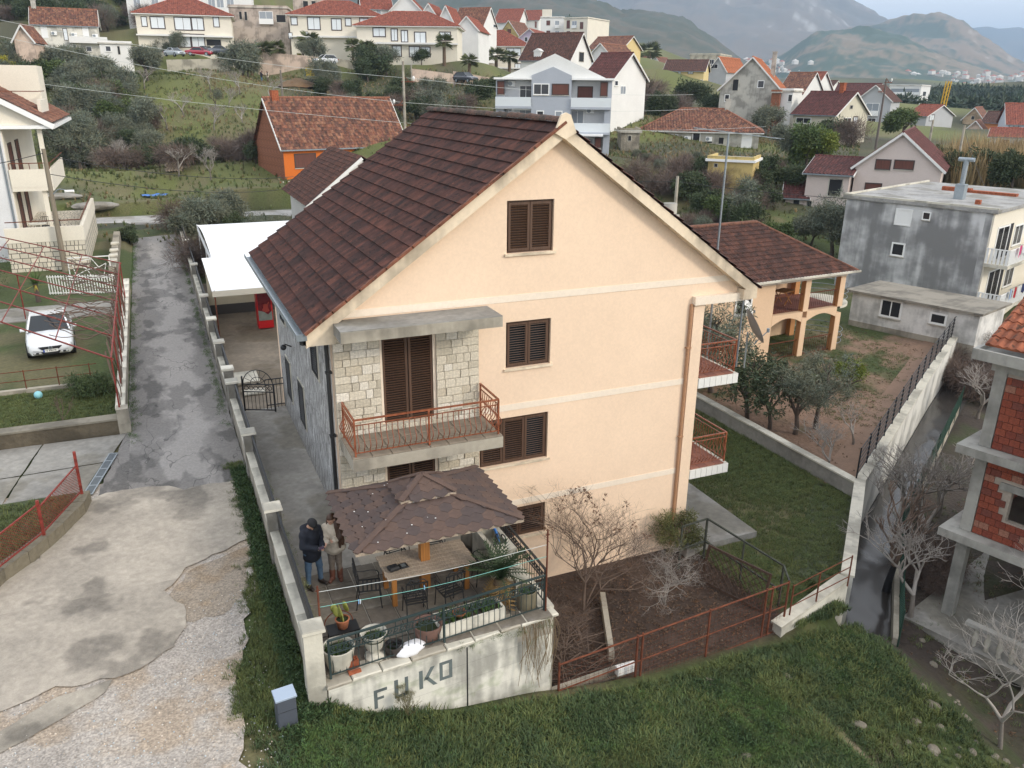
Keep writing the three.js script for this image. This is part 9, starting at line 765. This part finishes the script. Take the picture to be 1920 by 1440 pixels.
{ // meadow texture on the slopes, garden walls of the villas, earth mound
  const r = RNG(616), P = [[], []], tg = tuft(9, 0.5, 0.07, RNG(47), 1.2); for (let i = 0; i < 34000; i++) { const b = rr(-8, 46, r) * Math.PI / 180, d = 62 + 95 * Math.sqrt(r()), x = -3.4 + Math.sin(b) * d, z = 17.9 - Math.cos(b) * d; if (x < 14 && z > -62 && z < -56) continue; const f = fbm(x * 0.09, z * 0.09, 221, 3), g = fbm(x * 0.3, z * 0.3, 223, 2); if (r() > 0.25 + 0.9 * g) continue; P[f + 0.35 * (r() - 0.5) > 0.5 ? 1 : 0].push([x, ground(x, z) - 0.05, z, rr(0.5, 1.2, r), 1, 0]); }
  tag(inst('meadow_grass', tg, leafMat([0.11, 0.135, 0.045]), P[0], scene, 0.6, 31), 'green meadow grass on the slopes below the villas', 'grass', null, 'stuff'); tag(inst('meadow_grass', tg, leafMat([0.24, 0.19, 0.10]), P[1], scene, 0.6, 32), 'dry tan grass patches on the slopes below the villas', 'grass', null, 'stuff');
  [[2.0, 14.5, -140.6, 11.6, 14.8, -136.5, 2.7, 'beige', 'under the parked cars'], [17.0, 16.2, -141.7, 28.4, 15.3, -136.3, 2.3, 'pink', 'below the fan palms'], [40.6, 13.6, -126.8, 47.2, 12.8, -123.6, 2.6, 'pink', 'below the largest villa'], [44.7, 13.1, -116.6, 52.2, 11.8, -112.8, 2.2, 'pink', 'below the rightmost villa'], [29.9, 15.4, -139.2, 35.5, 14.6, -136.4, 1.8, 'beige', 'beside the white off-roader']].forEach(q => { const W = thing('retaining_wall', 'pale plastered retaining wall ' + q[8], 'wall'); wallRun(W, 'wall_face', [[q[0], q[2]], [q[3], q[5]]], 0.4, WALLS[q[7]], p => p[0] === q[0] ? q[1] : q[4], p => (p[0] === q[0] ? q[1] : q[4]) - q[6] - 1.5); });
  const mo = obj('earth_mound', grid(20, 14, (u, v) => [(u - 0.5) * 7, 1.3 * Math.sin(u * 3.14) * Math.sin(v * 3.14) + 0.4 * fbm(u * 9, v * 7, 231, 3) - 0.3, (v - 0.5) * 4]), mat([0.30, 0.20, 0.11], { map: gravTex })); mo.position.set(20, ground(20, -119.3), -119.3); tag(mo, 'heap of dug brown earth in the upper field', 'earth mound');
  const ex = thing('mini_excavator', 'small yellow excavator above the earth heap', 'excavator', [22.9, ground(22.9, -123.2), -123.2], 0.6); const ye = mat([0.60, 0.42, 0.01], { rough: 0.4 }); obj('cab', [cbx(1.3, 1.3, 1.5, 0.1).translate(0, 1.7, 0)], ye, ex); obj('cab_glass', bb(-0.5, 0.5, 1.6, 2.2, 0.755, 0.77), M.glass, ex); for (const x of [-0.7, 0.7]) obj('track', cbx(0.4, 0.6, 2.2, 0.15).translate(x, 0.35, 0), M.black, ex); obj('boom', [sbar([0.3, 1.5, 0.7], [0.3, 3.0, 2.0], 0.22), sbar([0.3, 3.0, 2.0], [0.3, 1.2, 3.0], 0.18)], ye, ex); obj('bucket', cbx(0.6, 0.5, 0.5, 0.08).translate(0.3, 1.0, 3.0), M.zinc, ex);
}
{ // far pine wood and far villages
  const r = RNG(515), pts = []; for (let i = 0; i < 1500; i++) { const b = rr(46.8, 60, r) * Math.PI / 180, d = rr(330, 620, r), x = -3.4 + Math.sin(b) * d, z = 17.9 - Math.cos(b) * d; pts.push([x, far(x, z) + mix(1, 10, (d - 330) / 290) * sstep(46.5, 51, b * 180 / Math.PI), z, rr(2.5, 5, r)]); } tag(inst('pine_wood', CL.leaf, leafMat([0.035, 0.055, 0.028]), pts, scene, 0.7, 7), 'dark pine wood on the low rise behind the right village', 'wood', null, 'stuff');
  const bg = []; for (let i = 0; i < 150; i++) { const k = i < 95 ? [rr(45.5, 55, r), 1900, rr(26, 50, r)] : [rr(38.5, 43, r), 1950, rr(40, 75, r)], b = k[0] * Math.PI / 180, d = k[1] + rr(-60, 60, r), x = -3.4 + Math.sin(b) * d, z = 17.9 - Math.cos(b) * d, s = rr(5, 11, r); bg.push(flat(bx(s, s * 0.7, s, x, k[2], z, r() * 3), [0.7, 0.68, 0.64]), flat(new THREE.ConeGeometry(s * 0.75, s * 0.35, 4).rotateY(0.78).translate(x, k[2] + s * 0.52, z), r() < 0.5 ? [0.35, 0.13, 0.09] : [0.6, 0.58, 0.55])); } const o = obj('distant_village', bg, mat([1, 1, 1], { vertexColors: true })); tag(o, 'specks of white houses at the foot of the hazy mountains', 'village', null, 'stuff');
}
// ---------- people ----------
function blob(caps, lo, hi, n, k = 0.025, extra) { // smooth union of tapered capsules -> one surface
  const mc = new MarchingCubes(n, new THREE.MeshStandardMaterial(), false, false, 400000); mc.isolation = 0; const s = hi.map((h, i) => h - lo[i]), cp = caps.map(c => { const a = V3(c[0], c[1], c[2]), b = V3(c[3], c[4], c[5]); return { a, ab: b.clone().sub(a), r1: c[6], r2: c[7], l2: Math.max(1e-8, b.distanceToSquared(a)) }; }), p = V3();
  for (let z = 0; z < n; z++) for (let y = 0; y < n; y++) for (let x = 0; x < n; x++) { p.set(lo[0] + s[0] * x / n, lo[1] + s[1] * y / n, lo[2] + s[2] * z / n); let d = 1e3; for (const c of cp) { const vx = p.x - c.a.x, vy = p.y - c.a.y, vz = p.z - c.a.z, t = clamp((vx * c.ab.x + vy * c.ab.y + vz * c.ab.z) / c.l2, 0, 1), dx = vx - c.ab.x * t, dy = vy - c.ab.y * t, dz = vz - c.ab.z * t, q = Math.sqrt(dx * dx + dy * dy + dz * dz) - mix(c.r1, c.r2, t), h = Math.max(k - Math.abs(d - q), 0) / k; d = Math.min(d, q) - h * h * k * 0.25; } if (extra) d = extra(p, d); mc.field[x + y * n + z * n * n] = -d; }
  mc.update(); const c = mc.count !== undefined ? mc.count : mc.geometry.drawRange.count, g = new THREE.BufferGeometry(), P = new Float32Array(c * 3), N = new Float32Array(c * 3); for (let i = 0; i < c; i++) for (let j = 0; j < 3; j++) { P[3 * i + j] = lo[j] + s[j] * (mc.positionArray[3 * i + j] + 1) / 2; } g.setAttribute('position', new THREE.BufferAttribute(P, 3)); g.computeVertexNormals(); 
  // smooth normals by averaging equal positions
  const map = new Map(), key = i => Math.round(P[3 * i] * 5e3) + ',' + Math.round(P[3 * i + 1] * 5e3) + ',' + Math.round(P[3 * i + 2] * 5e3), nn = g.attributes.normal.array; for (let i = 0; i < c; i++) { const q = key(i), m = map.get(q) || [0, 0, 0]; m[0] += nn[3 * i]; m[1] += nn[3 * i + 1]; m[2] += nn[3 * i + 2]; map.set(q, m); } for (let i = 0; i < c; i++) { const m = map.get(key(i)), l = Math.hypot(...m) || 1; nn[3 * i] = m[0] / l; nn[3 * i + 1] = m[1] / l; nn[3 * i + 2] = m[2] / l; } return clean(g);
}
function hand(side, w, tgt, curl) { // small grid: palm, four fingers, thumb, from wrist w towards tgt
  const W = V3(...w), d = V3(...tgt).sub(W).normalize(), up = V3(0, 1, 0), s = d.clone().cross(up).normalize().multiplyScalar(side), n = s.clone().cross(d).normalize(); const q = (f, l, u) => W.clone().add(d.clone().multiplyScalar(f)).add(s.clone().multiplyScalar(l)).add(n.clone().multiplyScalar(u * side)).toArray(), caps = [[...q(0, 0, 0), ...q(0.05, 0, 0), 0.024, 0.028], [...q(0.04, 0.02, 0), ...q(0.085, 0.028, 0), 0.016, 0.012], [...q(0.04, -0.02, 0), ...q(0.085, -0.028, 0), 0.016, 0.012]];
  [[-0.03, 0.068], [-0.01, 0.078], [0.011, 0.074], [0.031, 0.058]].forEach(([l, L]) => { caps.push([...q(0.085, l, 0), ...q(0.085 + L * 0.5, l, curl * 0.012), 0.0095, 0.009], [...q(0.085 + L * 0.5, l, curl * 0.012), ...q(0.085 + L * 0.85, l, curl * 0.04), 0.009, 0.0075]); }); caps.push([...q(0.03, -0.03, 0.0), ...q(0.06, -0.052, curl * 0.012), 0.013, 0.0105], [...q(0.06, -0.052, curl * 0.012), ...q(0.09, -0.05, curl * 0.028), 0.0105, 0.0085]);
  const c = W.clone().add(d.clone().multiplyScalar(0.08)).toArray(); return blob(caps, c.map(v => v - 0.13), c.map(v => v + 0.13), 52, 0.008);
}
function head(c, tilt, yaw, sc = 1) { // skull, jaw, nose, ears, brow; faces +z, then tilted
  const caps = [[0, 0.035, -0.02, 0, 0.03, 0.01, 0.092, 0.088], [0, -0.03, 0.035, 0, -0.075, 0.052, 0.066, 0.042], [0, 0.0, 0.09, 0, -0.028, 0.108, 0.01, 0.016], [0.078, 0.0, 0.0, 0.082, -0.02, -0.005, 0.02, 0.016], [-0.078, 0.0, 0.0, -0.082, -0.02, -0.005, 0.02, 0.016], [-0.03, 0.022, 0.078, 0.03, 0.022, 0.078, 0.018, 0.018], [-0.02, -0.058, 0.088, 0.02, -0.058, 0.088, 0.012, 0.012], [0, -0.1, -0.005, 0, -0.16, -0.03, 0.055, 0.06]]; const g = blob(caps, [-0.14, -0.18, -0.15], [0.14, 0.16, 0.15], 64, 0.022); const p = g.attributes.position; tint(g, (x, y, z) => Math.hypot(Math.abs(x) - 0.032, y - 0.002, z - 0.083) < 0.017 ? [0.25, 0.2, 0.18] : Math.hypot(x * 0.5, y + 0.06, z - 0.1) < 0.014 ? [0.85, 0.5, 0.48] : [1, 1, 1]); const M4 = new THREE.Matrix4().makeRotationFromEuler(new THREE.Euler(tilt, yaw, 0, 'YXZ')).setPosition(...c); g.scale(sc, sc, sc).applyMatrix4(M4); return { g, M4 };
}
function person(o) {
  const G = thing('person', o.label, 'person', o.pos, o.turn); const skin = mat(o.skin, { rough: 0.55, vertexColors: true }); const J = o.j; const limb = (a, b, r1, r2) => [...a, ...b, r1, r2];
  const base = [limb(J.hip, J.chest, 0.12, 0.14), limb([J.chest[0] - 0.14, J.chest[1] + 0.05, J.chest[2]], [J.chest[0] + 0.14, J.chest[1] + 0.05, J.chest[2]], 0.075, 0.075), limb(J.chest, J.neck, 0.08, 0.05), limb(J.neck, [J.head[0], J.head[1] - 0.08, J.head[2] - 0.02], 0.05, 0.052)]; const arms = [], legs = []; for (const s of ['l', 'r']) { arms.push(limb(J[s + 'sh'], J[s + 'el'], 0.05, 0.04), limb(J[s + 'el'], J[s + 'wr'], 0.04, 0.026)); legs.push(limb(J[s + 'hp'], J[s + 'kn'], 0.082, 0.055), limb(J[s + 'kn'], J[s + 'an'], 0.054, 0.036)); } const feet = ['l', 'r'].map(s => limb([J[s + 'an'][0], 0.05, J[s + 'an'][2] - 0.03], [J[s + 'toe'][0], 0.035, J[s + 'toe'][2]], 0.045, 0.032));
  const lo = [-0.45, -0.02, -0.4], hi = [0.45, 1.66, 0.5], hd = head(J.head, o.tilt, o.yaw || 0, o.hs || 1); const bg = blob([...base, ...arms, ...legs, ...feet], lo, hi, 96, 0.04); const white = g => flat(g, [1, 1, 1]); const hands = ['l', 'r'].map(s => white(hand(s === 'l' ? 1 : -1, J[s + 'wr'], J[s + 'hd'], -1))); obj('body', [white(bg), hd.g, ...hands], skin, G);
  const fat = (list, k) => list.map(c => [...c.slice(0, 6), c[6] + k, c[7] + k]); const folds = (sc, am) => (p, d) => d + am * Math.sin(p.y * sc + 3 * Math.sin(p.x * 9 + p.z * 7)) * 0.5;
  obj(o.coatName, blob([...fat(base.slice(0, 2), 0.035), limb(J.chest, [J.neck[0], J.neck[1] - 0.03, J.neck[2]], 0.11, 0.078), ...fat(arms, 0.03).map((c, i) => i % 2 ? [...c.slice(0, 6), c[6], c[7] + 0.012] : c), ...o.skirt], lo, hi, 96, 0.05, folds(42, 0.007)), mat(o.coat, { rough: 0.85, map: T.grain }), G);
  obj(o.legName, blob([limb(J.lhp, J.rhp, 0.11, 0.11), ...fat(legs, o.legFat)], lo, hi, 88, 0.03, folds(60, 0.005)), mat(o.legs, { rough: 0.9, map: T.grain }), G);
  for (const s of ['l', 'r']) { const a = J[s + 'an'], t = J[s + 'toe']; obj('shoe', blob([limb([a[0], 0.055, a[2] - 0.035], [t[0], 0.042, t[2]], 0.053, 0.04), limb([a[0], 0.06, a[2]], [a[0], o.bootH, a[2]], o.bootH > 0.2 ? 0.06 : 0.048, o.bootH > 0.2 ? 0.068 : 0.052)], [Math.min(a[0], t[0]) - 0.12, -0.0, Math.min(a[2], t[2]) - 0.14], [Math.max(a[0], t[0]) + 0.12, o.bootH + 0.1, Math.max(a[2], t[2]) + 0.1], 40, 0.03), mat(o.shoe, { rough: 0.6 }), G); }
  return { G, hd };
}
{
  const m = person({ label: 'person in navy hooded parka, blue jeans and dark cap, looking down at a handheld device', pos: [-1.12, 0, 2.02], turn: 0.42, tilt: 0.62, yaw: 0.15, skin: [0.42, 0.24, 0.16], coat: [0.012, 0.015, 0.026], coatName: 'parka', legs: [0.09, 0.16, 0.26], legName: 'jeans', legFat: 0.016, shoe: [0.03, 0.02, 0.016], bootH: 0.12,
    j: { hip: [0, 0.96, -0.02], chest: [0, 1.28, -0.01], neck: [0, 1.45, 0.02], head: [0.0, 1.575, 0.085], lsh: [0.19, 1.38, 0.0], rsh: [-0.19, 1.38, 0.0], lel: [0.25, 1.12, 0.08], rel: [-0.25, 1.12, 0.06], lwr: [0.09, 1.1, 0.29], rwr: [-0.06, 1.09, 0.29], lhd: [0.02, 1.1, 0.38], rhd: [0.01, 1.1, 0.38], lhp: [0.095, 0.9, 0], rhp: [-0.095, 0.9, 0], lkn: [0.14, 0.49, 0.03], rkn: [-0.13, 0.49, 0.0], lan: [0.17, 0.09, 0.0], ran: [-0.15, 0.09, 0.0], ltoe: [0.2, 0.04, 0.17], rtoe: [-0.17, 0.04, 0.17] }, skirt: [[0.0, 0.98, -0.01, 0.0, 0.78, 0.0, 0.175, 0.165], [0.07, 0.95, 0, 0.08, 0.76, 0, 0.13, 0.13], [-0.07, 0.95, 0, -0.08, 0.76, 0, 0.13, 0.13], [-0.1, 1.44, -0.1, 0.1, 1.44, -0.1, 0.085, 0.085], [-0.1, 1.42, -0.08, -0.09, 1.43, 0.05, 0.06, 0.04], [0.1, 1.42, -0.08, 0.09, 1.43, 0.05, 0.06, 0.04]] });
  const cap = new THREE.SphereGeometry(0.112, 20, 12, 0, 6.3, 0, 1.62).scale(0.93, 0.98, 1.08).translate(0, 0.035, -0.008), peak = new THREE.CylinderGeometry(0.09, 0.095, 0.012, 18, 1, false, -1.1, 2.2).scale(0.95, 1, 1.15).rotateX(0.2).translate(0, 0.03, 0.075); obj('cap', [cap, peak].map(g => g.applyMatrix4(m.hd.M4)), mat([0.016, 0.016, 0.018], { rough: 0.9 }), m.G);
  obj('beard', new THREE.SphereGeometry(0.06, 14, 10).scale(0.95, 0.6, 0.7).translate(0, -0.075, 0.05).applyMatrix4(m.hd.M4), mat([0.05, 0.03, 0.022]), m.G);
  const dv = thing('remote_controller', 'small dark remote controller held in the hands of the person in the parka', 'controller', [-1.12 + Math.sin(0.42) * 0.37, 1.1, 2.02 + Math.cos(0.42) * 0.37], 0.42); obj('case', cbx(0.15, 0.085, 0.03, 0.01).rotateX(-1.0), M.black, dv); obj('screen', bx(0.12, 0.065, 0.004, 0, 0.014, 0.01, 0, -1.0), mat([0.10, 0.07, 0.10], { rough: 0.1 }), dv); for (const s of [-1, 1]) obj('stick', bar([s * 0.05, 0.015, 0.0], [s * 0.055, 0.05, -0.01], 0.005), M.zinc, dv);
  const w = person({ label: 'person with long brown hair in cream coat, grey leggings and brown boots, watching the device', pos: [-0.62, 0, 1.95], turn: -0.25, tilt: 0.35, yaw: -0.55, hs: 0.95, skin: [0.48, 0.28, 0.2], coat: [0.62, 0.54, 0.43], coatName: 'coat', legs: [0.20, 0.165, 0.135], legName: 'leggings', legFat: 0.014, shoe: [0.12, 0.045, 0.028], bootH: 0.26,
    j: { hip: [0, 0.94, -0.01], chest: [0, 1.25, 0], neck: [0, 1.42, 0.01], head: [-0.02, 1.555, 0.05], lsh: [0.165, 1.35, 0], rsh: [-0.165, 1.35, 0.0], lel: [0.21, 1.09, 0.04], rel: [-0.2, 1.1, 0.1], lwr: [0.03, 1.12, 0.22], rwr: [-0.12, 1.14, 0.29], lhd: [-0.06, 1.14, 0.26], rhd: [-0.16, 1.12, 0.37], lhp: [0.08, 0.88, 0], rhp: [-0.08, 0.88, 0], lkn: [0.08, 0.48, 0.02], rkn: [-0.075, 0.48, 0.03], lan: [0.085, 0.08, 0.0], ran: [-0.08, 0.08, 0.03], ltoe: [0.11, 0.04, 0.15], rtoe: [-0.13, 0.04, 0.17] }, skirt: [[0, 1.0, 0, 0, 0.84, 0.0, 0.165, 0.19], [0.08, 1.1, 0, 0.13, 0.84, 0.0, 0.12, 0.13], [-0.08, 1.1, 0, -0.11, 0.84, 0.0, 0.12, 0.13], [-0.06, 1.4, 0.0, 0.06, 1.4, 0.0, 0.085, 0.085]] });
  const sk = new THREE.SphereGeometry(0.108, 20, 14, 0, 6.3, 0, 1.5).scale(0.92, 1.0, 1.08).rotateX(-0.22).translate(0, 0.03, -0.015).applyMatrix4(w.hd.M4); obj('hair', [sk, blob([[0.0, 1.575, -0.03, 0.05, 1.42, -0.1, 0.085, 0.09], [0.05, 1.42, -0.1, 0.12, 1.1, -0.1, 0.09, 0.06], [0.06, 1.6, 0.0, 0.1, 1.4, 0.1, 0.06, 0.06], [0.1, 1.4, 0.1, 0.13, 1.15, 0.17, 0.06, 0.055], [0.13, 1.15, 0.17, 0.14, 0.93, 0.18, 0.055, 0.03], [0.12, 1.4, 0.06, 0.2, 1.2, 0.13, 0.05, 0.045], [0.2, 1.2, 0.13, 0.21, 0.98, 0.16, 0.045, 0.025], [-0.085, 1.6, 0.0, -0.11, 1.44, 0.02, 0.03, 0.03]], [-0.3, 0.85, -0.35], [0.4, 1.75, 0.35], 72, 0.03, (p, d) => d + 0.005 * Math.sin(p.x * 110 + p.y * 9))], mat([0.075, 0.036, 0.018], { rough: 0.5, map: T.wood }), w.G);
  [[m.G, [15.9, -130.1], 1.2, 'far person in dark clothes standing in the upper field'], [w.G, [17.0, -131], -0.8, 'far person in pale clothes standing in the upper field']].forEach(([p, q, a, l]) => { const o = p.clone(); o.name = numbered('person'); o.position.set(q[0], ground(q[0], q[1]), q[1]); o.rotation.y = a; scene.add(o); o.userData = { label: l, category: 'person' }; });
}
scene.traverse(o => { if (o.isMesh) { o.castShadow = o.receiveShadow = true; } });
renderer.render(scene, camera);
